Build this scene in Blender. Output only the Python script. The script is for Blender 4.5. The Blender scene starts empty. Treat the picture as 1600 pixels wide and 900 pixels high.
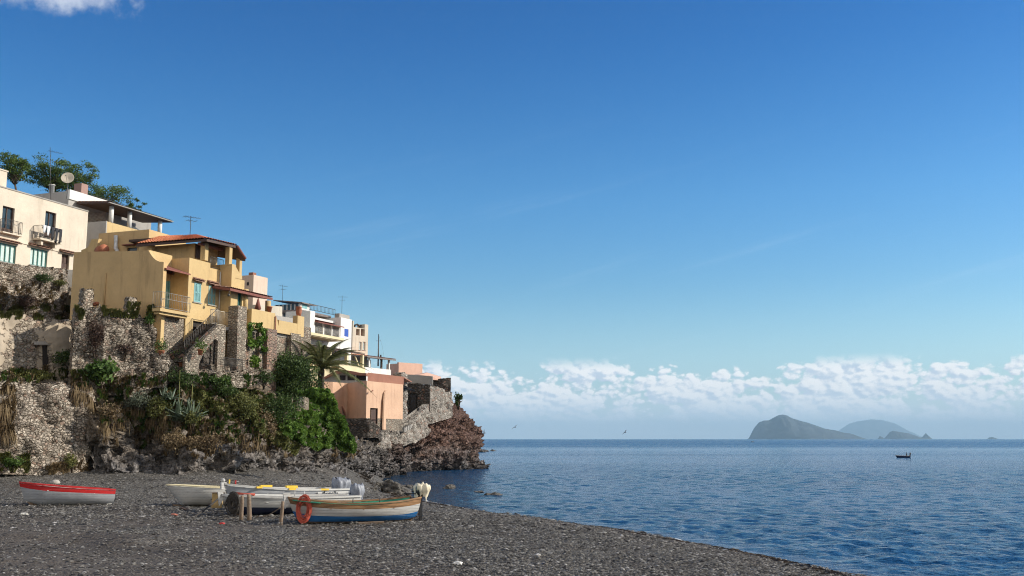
import bpy, bmesh, math, random
import numpy as np
from mathutils import Vector, Matrix, noise
from mathutils.bvhtree import BVHTree
R = math.radians
scn = bpy.context.scene
COL = scn.collection

# ------------------------------------------------------------------ camera
FPX = 1600.0                      # focal length in photograph pixels (36 mm on a 36 mm sensor)
TH = math.atan(236 / FPX)         # the camera looks up a little: horizon below the middle
H = 4.0                           # camera height above the sea
cam_d = bpy.data.cameras.new('camera')
cam_d.sensor_width = 36; cam_d.lens = 36
cam_d.clip_start = 0.5; cam_d.clip_end = 200000
cam = bpy.data.objects.new('camera', cam_d); COL.objects.link(cam)
cam.location = (0, 0, H); cam.rotation_euler = (math.pi / 2 + TH, 0, 0)
scn.camera = cam

# ------------------------------------------------------------------ light
SUN_AZ, SUN_EL = R(85), R(28)     # azimuth clockwise from +Y (the view direction)
SUNV = Vector((math.sin(SUN_AZ) * math.cos(SUN_EL), math.cos(SUN_AZ) * math.cos(SUN_EL), math.sin(SUN_EL)))
sl = bpy.data.lights.new('sun', 'SUN'); sl.energy = 4.0; sl.angle = R(0.53); sl.color = (1.0, 0.93, 0.82)
so = bpy.data.objects.new('sun', sl); COL.objects.link(so)
so.rotation_euler = SUNV.to_track_quat('Z', 'Y').to_euler()
scn.view_settings.view_transform = 'Standard'; scn.view_settings.look = 'None'
scn.view_settings.gamma = 1; scn.view_settings.exposure = 0.35
scn.cycles.use_denoising = True; scn.cycles.denoising_prefilter = 'FAST'; scn.cycles.filter_width = 1.1
scn.cycles.max_bounces = 5; scn.cycles.diffuse_bounces = 3; scn.cycles.glossy_bounces = 2
scn.cycles.transparent_max_bounces = 6; scn.cycles.volume_bounces = 0
scn.cycles.caustics_reflective = False; scn.cycles.caustics_refractive = False

# ------------------------------------------------------------------ node helper
class NT:
    def __init__(s, tree): s.t = tree; s.n = tree.nodes; s.l = tree.links
    def new(s, kind, **kw):
        nd = s.n.new(kind); ins = {}
        for k, v in kw.items():
            if k.startswith('i_'): ins[k[2:]] = v
            else: setattr(nd, k, v)
        for k, v in ins.items():
            key = int(k) if k.isdigit() else k.replace('_', ' ')
            s.put(nd.inputs[key], v)
        return nd
    def put(s, sock, v):
        if isinstance(v, bpy.types.NodeSocket): s.l.new(v, sock)
        elif isinstance(v, bpy.types.Node): s.l.new(v.outputs[0], sock)
        else:
            if isinstance(v, (tuple, list)) and len(v) == 3 and sock.type == 'RGBA': v = (*v, 1)
            sock.default_value = v
    def m(s, op, a, b=0.0, c=None, clamp=False):
        nd = s.n.new('ShaderNodeMath'); nd.operation = op; nd.use_clamp = clamp
        s.put(nd.inputs[0], a); s.put(nd.inputs[1], b)
        if c is not None: s.put(nd.inputs[2], c)
        return nd.outputs[0]
    def vm(s, op, a, b=None, scale=None):
        nd = s.n.new('ShaderNodeVectorMath'); nd.operation = op
        s.put(nd.inputs[0], a)
        if b is not None: s.put(nd.inputs[1], b)
        if scale is not None: s.put(nd.inputs['Scale'], scale)
        return nd.outputs['Value'] if op in ('DOT_PRODUCT', 'LENGTH') else nd.outputs[0]
    def mix(s, f, a, b, mode='MIX'):
        nd = s.n.new('ShaderNodeMix'); nd.data_type = 'RGBA'; nd.blend_type = mode
        s.put(nd.inputs[0], f); s.put(nd.inputs[6], a); s.put(nd.inputs[7], b)
        return nd.outputs[2]
    def noise(s, vec, scale, detail=4, rough=0.55, out=0, dist=0.0):
        nd = s.n.new('ShaderNodeTexNoise')
        if vec is not None: s.put(nd.inputs['Vector'], vec)
        s.put(nd.inputs['Scale'], scale); nd.inputs['Detail'].default_value = detail
        nd.inputs['Roughness'].default_value = rough; nd.inputs['Distortion'].default_value = dist
        return nd.outputs[out]
    def vor(s, vec, scale, feature='F1', out='Distance', rnd=1.0):
        nd = s.n.new('ShaderNodeTexVoronoi'); nd.feature = feature
        if vec is not None: s.put(nd.inputs['Vector'], vec)
        s.put(nd.inputs['Scale'], scale); nd.inputs['Randomness'].default_value = rnd
        return nd.outputs[out]
    def ramp(s, f, stops, interp='LINEAR'):
        nd = s.n.new('ShaderNodeValToRGB'); nd.color_ramp.interpolation = interp
        e = nd.color_ramp.elements
        while len(e) < len(stops): e.new(0.5)
        for el, (p, c) in zip(e, stops):
            el.position = p; el.color = (*c, 1) if isinstance(c, (tuple, list)) else (c, c, c, 1)
        s.put(nd.inputs[0], f)
        return nd.outputs[0]
    def rng(s, v, a, b, c=0.0, d=1.0, smooth=False):
        nd = s.n.new('ShaderNodeMapRange')
        if smooth: nd.interpolation_type = 'SMOOTHSTEP'
        s.put(nd.inputs[0], v)
        for i, q in enumerate((a, b, c, d)): s.put(nd.inputs[i + 1], q)
        return nd.outputs[0]

# ------------------------------------------------------------------ sky
world = bpy.data.worlds.new('World'); scn.world = world; world.use_nodes = True
w = NT(world.node_tree); w.n.clear()
sky = w.new('ShaderNodeTexSky', sky_type='NISHITA', sun_disc=False)
sky.sun_elevation = SUN_EL; sky.sun_rotation = SUN_AZ
sky.altitude = 0; sky.air_density = 1.0; sky.dust_density = 0.6; sky.ozone_density = 2.2
tc = w.new('ShaderNodeTexCoord'); D = tc.outputs['Generated']
sep = w.new('ShaderNodeSeparateXYZ', i_0=D)
dx, dy, dz = sep.outputs
hs = w.new('ShaderNodeHueSaturation', i_Hue=0.500, i_Saturation=1.37, i_Value=1.08, i_Color=sky.outputs[0])
el = w.m('MULTIPLY', w.m('ARCSINE', dz), 57.2958)
az = w.m('MULTIPLY', w.m('ARCTAN2', dx, dy), 57.2958)
# far cumulus bank low over the horizon, in degrees of azimuth and elevation
def cloud_field(oa, oe):
    a = w.m('MULTIPLY', w.m('ADD', az, oa), .82); e = w.m('ADD', el, oe)
    v = w.new('ShaderNodeCombineXYZ', i_0=a, i_1=w.m('MULTIPLY', e, 1.25), i_2=3.7).outputs[0]
    v2 = w.new('ShaderNodeCombineXYZ', i_0=w.m('MULTIPLY', a, .55), i_1=w.m('MULTIPLY', e, .9), i_2=9.1).outputs[0]
    big = w.noise(v2, .42, 3, .5)
    wv = w.vm('ADD', v, w.vm('SCALE', w.noise(v, 1.6, 5, .6, out=1), scale=.42))
    billow = w.m('ADD', w.m('MULTIPLY', w.m('SUBTRACT', 1.0, w.vor(wv, 2.4)), .40), w.m('MULTIPLY', w.m('SUBTRACT', 1.0, w.vor(wv, 5.6)), .15))
    billow = w.m('ADD', billow, w.m('MULTIPLY', w.m('SUBTRACT', 1.0, w.vor(wv, 12.0)), .05))
    lump = w.m('SUBTRACT', 1.0, w.vor(wv, 1.0))
    d = w.m('ADD', w.m('ADD', w.m('MULTIPLY', big, 1.45), w.m('MULTIPLY', billow, .80)), w.m('ADD', w.m('MULTIPLY', lump, .52), -.06))
    prof = w.ramp(w.rng(e, 0, 6.0), [(0.0, 0.45), (0.18, .54), (0.42, .56), (0.60, .36), (0.78, .08), (1.0, 0.0)])
    return w.m('ADD', d, w.m('MULTIPLY', prof, 1.0))
d0 = cloud_field(0.0, 0.0)
d1 = cloud_field(0.17, 0.15)
dens = w.rng(d0, 1.43, 1.60, smooth=True)
side = w.rng(az, -14.0, -2.0)
fade = w.rng(el, 3.7, 4.6, 1.0, 0.0, smooth=True)
low = w.rng(el, 0.0, 1.6, .6, 1.0)
dens = w.m('MULTIPLY', w.m('MULTIPLY', dens, fade), low)
lit = w.rng(w.m('SUBTRACT', d0, d1), -0.20, 0.13, smooth=True)
lit = w.m('MULTIPLY', lit, w.rng(el, .5, 2.2, .5, 1.0))
SK = 10.0                         # background strength is 0.1: colours here are ten times the picture's
ccol = w.mix(lit, (.52 * SK, .60 * SK, .71 * SK), (.92 * SK, .91 * SK, .90 * SK))
hz = w.rng(el, -1.0, 9.0, 1.0, 0.0, smooth=True)      # pale moist air low over the sea
# the band of clear sky above the haze is deepest blue some twenty degrees up and pales again towards the zenith
deep = w.ramp(w.m('DIVIDE', w.m('MAXIMUM', el, 0.0), 60.0), [(0.0, (.92, 1.0, 1.02)), (.10, (.84, .99, 1.04)), (.22, (.70, .96, 1.09)), (.36, (.40, .73, .97)), (.46, (.32, .63, .89)), (.80, (.80, .86, .92))])
hsc = w.mix(1.0, hs.outputs[0], deep, 'MULTIPLY')
skyc = w.mix(w.m('MULTIPLY', hz, .55), hsc, (.42 * SK, .64 * SK, .86 * SK))
c1 = w.mix(w.m('MULTIPLY', dens, .93), skyc, ccol)
# thin streaks of high cirrus and one soft cloud at the upper left
cir = w.noise(w.new('ShaderNodeCombineXYZ', i_0=w.m('MULTIPLY', w.m('SUBTRACT', az, w.m('MULTIPLY', el, 1.6)), .06), i_1=w.m('MULTIPLY', w.m('SUBTRACT', el, w.m('MULTIPLY', az, .22)), .5), i_2=1.0).outputs[0], 1.0, 5, .6)
cirm = w.m('MULTIPLY', w.rng(cir, .56, .80, smooth=True), w.m('MULTIPLY', w.rng(el, 3, 6), w.rng(el, 11, 18, 1.0, 0.0)))
c2 = w.mix(w.m('MULTIPLY', cirm, .10), c1, (.70 * SK, .80 * SK, .90 * SK))
def soft(a0, e0, ra, re):
    a = w.m('DIVIDE', w.m('SUBTRACT', az, a0), ra); e = w.m('DIVIDE', w.m('SUBTRACT', el, e0), re)
    r = w.m('SQRT', w.m('ADD', w.m('MULTIPLY', a, a), w.m('MULTIPLY', e, e)))
    n = w.noise(w.new('ShaderNodeCombineXYZ', i_0=az, i_1=el, i_2=5.0).outputs[0], .55, 6, .6)
    return w.rng(w.m('ADD', r, w.m('MULTIPLY', w.m('SUBTRACT', n, .5), 1.7)), 1.05, .35, smooth=True)
tl = soft(-25.4, 22.75, 4.2, 1.5)
c3 = w.mix(w.m('MULTIPLY', tl, .80), c2, (.57 * SK, .62 * SK, .71 * SK))
# unseen broken bright cumulus, added behind the viewer to fill the shaded walls
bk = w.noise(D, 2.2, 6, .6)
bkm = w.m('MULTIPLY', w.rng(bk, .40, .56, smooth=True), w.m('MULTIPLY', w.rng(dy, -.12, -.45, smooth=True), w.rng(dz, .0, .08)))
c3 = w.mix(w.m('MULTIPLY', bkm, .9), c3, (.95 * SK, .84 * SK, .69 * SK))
mist = w.rng(el, 3.0, 0.0, 0.0, .85, smooth=True)
c3 = w.mix(mist, c3, (.70 * SK, .80 * SK, .90 * SK))
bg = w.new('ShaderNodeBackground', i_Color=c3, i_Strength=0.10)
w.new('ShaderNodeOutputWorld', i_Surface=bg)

# ------------------------------------------------------------------ projection helpers (photograph pixels -> places)
CT, ST = math.cos(TH), math.sin(TH)
def ray(px, py):
    x = (px - 800) / FPX; v = (450 - py) / FPX
    Y = CT - ST * v; Z = ST + CT * v
    return x / Y, Z / Y
def P(px, py, Y):
    x, z = ray(px, py); return Vector((x * Y, Y, H + z * Y))
def PZ(px, py, z):
    x, s = ray(px, py); Y = (z - H) / s; return Vector((x * Y, Y, z))
def proj(v):
    x, y, z = v[0], v[1], v[2] - H
    f = y * CT + z * ST; u = -y * ST + z * CT
    return 800 + FPX * x / f, 450 - FPX * u / f

# ------------------------------------------------------------------ object helpers
def tag(o, label=None, cat=None, group=None, kind=None):
    if label: o['label'] = label
    if cat: o['category'] = cat
    if group: o['group'] = group
    if kind: o['kind'] = kind
    elif label: o['kind'] = 'thing'
    return o
def thing(name, label, cat, loc=(0, 0, 0), rotz=0.0, group=None):
    o = bpy.data.objects.new(name, None); COL.objects.link(o); o.empty_display_size = .3
    o.location = loc; o.rotation_euler = (0, 0, R(rotz)); return tag(o, label, cat, group)
class Fr:
    """a place and a heading: local x along the facade, y into the building, z up"""
    def __init__(s, o, rot):
        s.o = Vector(o); s.rot = rot; a = R(rot)
        s.u = Vector((math.cos(a), math.sin(a), 0)); s.w = Vector((-math.sin(a), math.cos(a), 0))
    def front(s, px, py, y=0.0):             # point of the plane y=const seen at a pixel -> (x, z)
        rx, rz = ray(px, py); d = Vector((rx, 1, rz)); c = Vector((0, 0, H))
        t = ((s.o + s.w * y) - c).dot(s.w) / d.dot(s.w); p = c + d * t - s.o
        return p.dot(s.u), p.z
    def side(s, px, py, x=0.0):
        rx, rz = ray(px, py); d = Vector((rx, 1, rz)); c = Vector((0, 0, H))
        t = ((s.o + s.u * x) - c).dot(s.u) / d.dot(s.u); p = c + d * t - s.o
        return p.dot(s.w), p.z
    def W(s, x, y, z): return s.o + s.u * x + s.w * y + Vector((0, 0, z))
class MB:
    def __init__(s): s.v = []; s.f = []; s.mi = []; s.sm = []
    def add(s, vs, fs, mi=0, smooth=False):
        n = len(s.v); s.v += [tuple(p) for p in vs]
        s.f += [tuple(i + n for i in f) for f in fs]; s.mi += [mi] * len(fs); s.sm += [smooth] * len(fs); return s
    def box(s, x0, x1, y0, y1, z0, z1, mi=0):
        if x0 > x1: x0, x1 = x1, x0
        if y0 > y1: y0, y1 = y1, y0
        if z0 > z1: z0, z1 = z1, z0
        v = [(x, y, z) for z in (z0, z1) for y in (y0, y1) for x in (x0, x1)]
        return s.add(v, [(0, 2, 3, 1), (4, 5, 7, 6), (0, 1, 5, 4), (2, 6, 7, 3), (0, 4, 6, 2), (1, 3, 7, 5)], mi)
    def prism(s, pts, off, mi=0):            # a polygon (3-D points) pushed along off
        n = len(pts); off = Vector(off); a = [Vector(p) for p in pts]; b = [p + off for p in a]
        fs = [tuple(range(n)), tuple(range(2 * n - 1, n - 1, -1))]
        fs += [(i, i + n, (i + 1) % n + n, (i + 1) % n) for i in range(n)]
        return s.add(a + b, fs, mi)
    def tube(s, pts, r, n=7, mi=0, closed=False, smooth=True):
        pts = [Vector(p) for p in pts]; rs = r if isinstance(r, (list, tuple)) else [r] * len(pts)
        vs = []; up = Vector((0, 0, 1)); m = len(pts)
        for i, p in enumerate(pts):
            q0 = pts[(i - 1) % m] if (closed or i) else p
            q1 = pts[(i + 1) % m] if (closed or i < m - 1) else p
            t = (q1 - q0)
            if t.length < 1e-9: t = Vector((0, 0, 1))
            t.normalize()
            a = t.cross(up) if abs(t.z) < .97 else t.cross(Vector((1, 0, 0)))
            a.normalize(); b = t.cross(a)
            for k in range(n):
                c = 2 * math.pi * k / n; vs.append(p + (a * math.cos(c) + b * math.sin(c)) * rs[i])
        fs = []
        for i in range(m if closed else m - 1):
            j = (i + 1) % m
            fs += [(i * n + k, i * n + (k + 1) % n, j * n + (k + 1) % n, j * n + k) for k in range(n)]
        if not closed: fs += [tuple(range(n - 1, -1, -1)), tuple((m - 1) * n + k for k in range(n))]
        return s.add(vs, fs, mi, smooth)
    def lathe(s, prof, c=(0, 0, 0), n=16, mi=0, smooth=True):
        vs = [(c[0] + r * math.cos(2 * math.pi * k / n), c[1] + r * math.sin(2 * math.pi * k / n), c[2] + z) for r, z in prof for k in range(n)]
        m = len(prof)
        fs = [(i * n + k, i * n + (k + 1) % n, (i + 1) * n + (k + 1) % n, (i + 1) * n + k) for i in range(m - 1) for k in range(n)]
        fs += [tuple(range(n - 1, -1, -1)), tuple((m - 1) * n + k for k in range(n))]
        return s.add(vs, fs, mi, smooth)
    def wall(s, o, A, N, w_, z0, z1, ops=(), dep=.22, mi=0):
        """wall sheet from o along A, openings (a0,a1,z0,z1) with reveals pushed along N"""
        o = Vector(o); A = Vector(A); N = Vector(N)
        xs = sorted({0, w_, *[q for p in ops for q in p[:2]]}); zs = sorted({z0, z1, *[q for p in ops for q in p[2:4]]})
        pt = lambda a, z, d=0: o + A * a + N * d + Vector((0, 0, z))
        for i in range(len(xs) - 1):
            for j in range(len(zs) - 1):
                cx, cz = (xs[i] + xs[i + 1]) / 2, (zs[j] + zs[j + 1]) / 2
                if any(p[0] < cx < p[1] and p[2] < cz < p[3] for p in ops): continue
                s.add([pt(xs[i], zs[j]), pt(xs[i + 1], zs[j]), pt(xs[i + 1], zs[j + 1]), pt(xs[i], zs[j + 1])], [(0, 1, 2, 3)], mi)
        for a0, a1, c0, c1 in [p[:4] for p in ops]:
            s.add([pt(a0, c0), pt(a1, c0), pt(a1, c1), pt(a0, c1), pt(a0, c0, dep), pt(a1, c0, dep), pt(a1, c1, dep), pt(a0, c1, dep)],
                  [(0, 4, 5, 1), (1, 5, 6, 2), (2, 6, 7, 3), (3, 7, 4, 0)], mi)
        return s
    def build(s, name, mat, parent=None, bevel=0.0, label=None):
        me = bpy.data.meshes.new(name); me.from_pydata(s.v, [], s.f)
        mats = mat if isinstance(mat, (list, tuple)) else [mat]
        for m in mats: me.materials.append(m)
        me.polygons.foreach_set('material_index', s.mi); me.polygons.foreach_set('use_smooth', s.sm)
        me.update()
        o = bpy.data.objects.new(name, me); COL.objects.link(o); o.parent = parent
        if bevel:
            b = o.modifiers.new('bevel', 'BEVEL'); b.width = bevel; b.segments = 2; b.limit_method = 'ANGLE'
        if label: o['label'] = label
        return o
def npmesh(name, V, Fc, mat, parent=None, smooth=False):
    V = np.asarray(V, dtype=np.float32); Fc = np.asarray(Fc, dtype=np.int32)
    me = bpy.data.meshes.new(name); k = Fc.shape[1]
    me.vertices.add(len(V)); me.vertices.foreach_set('co', V.ravel())
    me.loops.add(Fc.size); me.loops.foreach_set('vertex_index', Fc.ravel())
    me.polygons.add(len(Fc)); me.polygons.foreach_set('loop_start', np.arange(0, Fc.size, k, dtype=np.int32))
    me.polygons.foreach_set('use_smooth', np.full(len(Fc), smooth))
    me.update(calc_edges=True)
    for m in (mat if isinstance(mat, (list, tuple)) else [mat]): me.materials.append(m)
    o = bpy.data.objects.new(name, me); COL.objects.link(o); o.parent = parent
    return o

# ------------------------------------------------------------------ materials
def mat(name, disp=False):
    m = bpy.data.materials.new(name); m.use_nodes = True
    t = NT(m.node_tree); t.n.clear()
    b = t.new('ShaderNodeBsdfPrincipled'); o = t.new('ShaderNodeOutputMaterial', i_Surface=b)
    tcn = t.new('ShaderNodeTexCoord'); g = t.new('ShaderNodeNewGeometry')
    t.b, t.o, t.obj, t.pos, t.geo = b, o, tcn.outputs['Object'], g.outputs['Position'], g
    if disp: m.displacement_method = 'BOTH'
    return m, t
def setp(t, **kw):
    for k, v in kw.items(): t.put(t.b.inputs[k.replace('_', ' ')], v)
def bump(t, h, dist, strength=1.0):
    b = t.new('ShaderNodeBump', i_Strength=strength, i_Distance=dist, i_Height=h); t.put(t.b.inputs['Normal'], b.outputs[0])
def plain(name, col, rough=.6, metal=0.0, var=.18, nscale=6.0, bmp=.0):
    m, t = mat(name)
    n = t.noise(t.obj, nscale, 4, .6)
    c = t.mix(t.rng(n, .3, .7), tuple(x * (1 - var) for x in col), tuple(min(1, x * (1 + var)) for x in col))
    setp(t, Base_Color=c, Roughness=rough, Metallic=metal)
    if bmp: bump(t, n, bmp)
    return m
def plaster(name, col, stain=(.25, .2, .15), amt=.35):
    m, t = mat(name)
    p = t.pos
    big = t.noise(p, .55, 5, .6); fine = t.noise(p, 7, 5, .65)
    st = t.noise(t.vm('MULTIPLY', p, (2.2, 2.2, .28)), 1.0, 5, .62)
    c = t.mix(t.rng(big, .3, .7), tuple(x * .86 for x in col), tuple(min(1, x * 1.06) for x in col))
    c = t.mix(t.m('MULTIPLY', t.rng(st, .52, .78, smooth=True), amt), c, stain)
    c = t.mix(t.m('MULTIPLY', t.rng(t.noise(p, 2.4, 6, .7), .60, .72), amt * .8), c, tuple(min(1, x * .72) for x in col))
    c = t.mix(t.m('MULTIPLY', t.rng(fine, .35, .7), .12), c, tuple(x * .6 for x in col))
    setp(t, Base_Color=c, Roughness=.9, Specular_IOR_Level=.2)
    bump(t, t.m('ADD', fine, t.m('MULTIPLY', big, 1.5)), .02)
    return m
def masonry(name, light, dark, mortar, scale=3.2, disp=.09, flat=1.5, plasteramt=0.0, pcol=(.5, .42, .32)):
    m, t = mat(name, disp > 0)
    p = t.pos
    wv = t.vm('SCALE', t.noise(p, 1.7, 3, .5, out=1), scale=.35)
    q = t.vm('MULTIPLY', t.vm('ADD', p, wv), (1, 1, flat))
    e = t.vor(q, scale, 'DISTANCE_TO_EDGE'); cell = t.vor(q, scale, 'F1', 'Color')
    cs = t.new('ShaderNodeSeparateColor', i_0=cell).outputs
    f = t.rng(e, .02, .16, smooth=True)
    st = t.mix(t.m('POWER', cs[0], 1.4), dark, light)
    st = t.mix(t.m('MULTIPLY', t.rng(cs[1], .72, .95), .6), st, (.26, .13, .085))
    st = t.mix(t.m('MULTIPLY', t.rng(t.noise(p, 9, 4, .7), .35, .7), .35), st, tuple(x * .5 for x in dark))
    c = t.mix(f, mortar, st)
    big = t.noise(p, .45, 4, .6)
    c = t.mix(t.m('MULTIPLY', t.rng(big, .5, .72, smooth=True), .35), c, (.07, .06, .05))
    h = t.m('MULTIPLY', f, t.m('ADD', t.m('MULTIPLY', cs[2], .7), .45))
    h = t.m('ADD', h, t.m('MULTIPLY', t.noise(p, 11, 4, .65), .28))
    if plasteramt:
        pm = t.rng(t.noise(p, .5, 6, .65), .62 - plasteramt * .3, .66 - plasteramt * .3, smooth=True)
        c = t.mix(pm, c, t.mix(t.noise(p, 2.5, 5, .6), tuple(x * .75 for x in pcol), pcol))
        h = t.new('ShaderNodeMix', i_0=pm, i_2=h, i_3=1.15).outputs[0]
    setp(t, Base_Color=c, Roughness=.95, Specular_IOR_Level=.15)
    if disp > 0:
        dn = t.new('ShaderNodeDisplacement', i_Height=h, i_Midlevel=.5, i_Scale=disp); t.put(t.o.inputs['Displacement'], dn.outputs[0])
    else: bump(t, h, .12, 1.0)
    return m
def leafmat(name, cols, trans=.25, rough=.55):
    m, t = mat(name)
    r = t.geo.outputs['Random Per Island']
    big = t.noise(t.pos, .8, 3, .5)
    f = t.m('ADD', t.m('MULTIPLY', r, .65), t.m('MULTIPLY', t.rng(big, .35, .65), .35))
    n = len(cols)
    c = t.ramp(f, [(i / (n - 1), q) for i, q in enumerate(cols)])
    setp(t, Base_Color=c, Roughness=rough, Specular_IOR_Level=.25)
    tr = t.new('ShaderNodeBsdfTranslucent', i_Color=c)
    ms = t.new('ShaderNodeMixShader', i_0=trans, i_1=t.b.outputs[0], i_2=tr.outputs[0])
    t.put(t.o.inputs['Surface'], ms.outputs[0])
    return m

M = {}
M['stone'] = masonry('stone', (.68, .59, .48), (.30, .255, .205), (.16, .135, .105), 4.6, .12, 1.6)
M['ruin'] = masonry('ruin', (.68, .59, .47), (.32, .27, .22), (.26, .22, .17), 4.2, .12, 1.4, .44, (.55, .46, .35))
M['pier'] = masonry('pier', (.58, .49, .38), (.28, .235, .185), (.30, .255, .20), 4.4, 0, 1.6)
M['redpier'] = masonry('redpier', (.50, .33, .24), (.24, .17, .14), (.28, .22, .17), 3.0, 0, 1.7, .1, (.40, .25, .18))
M['darkstone'] = masonry('darkstone', (.20, .17, .145), (.07, .06, .05), (.07, .06, .05), 2.6, 0, 1.4)
M['palestone'] = masonry('palestone', (.56, .51, .44), (.26, .23, .20), (.30, .27, .23), 2.6, .10, 1.3)
M['yellow'] = plaster('yellow', (.63, .455, .225), (.34, .225, .12), .60)
M['yellow_shaded'] = plaster('yellow_shaded', (.66, .455, .225), (.32, .21, .11), .60)  # copy of the yellow for walls in shade, warmed to offset the blue fill
M['cream'] = plaster('cream', (.76, .66, .42), (.45, .36, .22), .30)
M['beige'] = plaster('beige', (.72, .62, .49), (.42, .33, .24), .45)
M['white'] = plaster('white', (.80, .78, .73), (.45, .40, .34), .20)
M['grey_and_shade_plaster'] = plaster('grey_and_shade_plaster', (.48, .45, .41), (.25, .22, .2), .35)  # grey plaster, also carrying painted shade on the white house
M['pink'] = plaster('pink', (.68, .44, .295), (.38, .22, .15), .60)
M['redbrown'] = plaster('redbrown', (.34, .16, .11), (.16, .08, .06), .45)
M['salmon'] = plaster('salmon', (.74, .46, .34), (.5, .3, .22), .2)
M['oldcream'] = plaster('oldcream', (.60, .53, .42), (.28, .24, .19), .55)
M['concrete'] = plaster('concrete', (.40, .37, .33), (.18, .16, .14), .4)
M['dark'] = plain('interior_shade', (.025, .02, .018), .8)  # near-black paint for the unlit inside of openings
M['darkwood'] = plain('dark_wood', (.075, .04, .028), .7, nscale=9, bmp=.01)
M['wood'] = plain('weathered_wood', (.22, .155, .105), .8, nscale=14, bmp=.01, var=.35)
M['tile'] = plain('roof_tile', (.66, .24, .11), .8, nscale=5, var=.35, bmp=.01)
M['oldtile'] = plain('old_roof_tile', (.30, .17, .12), .85, nscale=6, var=.45, bmp=.01)
M['greyroof'] = plain('grey_roof', (.22, .18, .16), .7, nscale=3, var=.25)
M['metal'] = plain('dark_metal', (.09, .085, .08), .5, .6)
M['whitemetal'] = plain('white_metal', (.72, .71, .68), .45)
M['teal'] = plain('teal_paint', (.03, .14, .12), .5)
M['aqua'] = plain('aqua_shutter', (.22, .44, .44), .55, nscale=3)
M['curtain'] = plain('pale_curtain', (.55, .66, .60), .4)
M['glass'] = plain('window_glass', (.03, .045, .055), .08)
M['blueshut'] = plain('blue_shutter', (.03, .09, .40), .5)
M['terracotta'] = plain('terracotta', (.42, .15, .08), .85, nscale=10)
M['cloth_white'] = plain('white_cloth', (.72, .71, .70), .9)
M['cloth_dark'] = plain('dark_cloth', (.03, .03, .035), .9)
M['bark'] = plain('bark', (.09, .065, .045), .9, nscale=12, var=.4, bmp=.02)
M['rail_grey'] = plain('rail_grey', (.30, .29, .27), .6)
M['maroon'] = plain('maroon_awning', (.22, .075, .055), .8, nscale=4, var=.25)

# ------------------------------------------------------------------ sea
def sea_mat():
    m, t = mat('sea_water')
    p = t.pos
    s1 = t.vm('MULTIPLY', p, (1.0, 1.5, 1))
    n1 = t.noise(s1, .45, 3, .5); n2 = t.noise(s1, 1.5, 3, .55); n3 = t.noise(s1, 4.6, 3, .6)
    big = t.noise(t.vm('MULTIPLY', p, (.35, 1, 1)), .03, 4, .55)
    huge = t.noise(t.vm('MULTIPLY', p, (.05, 1, 1)), .004, 3, .5)
    amp = t.m('MULTIPLY', t.rng(big, .3, .7, .7, 1.2), t.rng(huge, .45, .60, 1.0, .35))
    h = t.m('ADD', t.m('ADD', t.m('MULTIPLY', n1, .55), t.m('MULTIPLY', n2, .36)), t.m('MULTIPLY', n3, .15))
    h = t.m('MULTIPLY', h, amp)
    b = t.new('ShaderNodeBump', i_Strength=1.0, i_Distance=.75, i_Height=h)
    d = t.noise(t.vm('MULTIPLY', p, (.4, 1, 1)), .02, 4, .6)
    c = t.mix(t.rng(d, .32, .68), (.004, .036, .105), (.009, .066, .16))
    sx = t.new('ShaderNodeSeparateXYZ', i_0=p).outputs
    # the cliff's dark greenish reflection, painted into the water colour by the shore
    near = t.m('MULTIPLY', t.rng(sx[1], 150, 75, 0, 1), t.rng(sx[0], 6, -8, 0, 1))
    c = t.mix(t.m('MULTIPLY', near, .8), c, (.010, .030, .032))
    setp(t, Base_Color=c, Roughness=t.m('MULTIPLY', t.rng(t.vm('LENGTH', p), 90, 900, .10, .30), t.rng(huge, .38, .62, 1.25, .55)), IOR=1.33, Normal=b.outputs[0])
    return m
M['sea'] = sea_mat()
def sea_sheet():
    """one sheet to the horizon, rippled by many small wave trains near the beach"""
    an = np.concatenate([np.radians(np.arange(-178, -18, 8.0)), np.radians(np.arange(-16, 34.5, .15)), np.radians(np.arange(36, 183, 8.0))])
    rr = [4.0]
    while rr[-1] < 70000: rr.append(rr[-1] * (1.25 if rr[-1] < 24 else 1.0055 if rr[-1] < 420 else 1.06 if rr[-1] < 9000 else 1.3))
    rr = np.array(rr); A_, R_ = np.meshgrid(an, rr, indexing='ij')
    X_ = np.sin(A_) * R_; Yg = np.cos(A_) * R_; Z_ = np.zeros_like(X_); g = np.random.default_rng(7)
    patch = .8 + .22 * np.sin(X_ * .045 + 1.3 * np.sin(Yg * .03)) * np.sin(Yg * .06 + X_ * .02)
    for k in range(70):
        wl = .38 * (3.2 / .38) ** (g.random() ** 1.2); th_ = g.normal() * .75 + math.radians(200); am = .0105 * wl ** .82
        kx, ky = math.cos(th_) * 6.283 / wl, math.sin(th_) * 6.283 / wl; ph = kx * X_ + ky * Yg + g.random() * 6.28
        fade_ = np.clip(wl / (R_ * .0055 * 2.2) - .6, 0, 1)
        s_ = np.sin(ph); Z_ += am * (s_ + .25 * np.cos(2 * ph)) * fade_ * patch * .46
    Z_ *= (R_ > 25) * (np.abs(A_) < math.radians(36))
    sh_d = np.clip(-shore(X_, Yg) / 3, .15, 1); Z_ = Z_ * np.where(R_ < 200, sh_d, 1)
    return npmesh('sea', np.stack([X_, Yg, Z_], -1).reshape(-1, 3), gridface(len(an), len(rr))[:, ::-1], M['sea'], None, True)

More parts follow.
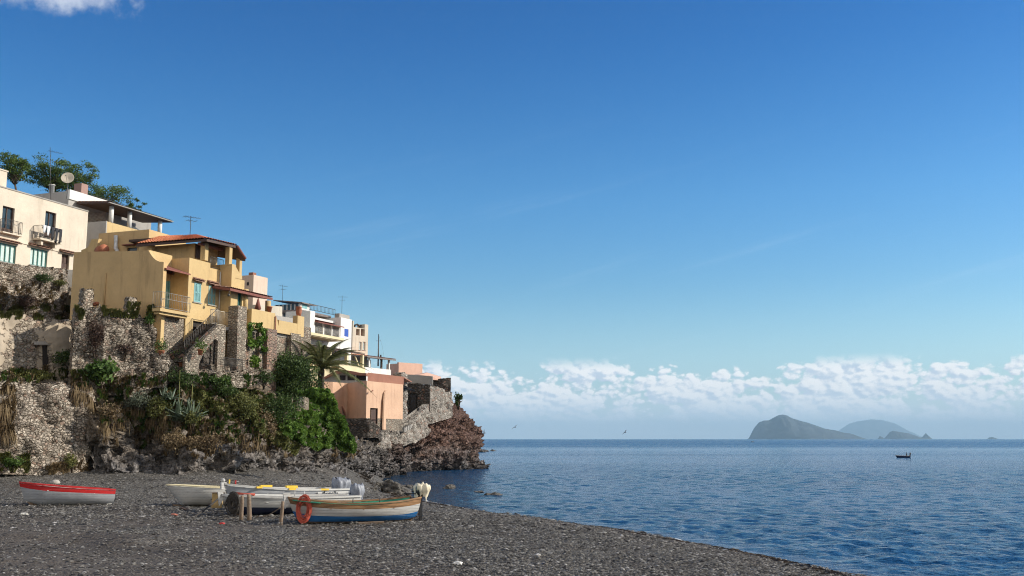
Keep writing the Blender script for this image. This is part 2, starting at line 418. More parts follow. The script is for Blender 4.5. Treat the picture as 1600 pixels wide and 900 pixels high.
# ------------------------------------------------------------------ beach
sh = [(-19., 116.), (-17., 104.)] + [tuple(PZ(*q, 0)[:2]) for q in ((578, 757), (600, 765), (640, 776), (681, 787), (737, 797), (790, 806), (860, 816), (1000, 833), (1200, 870), (1340, 900))] + [(12.6, 24.), (15.5, 12.), (17.5, 0.), (22., -30.)]
SH = np.array(sh)
def shore(x, y):
    """signed distance inland of the waterline"""
    x = np.asarray(x, float); y = np.asarray(y, float)
    best = np.full(x.shape, 1e9); sg = np.ones(x.shape)
    for a, b in zip(SH[:-1], SH[1:]):
        d = b - a; L = d @ d
        t = np.clip(((x - a[0]) * d[0] + (y - a[1]) * d[1]) / L, 0, 1)
        qx = x - a[0] - t * d[0]; qy = y - a[1] - t * d[1]; r = np.hypot(qx, qy)
        cr = d[0] * qy - d[1] * qx                 # right of the direction (towards land) is negative
        k = r < best; best = np.where(k, r, best); sg = np.where(k, np.where(cr < 0, 1.0, -1.0), sg)
    return best * sg
def ground(x, y):
    x = np.asarray(x, float); y = np.asarray(y, float)
    d = shore(x, y) + .16 * np.sin(x * 1.3 + y * .7) + .10 * np.sin(y * 2.1 - x * 1.7)
    z = np.where(d < 0, d * .12, np.where(d < 6.5, .14 * d, .91 + .019 * (d - 6.5)))
    r = np.clip(y - 47, 0, 40) * .085 * np.clip((-x - 9) / 9, 0, 1)
    z = z + np.minimum(r, 1.4) * (d > 0)
    z += .05 * np.sin(x * .9 + y * .37) * np.sin(y * .8 - x * .3) * np.clip(d / 6, 0, 1)
    z += .20 * np.exp(-((y - 31.0 - .12 * x + .8 * np.sin(x * .5) + .4 * np.sin(x * 1.7)) / .9) ** 2) * np.clip((-x - 2) / 4, 0, 1)
    z += .05 * np.exp(-((d - 4.6 - .5 * np.sin(y * .35)) / .7) ** 2)
    return z
def G(px, py, lift=0.0):
    """the beach point seen at a pixel"""
    x, s = ray(px, py); Y = 10.0
    for _ in range(3000):
        if H + s * Y <= float(ground(x * Y, Y)): break
        Y += .03
    return Vector((x * Y, Y, float(ground(x * Y, Y)) + lift))
def beach_mat():
    m, t = mat('beach_gravel', True)
    p = t.pos
    c1 = t.vor(p, 11.5, 'F1', 'Color'); e1 = t.vor(p, 11.5, 'F1', 'Distance')
    c2 = t.vor(p, 23, 'F1', 'Color'); e2 = t.vor(p, 23, 'F1', 'Distance')
    s1 = t.new('ShaderNodeSeparateColor', i_0=c1).outputs; s2 = t.new('ShaderNodeSeparateColor', i_0=c2).outputs
    a = t.ramp(s1[0], [(0, (.022, .020, .018)), (.45, (.090, .081, .070)), (.8, (.175, .160, .138)), (.96, (.24, .23, .21)), (1, (.38, .36, .33))])
    b = t.ramp(s2[0], [(0, (.024, .021, .019)), (.6, (.125, .113, .096)), (.9, (.21, .195, .168)), (1, (.34, .32, .29))])
    grit = t.mix(t.rng(t.noise(p, 2.2, 4, .6), .45, .55), a, b)
    soil = t.mix(t.noise(p, 22, 4, .7), (.055, .044, .036), (.135, .112, .092))
    sepx = t.new('ShaderNodeSeparateXYZ', i_0=p).outputs
    patch = t.noise(p, .28, 6, .62)
    lft = t.rng(t.m('ADD', sepx[0], t.m('MULTIPLY', sepx[1], .18)), 4.5, -8, 0, .26)
    near = t.rng(sepx[1], 44, 36)
    sm = t.rng(t.m('ADD', patch, t.m('MULTIPLY', lft, near)), .56, .68, smooth=True)
    c = t.mix(t.m('MULTIPLY', sm, .8), grit, soil)
    c = t.mix(t.m('MULTIPLY', t.rng(t.noise(t.vm('MULTIPLY', p, (.5, 1.6, 1)), .9, 6, .7), .56, .70, smooth=True), .45), c, (.24, .225, .20))
    drift = t.rng(t.noise(t.vm('ADD', t.vm('MULTIPLY', p, (.22, .85, 1)), (3.3, 7.1, 0)), .55, 5, .6), .50, .66, smooth=True)
    c = t.mix(t.m('MULTIPLY', drift, .38), c, (.030, .027, .025))
    wet = t.rng(t.m('ADD', sepx[2], t.m('MULTIPLY', t.noise(p, 1.2, 3, .6), .12)), .30, .12, smooth=True)
    c = t.mix(t.m('MULTIPLY', wet, .75), c, (.022, .021, .022))
    rg = t.m('SUBTRACT', .92, t.m('MULTIPLY', wet, .5))
    h = t.m('ADD', t.m('MULTIPLY', t.m('SUBTRACT', 1, e1), .055), t.m('MULTIPLY', t.m('SUBTRACT', 1, e2), .028))
    h = t.m('MULTIPLY', h, t.m('SUBTRACT', 1.0, t.m('MULTIPLY', sm, .6)))
    h = t.m('ADD', h, t.m('MULTIPLY', t.noise(p, 1.1, 5, .6), .14))
    setp(t, Base_Color=c, Roughness=rg, Specular_IOR_Level=.3)
    dn = t.new('ShaderNodeDisplacement', i_Height=h, i_Midlevel=.1, i_Scale=1.0); t.put(t.o.inputs['Displacement'], dn.outputs[0])
    return m
M['beach'] = beach_mat()
def gridface(nx, ny):
    i, j = np.meshgrid(np.arange(nx - 1), np.arange(ny - 1), indexing='ij'); a = (i * ny + j).ravel()
    return np.stack([a, a + ny, a + ny + 1, a + 1], 1)
tag(sea_sheet(), kind='structure')
yy = np.concatenate([np.arange(-30, 16, 1.0), np.arange(16, 48, .14), np.arange(48, 112, .3)])
xx = np.concatenate([np.arange(-75, -30, .8), np.arange(-30, 14, .16), np.arange(14, 26, .8)])
X, Y_ = np.meshgrid(xx, yy, indexing='ij'); Zg = ground(X, Y_)
Zg = np.maximum(Zg, -2.5)
tag(npmesh('beach', np.stack([X, Y_, Zg], -1).reshape(-1, 3), gridface(len(xx), len(yy)), M['beach'], None, True), kind='structure')

# a thin broken line of foam at the water's edge and dark weed thrown up above it
def along_shore(step=.12):
    out = []
    for a, b in zip(SH[3:-3], SH[4:-2]):
        L_ = np.hypot(*(b - a)); nn = np.array([-(b - a)[1], (b - a)[0]]) / L_
        nn = -nn
        for i in range(int(L_ / step)): out.append((a + (b - a) * i * step / L_, nn))
    return out
fm, t = mat('foam'); setp(t, Base_Color=(.62, .64, .64), Roughness=.7)
V, Fq = [], []
for i, (q, nn) in enumerate(along_shore()):
    lo, hi = -1.5, 1.5
    for _ in range(14):
        md = (lo + hi) / 2; pz = q + nn * md
        if float(ground(pz[0], pz[1])) > .035: hi = md
        else: lo = md
    k = noise.noise(Vector((i * .05, 1, 0))) + .6 * noise.noise(Vector((i * .27, 4, 0)))
    wd = max(.004, .10 * k + .045); c_ = q + nn * (lo - .05)
    V += [(*(c_ - nn * wd), .052), (*(c_ + nn * .02), .055)]
    if i: n_ = len(V); Fq.append((n_ - 4, n_ - 2, n_ - 1, n_ - 3))
tag(npmesh('foam', V, Fq, fm), kind='stuff')
wm, t = mat('seaweed'); r_ = t.geo.outputs['Random Per Island']; setp(t, Base_Color=t.ramp(r_, [(0, (.015, .011, .008)), (.7, (.06, .040, .025)), (1, (.16, .11, .07))]), Roughness=.7)
g = np.random.default_rng(31); sp = along_shore(.03); V = []; Fq = []
for q, nn in sp:
    if g.random() > .75: continue
    dd = 1.7 + .5 * math.sin(q[1] * .5) + g.normal() * .28; c_ = q + nn * dd; z = float(ground(c_[0], c_[1])) + .07; l = .05 + .12 * g.random(); a = g.random() * 3.14
    ux, uy = math.cos(a) * l, math.sin(a) * l; n_ = len(V); w_ = .014
    V += [(c_[0] - ux, c_[1] - uy, z), (c_[0] + uy * .2, c_[1] - ux * .2, z + .04), (c_[0] + ux, c_[1] + uy, z), (c_[0] - uy * .3, c_[1] + ux * .3, z + .015)]; Fq.append((n_, n_ + 1, n_ + 2, n_ + 3))
tag(npmesh('seaweed_wrack', V, Fq, wm), kind='stuff')
# loose pebbles lying on the gravel
rngp = np.random.default_rng(4)
def pebbles(n, rmin, rmax, seed, zone):
    g = np.random.default_rng(seed)
    Y = zone[0] + (zone[1] - zone[0]) * g.random(n) ** 1.15
    x = -.53 * Y + g.random(n) * (Y * .98 + 2)
    d = shore(x, Y); k = (d > .3); x, Y, d = x[k], Y[k], d[k]
    keep = g.random(len(x)) < np.where((x < -2 - .1 * Y) & (Y < 37), .45, 1.0); x, Y = x[keep], Y[keep]
    z = ground(x, Y); r = rmin + (rmax - rmin) * g.random(len(x)) ** 3
    o = np.array([(1, 0, 0), (0, 1, 0), (-1, 0, 0), (0, -1, 0), (0, 0, 1), (0, 0, -1), (.7, .7, .5), (-.7, .7, .5), (-.7, -.7, .5), (.7, -.7, .5)], float)
    f = np.array([(0, 6, 9), (6, 0, 1), (1, 7, 6), (7, 1, 2), (2, 8, 7), (8, 2, 3), (3, 9, 8), (9, 3, 0), (4, 6, 7), (4, 7, 8), (4, 8, 9), (4, 9, 6)])
    a = g.random(len(x)) * 6.28; ca, sa = np.cos(a), np.sin(a)
    sx = r * (.9 + .6 * g.random(len(x))); sy = r * (.6 + .4 * g.random(len(x))); sz = r * (.35 + .4 * g.random(len(x)))
    O = o[None] * (1 + .25 * (g.random((len(x), len(o), 1)) - .5))
    vx = O[..., 0] * sx[:, None]; vy = O[..., 1] * sy[:, None]; vz = O[..., 2] * sz[:, None]
    V = np.stack([vx * ca[:, None] - vy * sa[:, None] + x[:, None], vx * sa[:, None] + vy * ca[:, None] + Y[:, None], vz + z[:, None] + .055], -1)
    F_ = (f[None] + (np.arange(len(x)) * len(o))[:, None, None]).reshape(-1, 3)
    return V.reshape(-1, 3), F_
def pebble_mat():
    m, t = mat('pebble')
    r = t.geo.outputs['Random Per Island']
    c = t.ramp(r, [(0, (.024, .021, .019)), (.4, (.092, .084, .073)), (.75, (.17, .155, .135)), (.95, (.24, .23, .21)), (1, (.38, .36, .34))])
    setp(t, Base_Color=c, Roughness=.8, Specular_IOR_Level=.3); return m
M['pebble'] = pebble_mat()
v1, f1 = pebbles(75000, .015, .062, 5, (18, 44)); v2, f2 = pebbles(16000, .03, .10, 6, (34, 72))
tag(npmesh('pebbles', np.concatenate([v1, v2]), np.concatenate([f1, f2 + len(v1)]), M['pebble']), kind='stuff')

# ------------------------------------------------------------------ cliff and hillside: one folded sheet of rock
def cliff_mat():
    m, t = mat('cliff_rock', True)
    p = t.pos; z = t.new('ShaderNodeSeparateXYZ', i_0=p).outputs[2]
    red = t.new('ShaderNodeAttribute', attribute_name='red').outputs['Fac']
    n1 = t.noise(p, .7, 6, .65); n2 = t.noise(p, 3.5, 6, .7); n3 = t.noise(p, 12, 4, .7)
    c = t.mix(t.rng(n2, .35, .68), (.026, .024, .024), (.36, .335, .32))
    earth = t.mix(t.rng(n2, .3, .7), (.085, .066, .048), (.46, .37, .27))
    up = t.rng(t.m('ADD', z, t.m('MULTIPLY', n1, 5.0)), 4.6, 8.2)
    c = t.mix(up, c, earth)
    redc = t.mix(t.rng(n2, .34, .66), (.040, .026, .023), (.30, .185, .145))
    rf = t.m('MULTIPLY', red, t.rng(t.m('ADD', z, t.m('MULTIPLY', n1, 9)), 4.6, 8.5))
    c = t.mix(rf, c, redc)
    c = t.mix(t.m('MULTIPLY', t.rng(n3, .60, .72), .45), c, (.36, .33, .29))
    c = t.mix(t.rng(z, .75, .1, 0, .8), c, (.018, .017, .018))
    v = t.vor(t.vm('ADD', p, t.vm('SCALE', t.noise(p, 1.5, 3, .6, out=1), scale=.8)), 1.35, 'F1', 'Distance')
    v2 = t.vor(t.vm('ADD', p, t.vm('SCALE', t.noise(p, 3, 3, .6, out=1), scale=.4)), 3.6, 'F1', 'Distance')
    h = t.m('ADD', t.m('MULTIPLY', t.m('SUBTRACT', 1, v), 1.0), t.m('MULTIPLY', t.m('SUBTRACT', 1, v2), .34))
    h = t.m('ADD', h, t.m('ADD', t.m('MULTIPLY', n2, .45), t.m('MULTIPLY', n3, .07)))
    setp(t, Base_Color=c, Roughness=.9, Specular_IOR_Level=.2)
    dn = t.new('ShaderNodeDisplacement', i_Height=h, i_Midlevel=1.0, i_Scale=1.0); t.put(t.o.inputs['Displacement'], dn.outputs[0])
    return m
M['cliff'] = cliff_mat()
# columns of (px, py, depth): base, mid, lip, ledge back, upper slope, terrace edge, under the houses, behind
CLs = [
 [(-170, 733, 58), (-170, 660, 59), (-170, 597, 60.5), (-170, 586, 63), (-170, 500, 65.5), (-170, 494, 76), (-170, 440, 79), (-170, 425, 96)],
 [(0, 737, 58), (0, 660, 59), (0, 597, 60.5), (0, 586, 63), (0, 500, 65.2), (0, 496, 76.2), (0, 440, 79), (0, 425, 96)],
 [(100, 741, 57.6), (100, 668, 58.8), (100, 600, 60.2), (100, 588, 62.6), (100, 500, 64.5), (100, 498, 78), (100, 440, 82), (100, 428, 98)],
 [(150, 743, 57.5), (148, 680, 58.6), (148, 618, 59.8), (150, 600, 61.3), (150, 530, 62.3), (150, 500, 63.0), (150, 492, 66), (150, 470, 84)],
 [(200, 745, 57.5), (200, 690, 58.3), (200, 640, 59.4), (200, 612, 60.5), (200, 560, 61.3), (200, 515, 62.0), (200, 505, 65), (200, 480, 84)],
 [(250, 748, 57.8), (250, 700, 58.5), (250, 655, 59.6), (250, 620, 60.7), (250, 582, 61.4), (250, 557, 62.0), (250, 556, 66), (250, 520, 86)],
 [(300, 750, 58.5), (300, 705, 59.3), (300, 662, 60.3), (300, 630, 61.8), (300, 600, 62.8), (300, 577, 63.6), (300, 575, 70), (300, 530, 88)],
 [(350, 751, 60), (350, 708, 61.0), (350, 668, 62.2), (350, 635, 63.6), (350, 605, 65), (350, 584, 66.0), (350, 580, 73), (350, 540, 90)],
 [(400, 752, 62.5), (400, 712, 63.6), (400, 675, 65.0), (400, 643, 66.6), (400, 612, 68.2), (400, 586, 69.6), (400, 583, 76), (400, 540, 92)],
 [(450, 753, 66), (450, 718, 67.2), (450, 685, 68.8), (450, 652, 70.6), (450, 628, 72.6), (450, 602, 74.5), (450, 600, 80), (450, 600, 96)],
 [(500, 753, 71.5), (500, 730, 73), (500, 700, 74.8), (500, 672, 76.6), (500, 645, 78.6), (500, 632, 81), (500, 650, 90), (500, 655, 98)],
 [(540, 753, 78), (540, 738, 79.5), (540, 724, 81), (540, 710, 82.5), (540, 696, 84.5), (540, 690, 87), (540, 684, 96), (540, 680, 99)],
 [(572, 750, 88), (571, 738, 89.3), (570, 726, 90.5), (568, 714, 92.5), (566, 704, 95), (564, 698, 98), (564, 690, 100), (566, 686, 102)],
 [(590, 743, 103), (590, 732, 104), (590, 722, 105), (590, 716, 107), (590, 708, 109.5), (590, 702, 112), (590, 690, 117), (590, 675, 128)],
 [(618, 739, 121), (618, 722, 121.5), (618, 706, 122), (617, 692, 122.5), (616, 682, 123.2), (616, 676, 124), (616, 666, 127), (616, 650, 140)],
 [(645, 738, 128), (645, 716, 128.6), (645, 700, 129.2), (646, 688, 130), (646, 680, 130.8), (646, 672, 132), (646, 660, 136), (646, 645, 150)],
 [(672, 737, 132), (672, 710, 132.6), (672, 688, 133.4), (672, 668, 134.5), (672, 655, 135.5), (672, 645, 137), (672, 641, 143), (672, 638, 156)],
 [(700, 736, 136), (700, 708, 136.5), (700, 685, 137.2), (698, 665, 138.3), (697, 652, 139.6), (696, 644, 141), (695, 640, 147), (694, 636, 160)],
 [(730, 735, 138), (729, 712, 138.8), (726, 690, 140), (721, 670, 141.5), (716, 655, 143), (712, 643, 145), (708, 634, 150), (704, 632, 162)],
 [(742, 734, 141.5), (742, 716, 143), (741, 697, 145), (736, 678, 147), (730, 662, 149), (725, 646, 151), (714, 631, 155), (706, 630, 164)],
 [(741, 724, 158), (741, 709, 159), (740, 692, 160), (735, 675, 161), (729, 660, 162), (725, 648, 163), (714, 636, 165), (706, 634, 170)],
 [(738, 712, 190), (736, 700, 190), (733, 690, 190), (728, 680, 190), (720, 668, 190), (712, 660, 190), (706, 655, 190), (700, 650, 190)],
]
CC = [[P(*q) for q in c] for c in CLs]
def catm(a, b, c, d, t):
    return .5 * ((2 * b) + (c - a) * t + (2 * a - 5 * b + 4 * c - d) * t * t + (3 * b - a - 3 * c + d) * t ** 3)
def build_cliff():
    C = np.array([[list(p) for p in c] for c in CC])            # columns x levels x 3
    nseg = [12, 12, 8, 18, 8, 22, 16]                              # samples between levels, proportioned by height
    nseg = [26, 26, 14, 26, 16, 22, 14]
    cols = []
    for i in range(len(C) - 1):
        L = np.linalg.norm(C[i + 1][:4] - C[i][:4], axis=1).mean(); k = max(3, int(L / .24))
        a = C[max(i - 1, 0)]; b = C[i]; c = C[i + 1]; d = C[min(i + 2, len(C) - 1)]
        for j in range(k):
            t = j / k; l = b * (1 - t) + c * t
            cols.append(catm(a, b, c, d, t) * .5 + l * .5)
    cols.append(C[-1]); cols = np.array(cols)
    rows = []
    for i in range(C.shape[1] - 1):
        for j in range(nseg[i]):
            t = j / nseg[i]
            a = cols[:, max(i - 1, 0)]; b = cols[:, i]; c = cols[:, i + 1]; d = cols[:, min(i + 2, C.shape[1] - 1)]
            rows.append(.45 * catm(a, b, c, d, t) + .55 * (b * (1 - t) + c * t))
    rows.append(cols[:, -1]); S = np.stack(rows, 1)                # cols x rows x 3
    nx, ny = S.shape[:2]
    # drop a skirt below the base
    base = S[:, :1].copy(); base[:, :, 2] -= 2.5; base[:, :, 1] -= .3; S = np.concatenate([base, S], 1); ny += 1
    # normals
    du = np.gradient(S, axis=0); dv = np.gradient(S, axis=1); N = np.cross(du, dv)
    N /= np.linalg.norm(N, axis=2, keepdims=True) + 1e-9
    if N[:nx // 2, 5:55, 1].mean() > 0: N = -N
    lev = np.arange(ny) / ny
    lv = np.linspace(0, 1, ny)
    top = np.clip((lv - .66) / .08, 0, 1)                          # the terraces under the houses stay calm
    px = 800 + FPX * S[..., 0] / (S[..., 1] * CT + (S[..., 2] - H) * ST)
    py = 450 - FPX * ((S[..., 2] - H) * CT - S[..., 1] * ST) / (S[..., 1] * CT + (S[..., 2] - H) * ST)
    disp = np.zeros((nx, ny))
    for i in range(nx):
        for j in range(ny):
            q = Vector(S[i, j]); q2 = Vector((q.x * .22, q.y * .22, q.z * .13))
            a = noise.fractal(q2, 1.0, 2.0, 3) * 1.35
            r = noise.ridged_multi_fractal(Vector((q.x * .5, q.y * .5, q.z * .34)), .9, 2.1, 4, 1.0, 2.0)
            b = noise.fractal(q * 1.1, .8, 2.1, 4) * .32
            if q.y > 105: a *= 1.5; b *= 1.5
            disp[i, j] = a + (r - 1.25) * 1.15 + b * 1.3
    disp *= (1 - .88 * top)[None, :]
    walled = (px < 132) & (lv[None, :] < .42)
    disp = np.where(walled, disp * .12 - 2.2, disp)
    disp = np.where((px < 255) & (lv[None, :] >= .42), disp * .35 - .5, disp)
    N = N * np.array([1, 1, .45])
    # hollows and knobs read off the photograph
    for hx, hy, rx, ry, dep in [(215, 665, 24, 30, -2.6), (142, 712, 16, 34, -1.6), (175, 735, 18, 14, .5), (245, 722, 26, 30, -1.9), (160, 655, 18, 26, 1.0),
                                (405, 745, 14, 22, -1.8), (440, 738, 16, 14, -1.3), (462, 700, 12, 18, -.8), (290, 700, 14, 26, .9), (330, 722, 34, 26, .9),
                                (640, 715, 10, 24, -5.0), (612, 715, 12, 20, 1.4), (688, 660, 9, 9, -3.6), (703, 655, 6, 6, -2.4), (668, 700, 8, 10, -1.6), (715, 690, 8, 12, -1.6), (735, 712, 8, 14, -1.2), (660, 690, 14, 12, 1.2), (560, 730, 10, 20, 1.0),
                                (700, 715, 26, 20, 1.0), (590, 733, 8, 14, -1.5), (372, 715, 16, 22, .8), (392, 700, 8, 14, -.9)]:
        disp += dep * np.exp(-(((px - hx) / rx) ** 2 + ((py - hy) / ry) ** 2)) * (lv < .75)[None, :]
    S2 = S + N * disp[..., None]
    V = S2.reshape(-1, 3)
    o = npmesh('cliff', V, gridface(nx, ny), M['cliff'], None, True)
    red = np.clip((px - 585) / 30, 0, 1).ravel().astype(np.float32)
    at = o.data.attributes.new('red', 'FLOAT', 'POINT'); at.data.foreach_set('value', red)
    tag(o, kind='structure')
    bvh = BVHTree.FromPolygons([tuple(v) for v in V.tolist()], gridface(nx, ny).tolist())
    return o, bvh
cliff, CBVH = build_cliff()
def C_(px, py, back=0.0):
    """the hillside point seen at a pixel, pulled slightly out of the rock"""
    rx, rz = ray(px, py); d = Vector((rx, 1, rz)).normalized()
    hit = CBVH.ray_cast(Vector((0, 0, H)), d)
    if hit[0] is None: return P(px, py, 62)
    return hit[0] - d * back

# ------------------------------------------------------------------ islands far out and the air before them
def island(name, prof, Y, depth, seed, m):
    xs = np.linspace(prof[0][0], prof[-1][0], 180); hs = np.interp(xs, [p[0] for p in prof], [p[1] for p in prof])
    nyy = 40; V = np.zeros((180, nyy, 3)); g = random.Random(seed)
    for i, (a, hh) in enumerate(zip(xs, hs)):
        q = P(a, 686, Y); top = P(a, hh, Y).z
        wv = depth * (0.25 + .75 * math.sin(math.pi * i / 179) ** .5)
        for j in range(nyy):
            s = j / (nyy - 1) * 2 - 1
            n_ = noise.ridged_multi_fractal(Vector((q.x * 6 / depth, s * 2.2, seed)), .9, 2.1, 5, 1, 2)
            f = max(0, 1 - abs(s) ** 1.5) if j != nyy // 2 else 1
            z = top * (f ** .8) * (1 - .28 * abs(s) * (1.6 - n_)) 
            V[i, j] = (q.x * (1 + s * wv / Y * .5), Y + s * wv, max(-5, z) if 0 < j < nyy - 1 else -5)
    return tag(npmesh(name, V.reshape(-1, 3), gridface(180, nyy), m, None, True), kind='structure')
isl, t = mat('island_rock')
n = t.noise(t.vm('SCALE', t.pos, scale=.004), 1.0, 8, .65)
setp(t, Base_Color=t.mix(t.rng(n, .4, .62), (.015, .026, .032), (.050, .062, .068)), Roughness=.95)
island('near_island', [(1172, 687), (1175, 680), (1180, 668), (1187, 660), (1194, 657), (1203, 656.5), (1211, 652), (1218, 648.5), (1224, 647.5), (1231, 649), (1238, 653), (1250, 657), (1262, 660), (1276, 665), (1290, 670), (1304, 672), (1318, 676), (1328, 677), (1338, 681), (1350, 687)], 19000, 1500, 3, isl)
island('islet', [(1381, 687), (1385, 682), (1391, 675), (1396, 673), (1404, 674.5), (1420, 677), (1432, 681), (1440, 684), (1443, 682), (1447, 676.5), (1451, 681), (1457, 687)], 21500, 420, 8, isl)
island('islet', [(1371, 687), (1375, 681), (1379, 683), (1382, 687)], 21800, 100, 9, isl)
island('islet', [(1541, 687), (1546, 683.5), (1550, 682.5), (1556, 684.5), (1562, 687)], 22500, 150, 12, isl)
island('volcano_island', [(1288, 688), (1310, 674), (1328, 662), (1340, 658.5), (1352, 656.5), (1364, 655), (1380, 656.5), (1398, 661), (1412, 669), (1428, 678), (1446, 688)], 50000, 3600, 5, isl)
hm = bpy.data.materials.new('haze_air'); hm.use_nodes = True
t = NT(hm.node_tree); t.n.clear()
vol = t.new('ShaderNodeVolumePrincipled', i_Density=3.5e-5, i_Anisotropy=.0); t.put(vol.inputs['Color'], (.52, .79, 1.0))
t.new('ShaderNodeOutputMaterial', i_Volume=vol)
hb = MB().box(-45000, 45000, -400, 60000, -6, 925)
tag(hb.build('haze', hm), kind='stuff')

# ================================================================== buildings
def pxop(F, a, b, c, d, y=0.0):
    """opening seen between pixel columns a..b and rows c..d on the plane y -> (x0, x1, z0, z1)"""
    mc = (c + d) / 2; mx = (a + b) / 2
    return (F.front(a, mc, y)[0], F.front(b, mc, y)[0], F.front(mx, d, y)[1], F.front(mx, c, y)[1])
def L(F, px, py, y=0.0):
    x, z = F.front(px, py, y); return Vector((x, y, z))
class House:
    def __init__(s, name, label, cat, o, rot, group=None):
        s.F = Fr(o, rot); s.T = thing(name, label, cat, o, rot, group); s.z = s.F.o.z
    def op(s, a, b, c, d, y=0.0):
        x0, x1, z0, z1 = pxop(s.F, a, b, c, d, y); return (x0, x1, z0, z1)
    def f(s, px, py, y=0.0):
        x, z = s.F.front(px, py, y); return x, z
    def sd(s, px, py, x=0.0):
        y, z = s.F.side(px, py, x); return y, z
    def part(s, mb, name, m, parent=None, bevel=0.0, label=None):
        return mb.build(name, m, parent or s.T, bevel, label)
    # ---- pieces
    def window(s, o, y, dep=.16, frame='whitemetal', pane='glass', cols=2, rows=1, fw=.07, name='window', sill=True, closed=False):
        x0, x1, z0, z1 = o; yb = y + dep
        mb = MB(); mb.box(x0, x0 + fw, yb - .06, yb, z0, z1).box(x1 - fw, x1, yb - .06, yb, z0, z1)
        mb.box(x0 + fw, x1 - fw, yb - .06, yb, z0, z0 + fw).box(x0 + fw, x1 - fw, yb - .06, yb, z1 - fw, z1)
        for k in range(1, cols):
            xc = x0 + (x1 - x0) * k / cols; mb.box(xc - fw * .55, xc + fw * .55, yb - .063, yb - .003, z0 + fw, z1 - fw)
        for k in range(1, rows):
            zc = z0 + (z1 - z0) * k / rows; mb.box(x0 + fw, x1 - fw, yb - .055, yb - .01, zc - fw * .3, zc + fw * .3)
        fr = s.part(mb, name, M[frame])
        pm = MB().box(x0, x1, yb + .004, yb + .03, z0, z1)
        pm.build('pane', M[pane], fr)
        if sill: s.part(MB().box(x0 - .08, x1 + .08, y - .09, y + .02, z0 - .07, z0 - .004), 'sill', M['concrete'], fr)
        return fr
    def shutters(s, o, y, m):
        x0, x1, z0, z1 = o; xm = (x0 + x1) / 2; fr = MB()
        fr.box(x0 - .05, x1 + .05, y + .06, y + .10, z0 - .04, z1 + .04)
        w_ = s.part(fr, 'window', M['whitemetal'])
        for a, b in ((x0, xm - .015), (xm + .015, x1)):
            mb = MB(); mb.box(a, a + .07, y - .02, y + .03, z0, z1).box(b - .07, b, y - .02, y + .03, z0, z1)
            mb.box(a + .07, b - .07, y - .02, y + .03, z0, z0 + .09).box(a + .07, b - .07, y - .02, y + .03, z1 - .09, z1)
            zc = (z0 + z1) / 2; mb.box(a + .07, b - .07, y - .018, y + .028, zc - .04, zc + .04)
            k = z0 + .12
            while k < z1 - .13:
                mb.add([(a + .07, y + .022, k + .05), (b - .07, y + .022, k + .05), (b - .07, y - .012, k), (a + .07, y - .012, k)], [(0, 1, 2, 3)]); k += .062
            mb.box(a + .07, b - .07, y + .024, y + .03, z0 + .09, z1 - .09)
            s.part(mb, 'shutter', M[m], w_)
        s.part(MB().box(x0 - .1, x1 + .1, y - .08, y - .002, z0 - .08, z0 - .02), 'sill', M['concrete'], w_)
        return w_
    def door(s, o, y, dep=.2, m='teal', name='door', panes=False):
        x0, x1, z0, z1 = o; yb = y + dep; mb = MB()
        mb.box(x0, x0 + .08, yb - .07, yb, z0, z1).box(x1 - .08, x1, yb - .07, yb, z0, z1).box(x0 + .08, x1 - .08, yb - .07, yb, z1 - .08, z1)
        mb.box((x0 + x1) / 2 - .04, (x0 + x1) / 2 + .04, yb - .05, yb, z0, z1 - .08)
        mb.box(x0 + .08, x1 - .08, yb - .045, yb - .005, z0, z0 + (z1 - z0) * (.2 if panes else .45))
        d = s.part(mb, name, M[m]); MB().box(x0, x1, yb + .004, yb + .03, z0, z1).build('pane', M['glass'] if panes else M[m], d)
        hx = (x0 + x1) / 2 + .09; hz_ = z0 + (z1 - z0) * .48
        MB().tube([(hx, yb - .07, hz_), (hx, yb - .13, hz_), (hx + .1, yb - .13, hz_)], .014, 5).build('handle', M['metal'], d)
        return d
    def awning(s, x0, x1, z, y, dep=.42, m='oldtile'):
        mb = MB(); tiles(mb, (x0, y - dep, z - .17), (x1, y - dep, z - .17), (x1, y, z), (x0, y, z), .19, .05)
        mb.box(x0, x1, y - dep + .03, y - .002, z - .24, z - .20) if False else None
        mb.prism([(x0, y - .002, z - .03), (x0, y - dep + .02, z - .20), (x0, y - dep + .02, z - .23), (x0, y - .002, z - .10)], (x1 - x0, 0, 0))
        return s.part(mb, 'awning', M[m])
def railing(mb, pts, h=.95, step=.12, r=.013, rails=(1.0, .08)):
    pts = [Vector(p) for p in pts]
    for k in rails: mb.tube([p + Vector((0, 0, h * k)) for p in pts], r * 1.5, 5)
    for a, b in zip(pts[:-1], pts[1:]):
        n = max(1, int((b - a).length / step))
        for i in range(n + 1):
            p = a.lerp(b, i / n); mb.tube([p + Vector((0, 0, .0 if i in (0, n) else h * rails[-1])), p + Vector((0, 0, h))], r * (1.5 if i in (0, n) else 1), 4)
    return mb
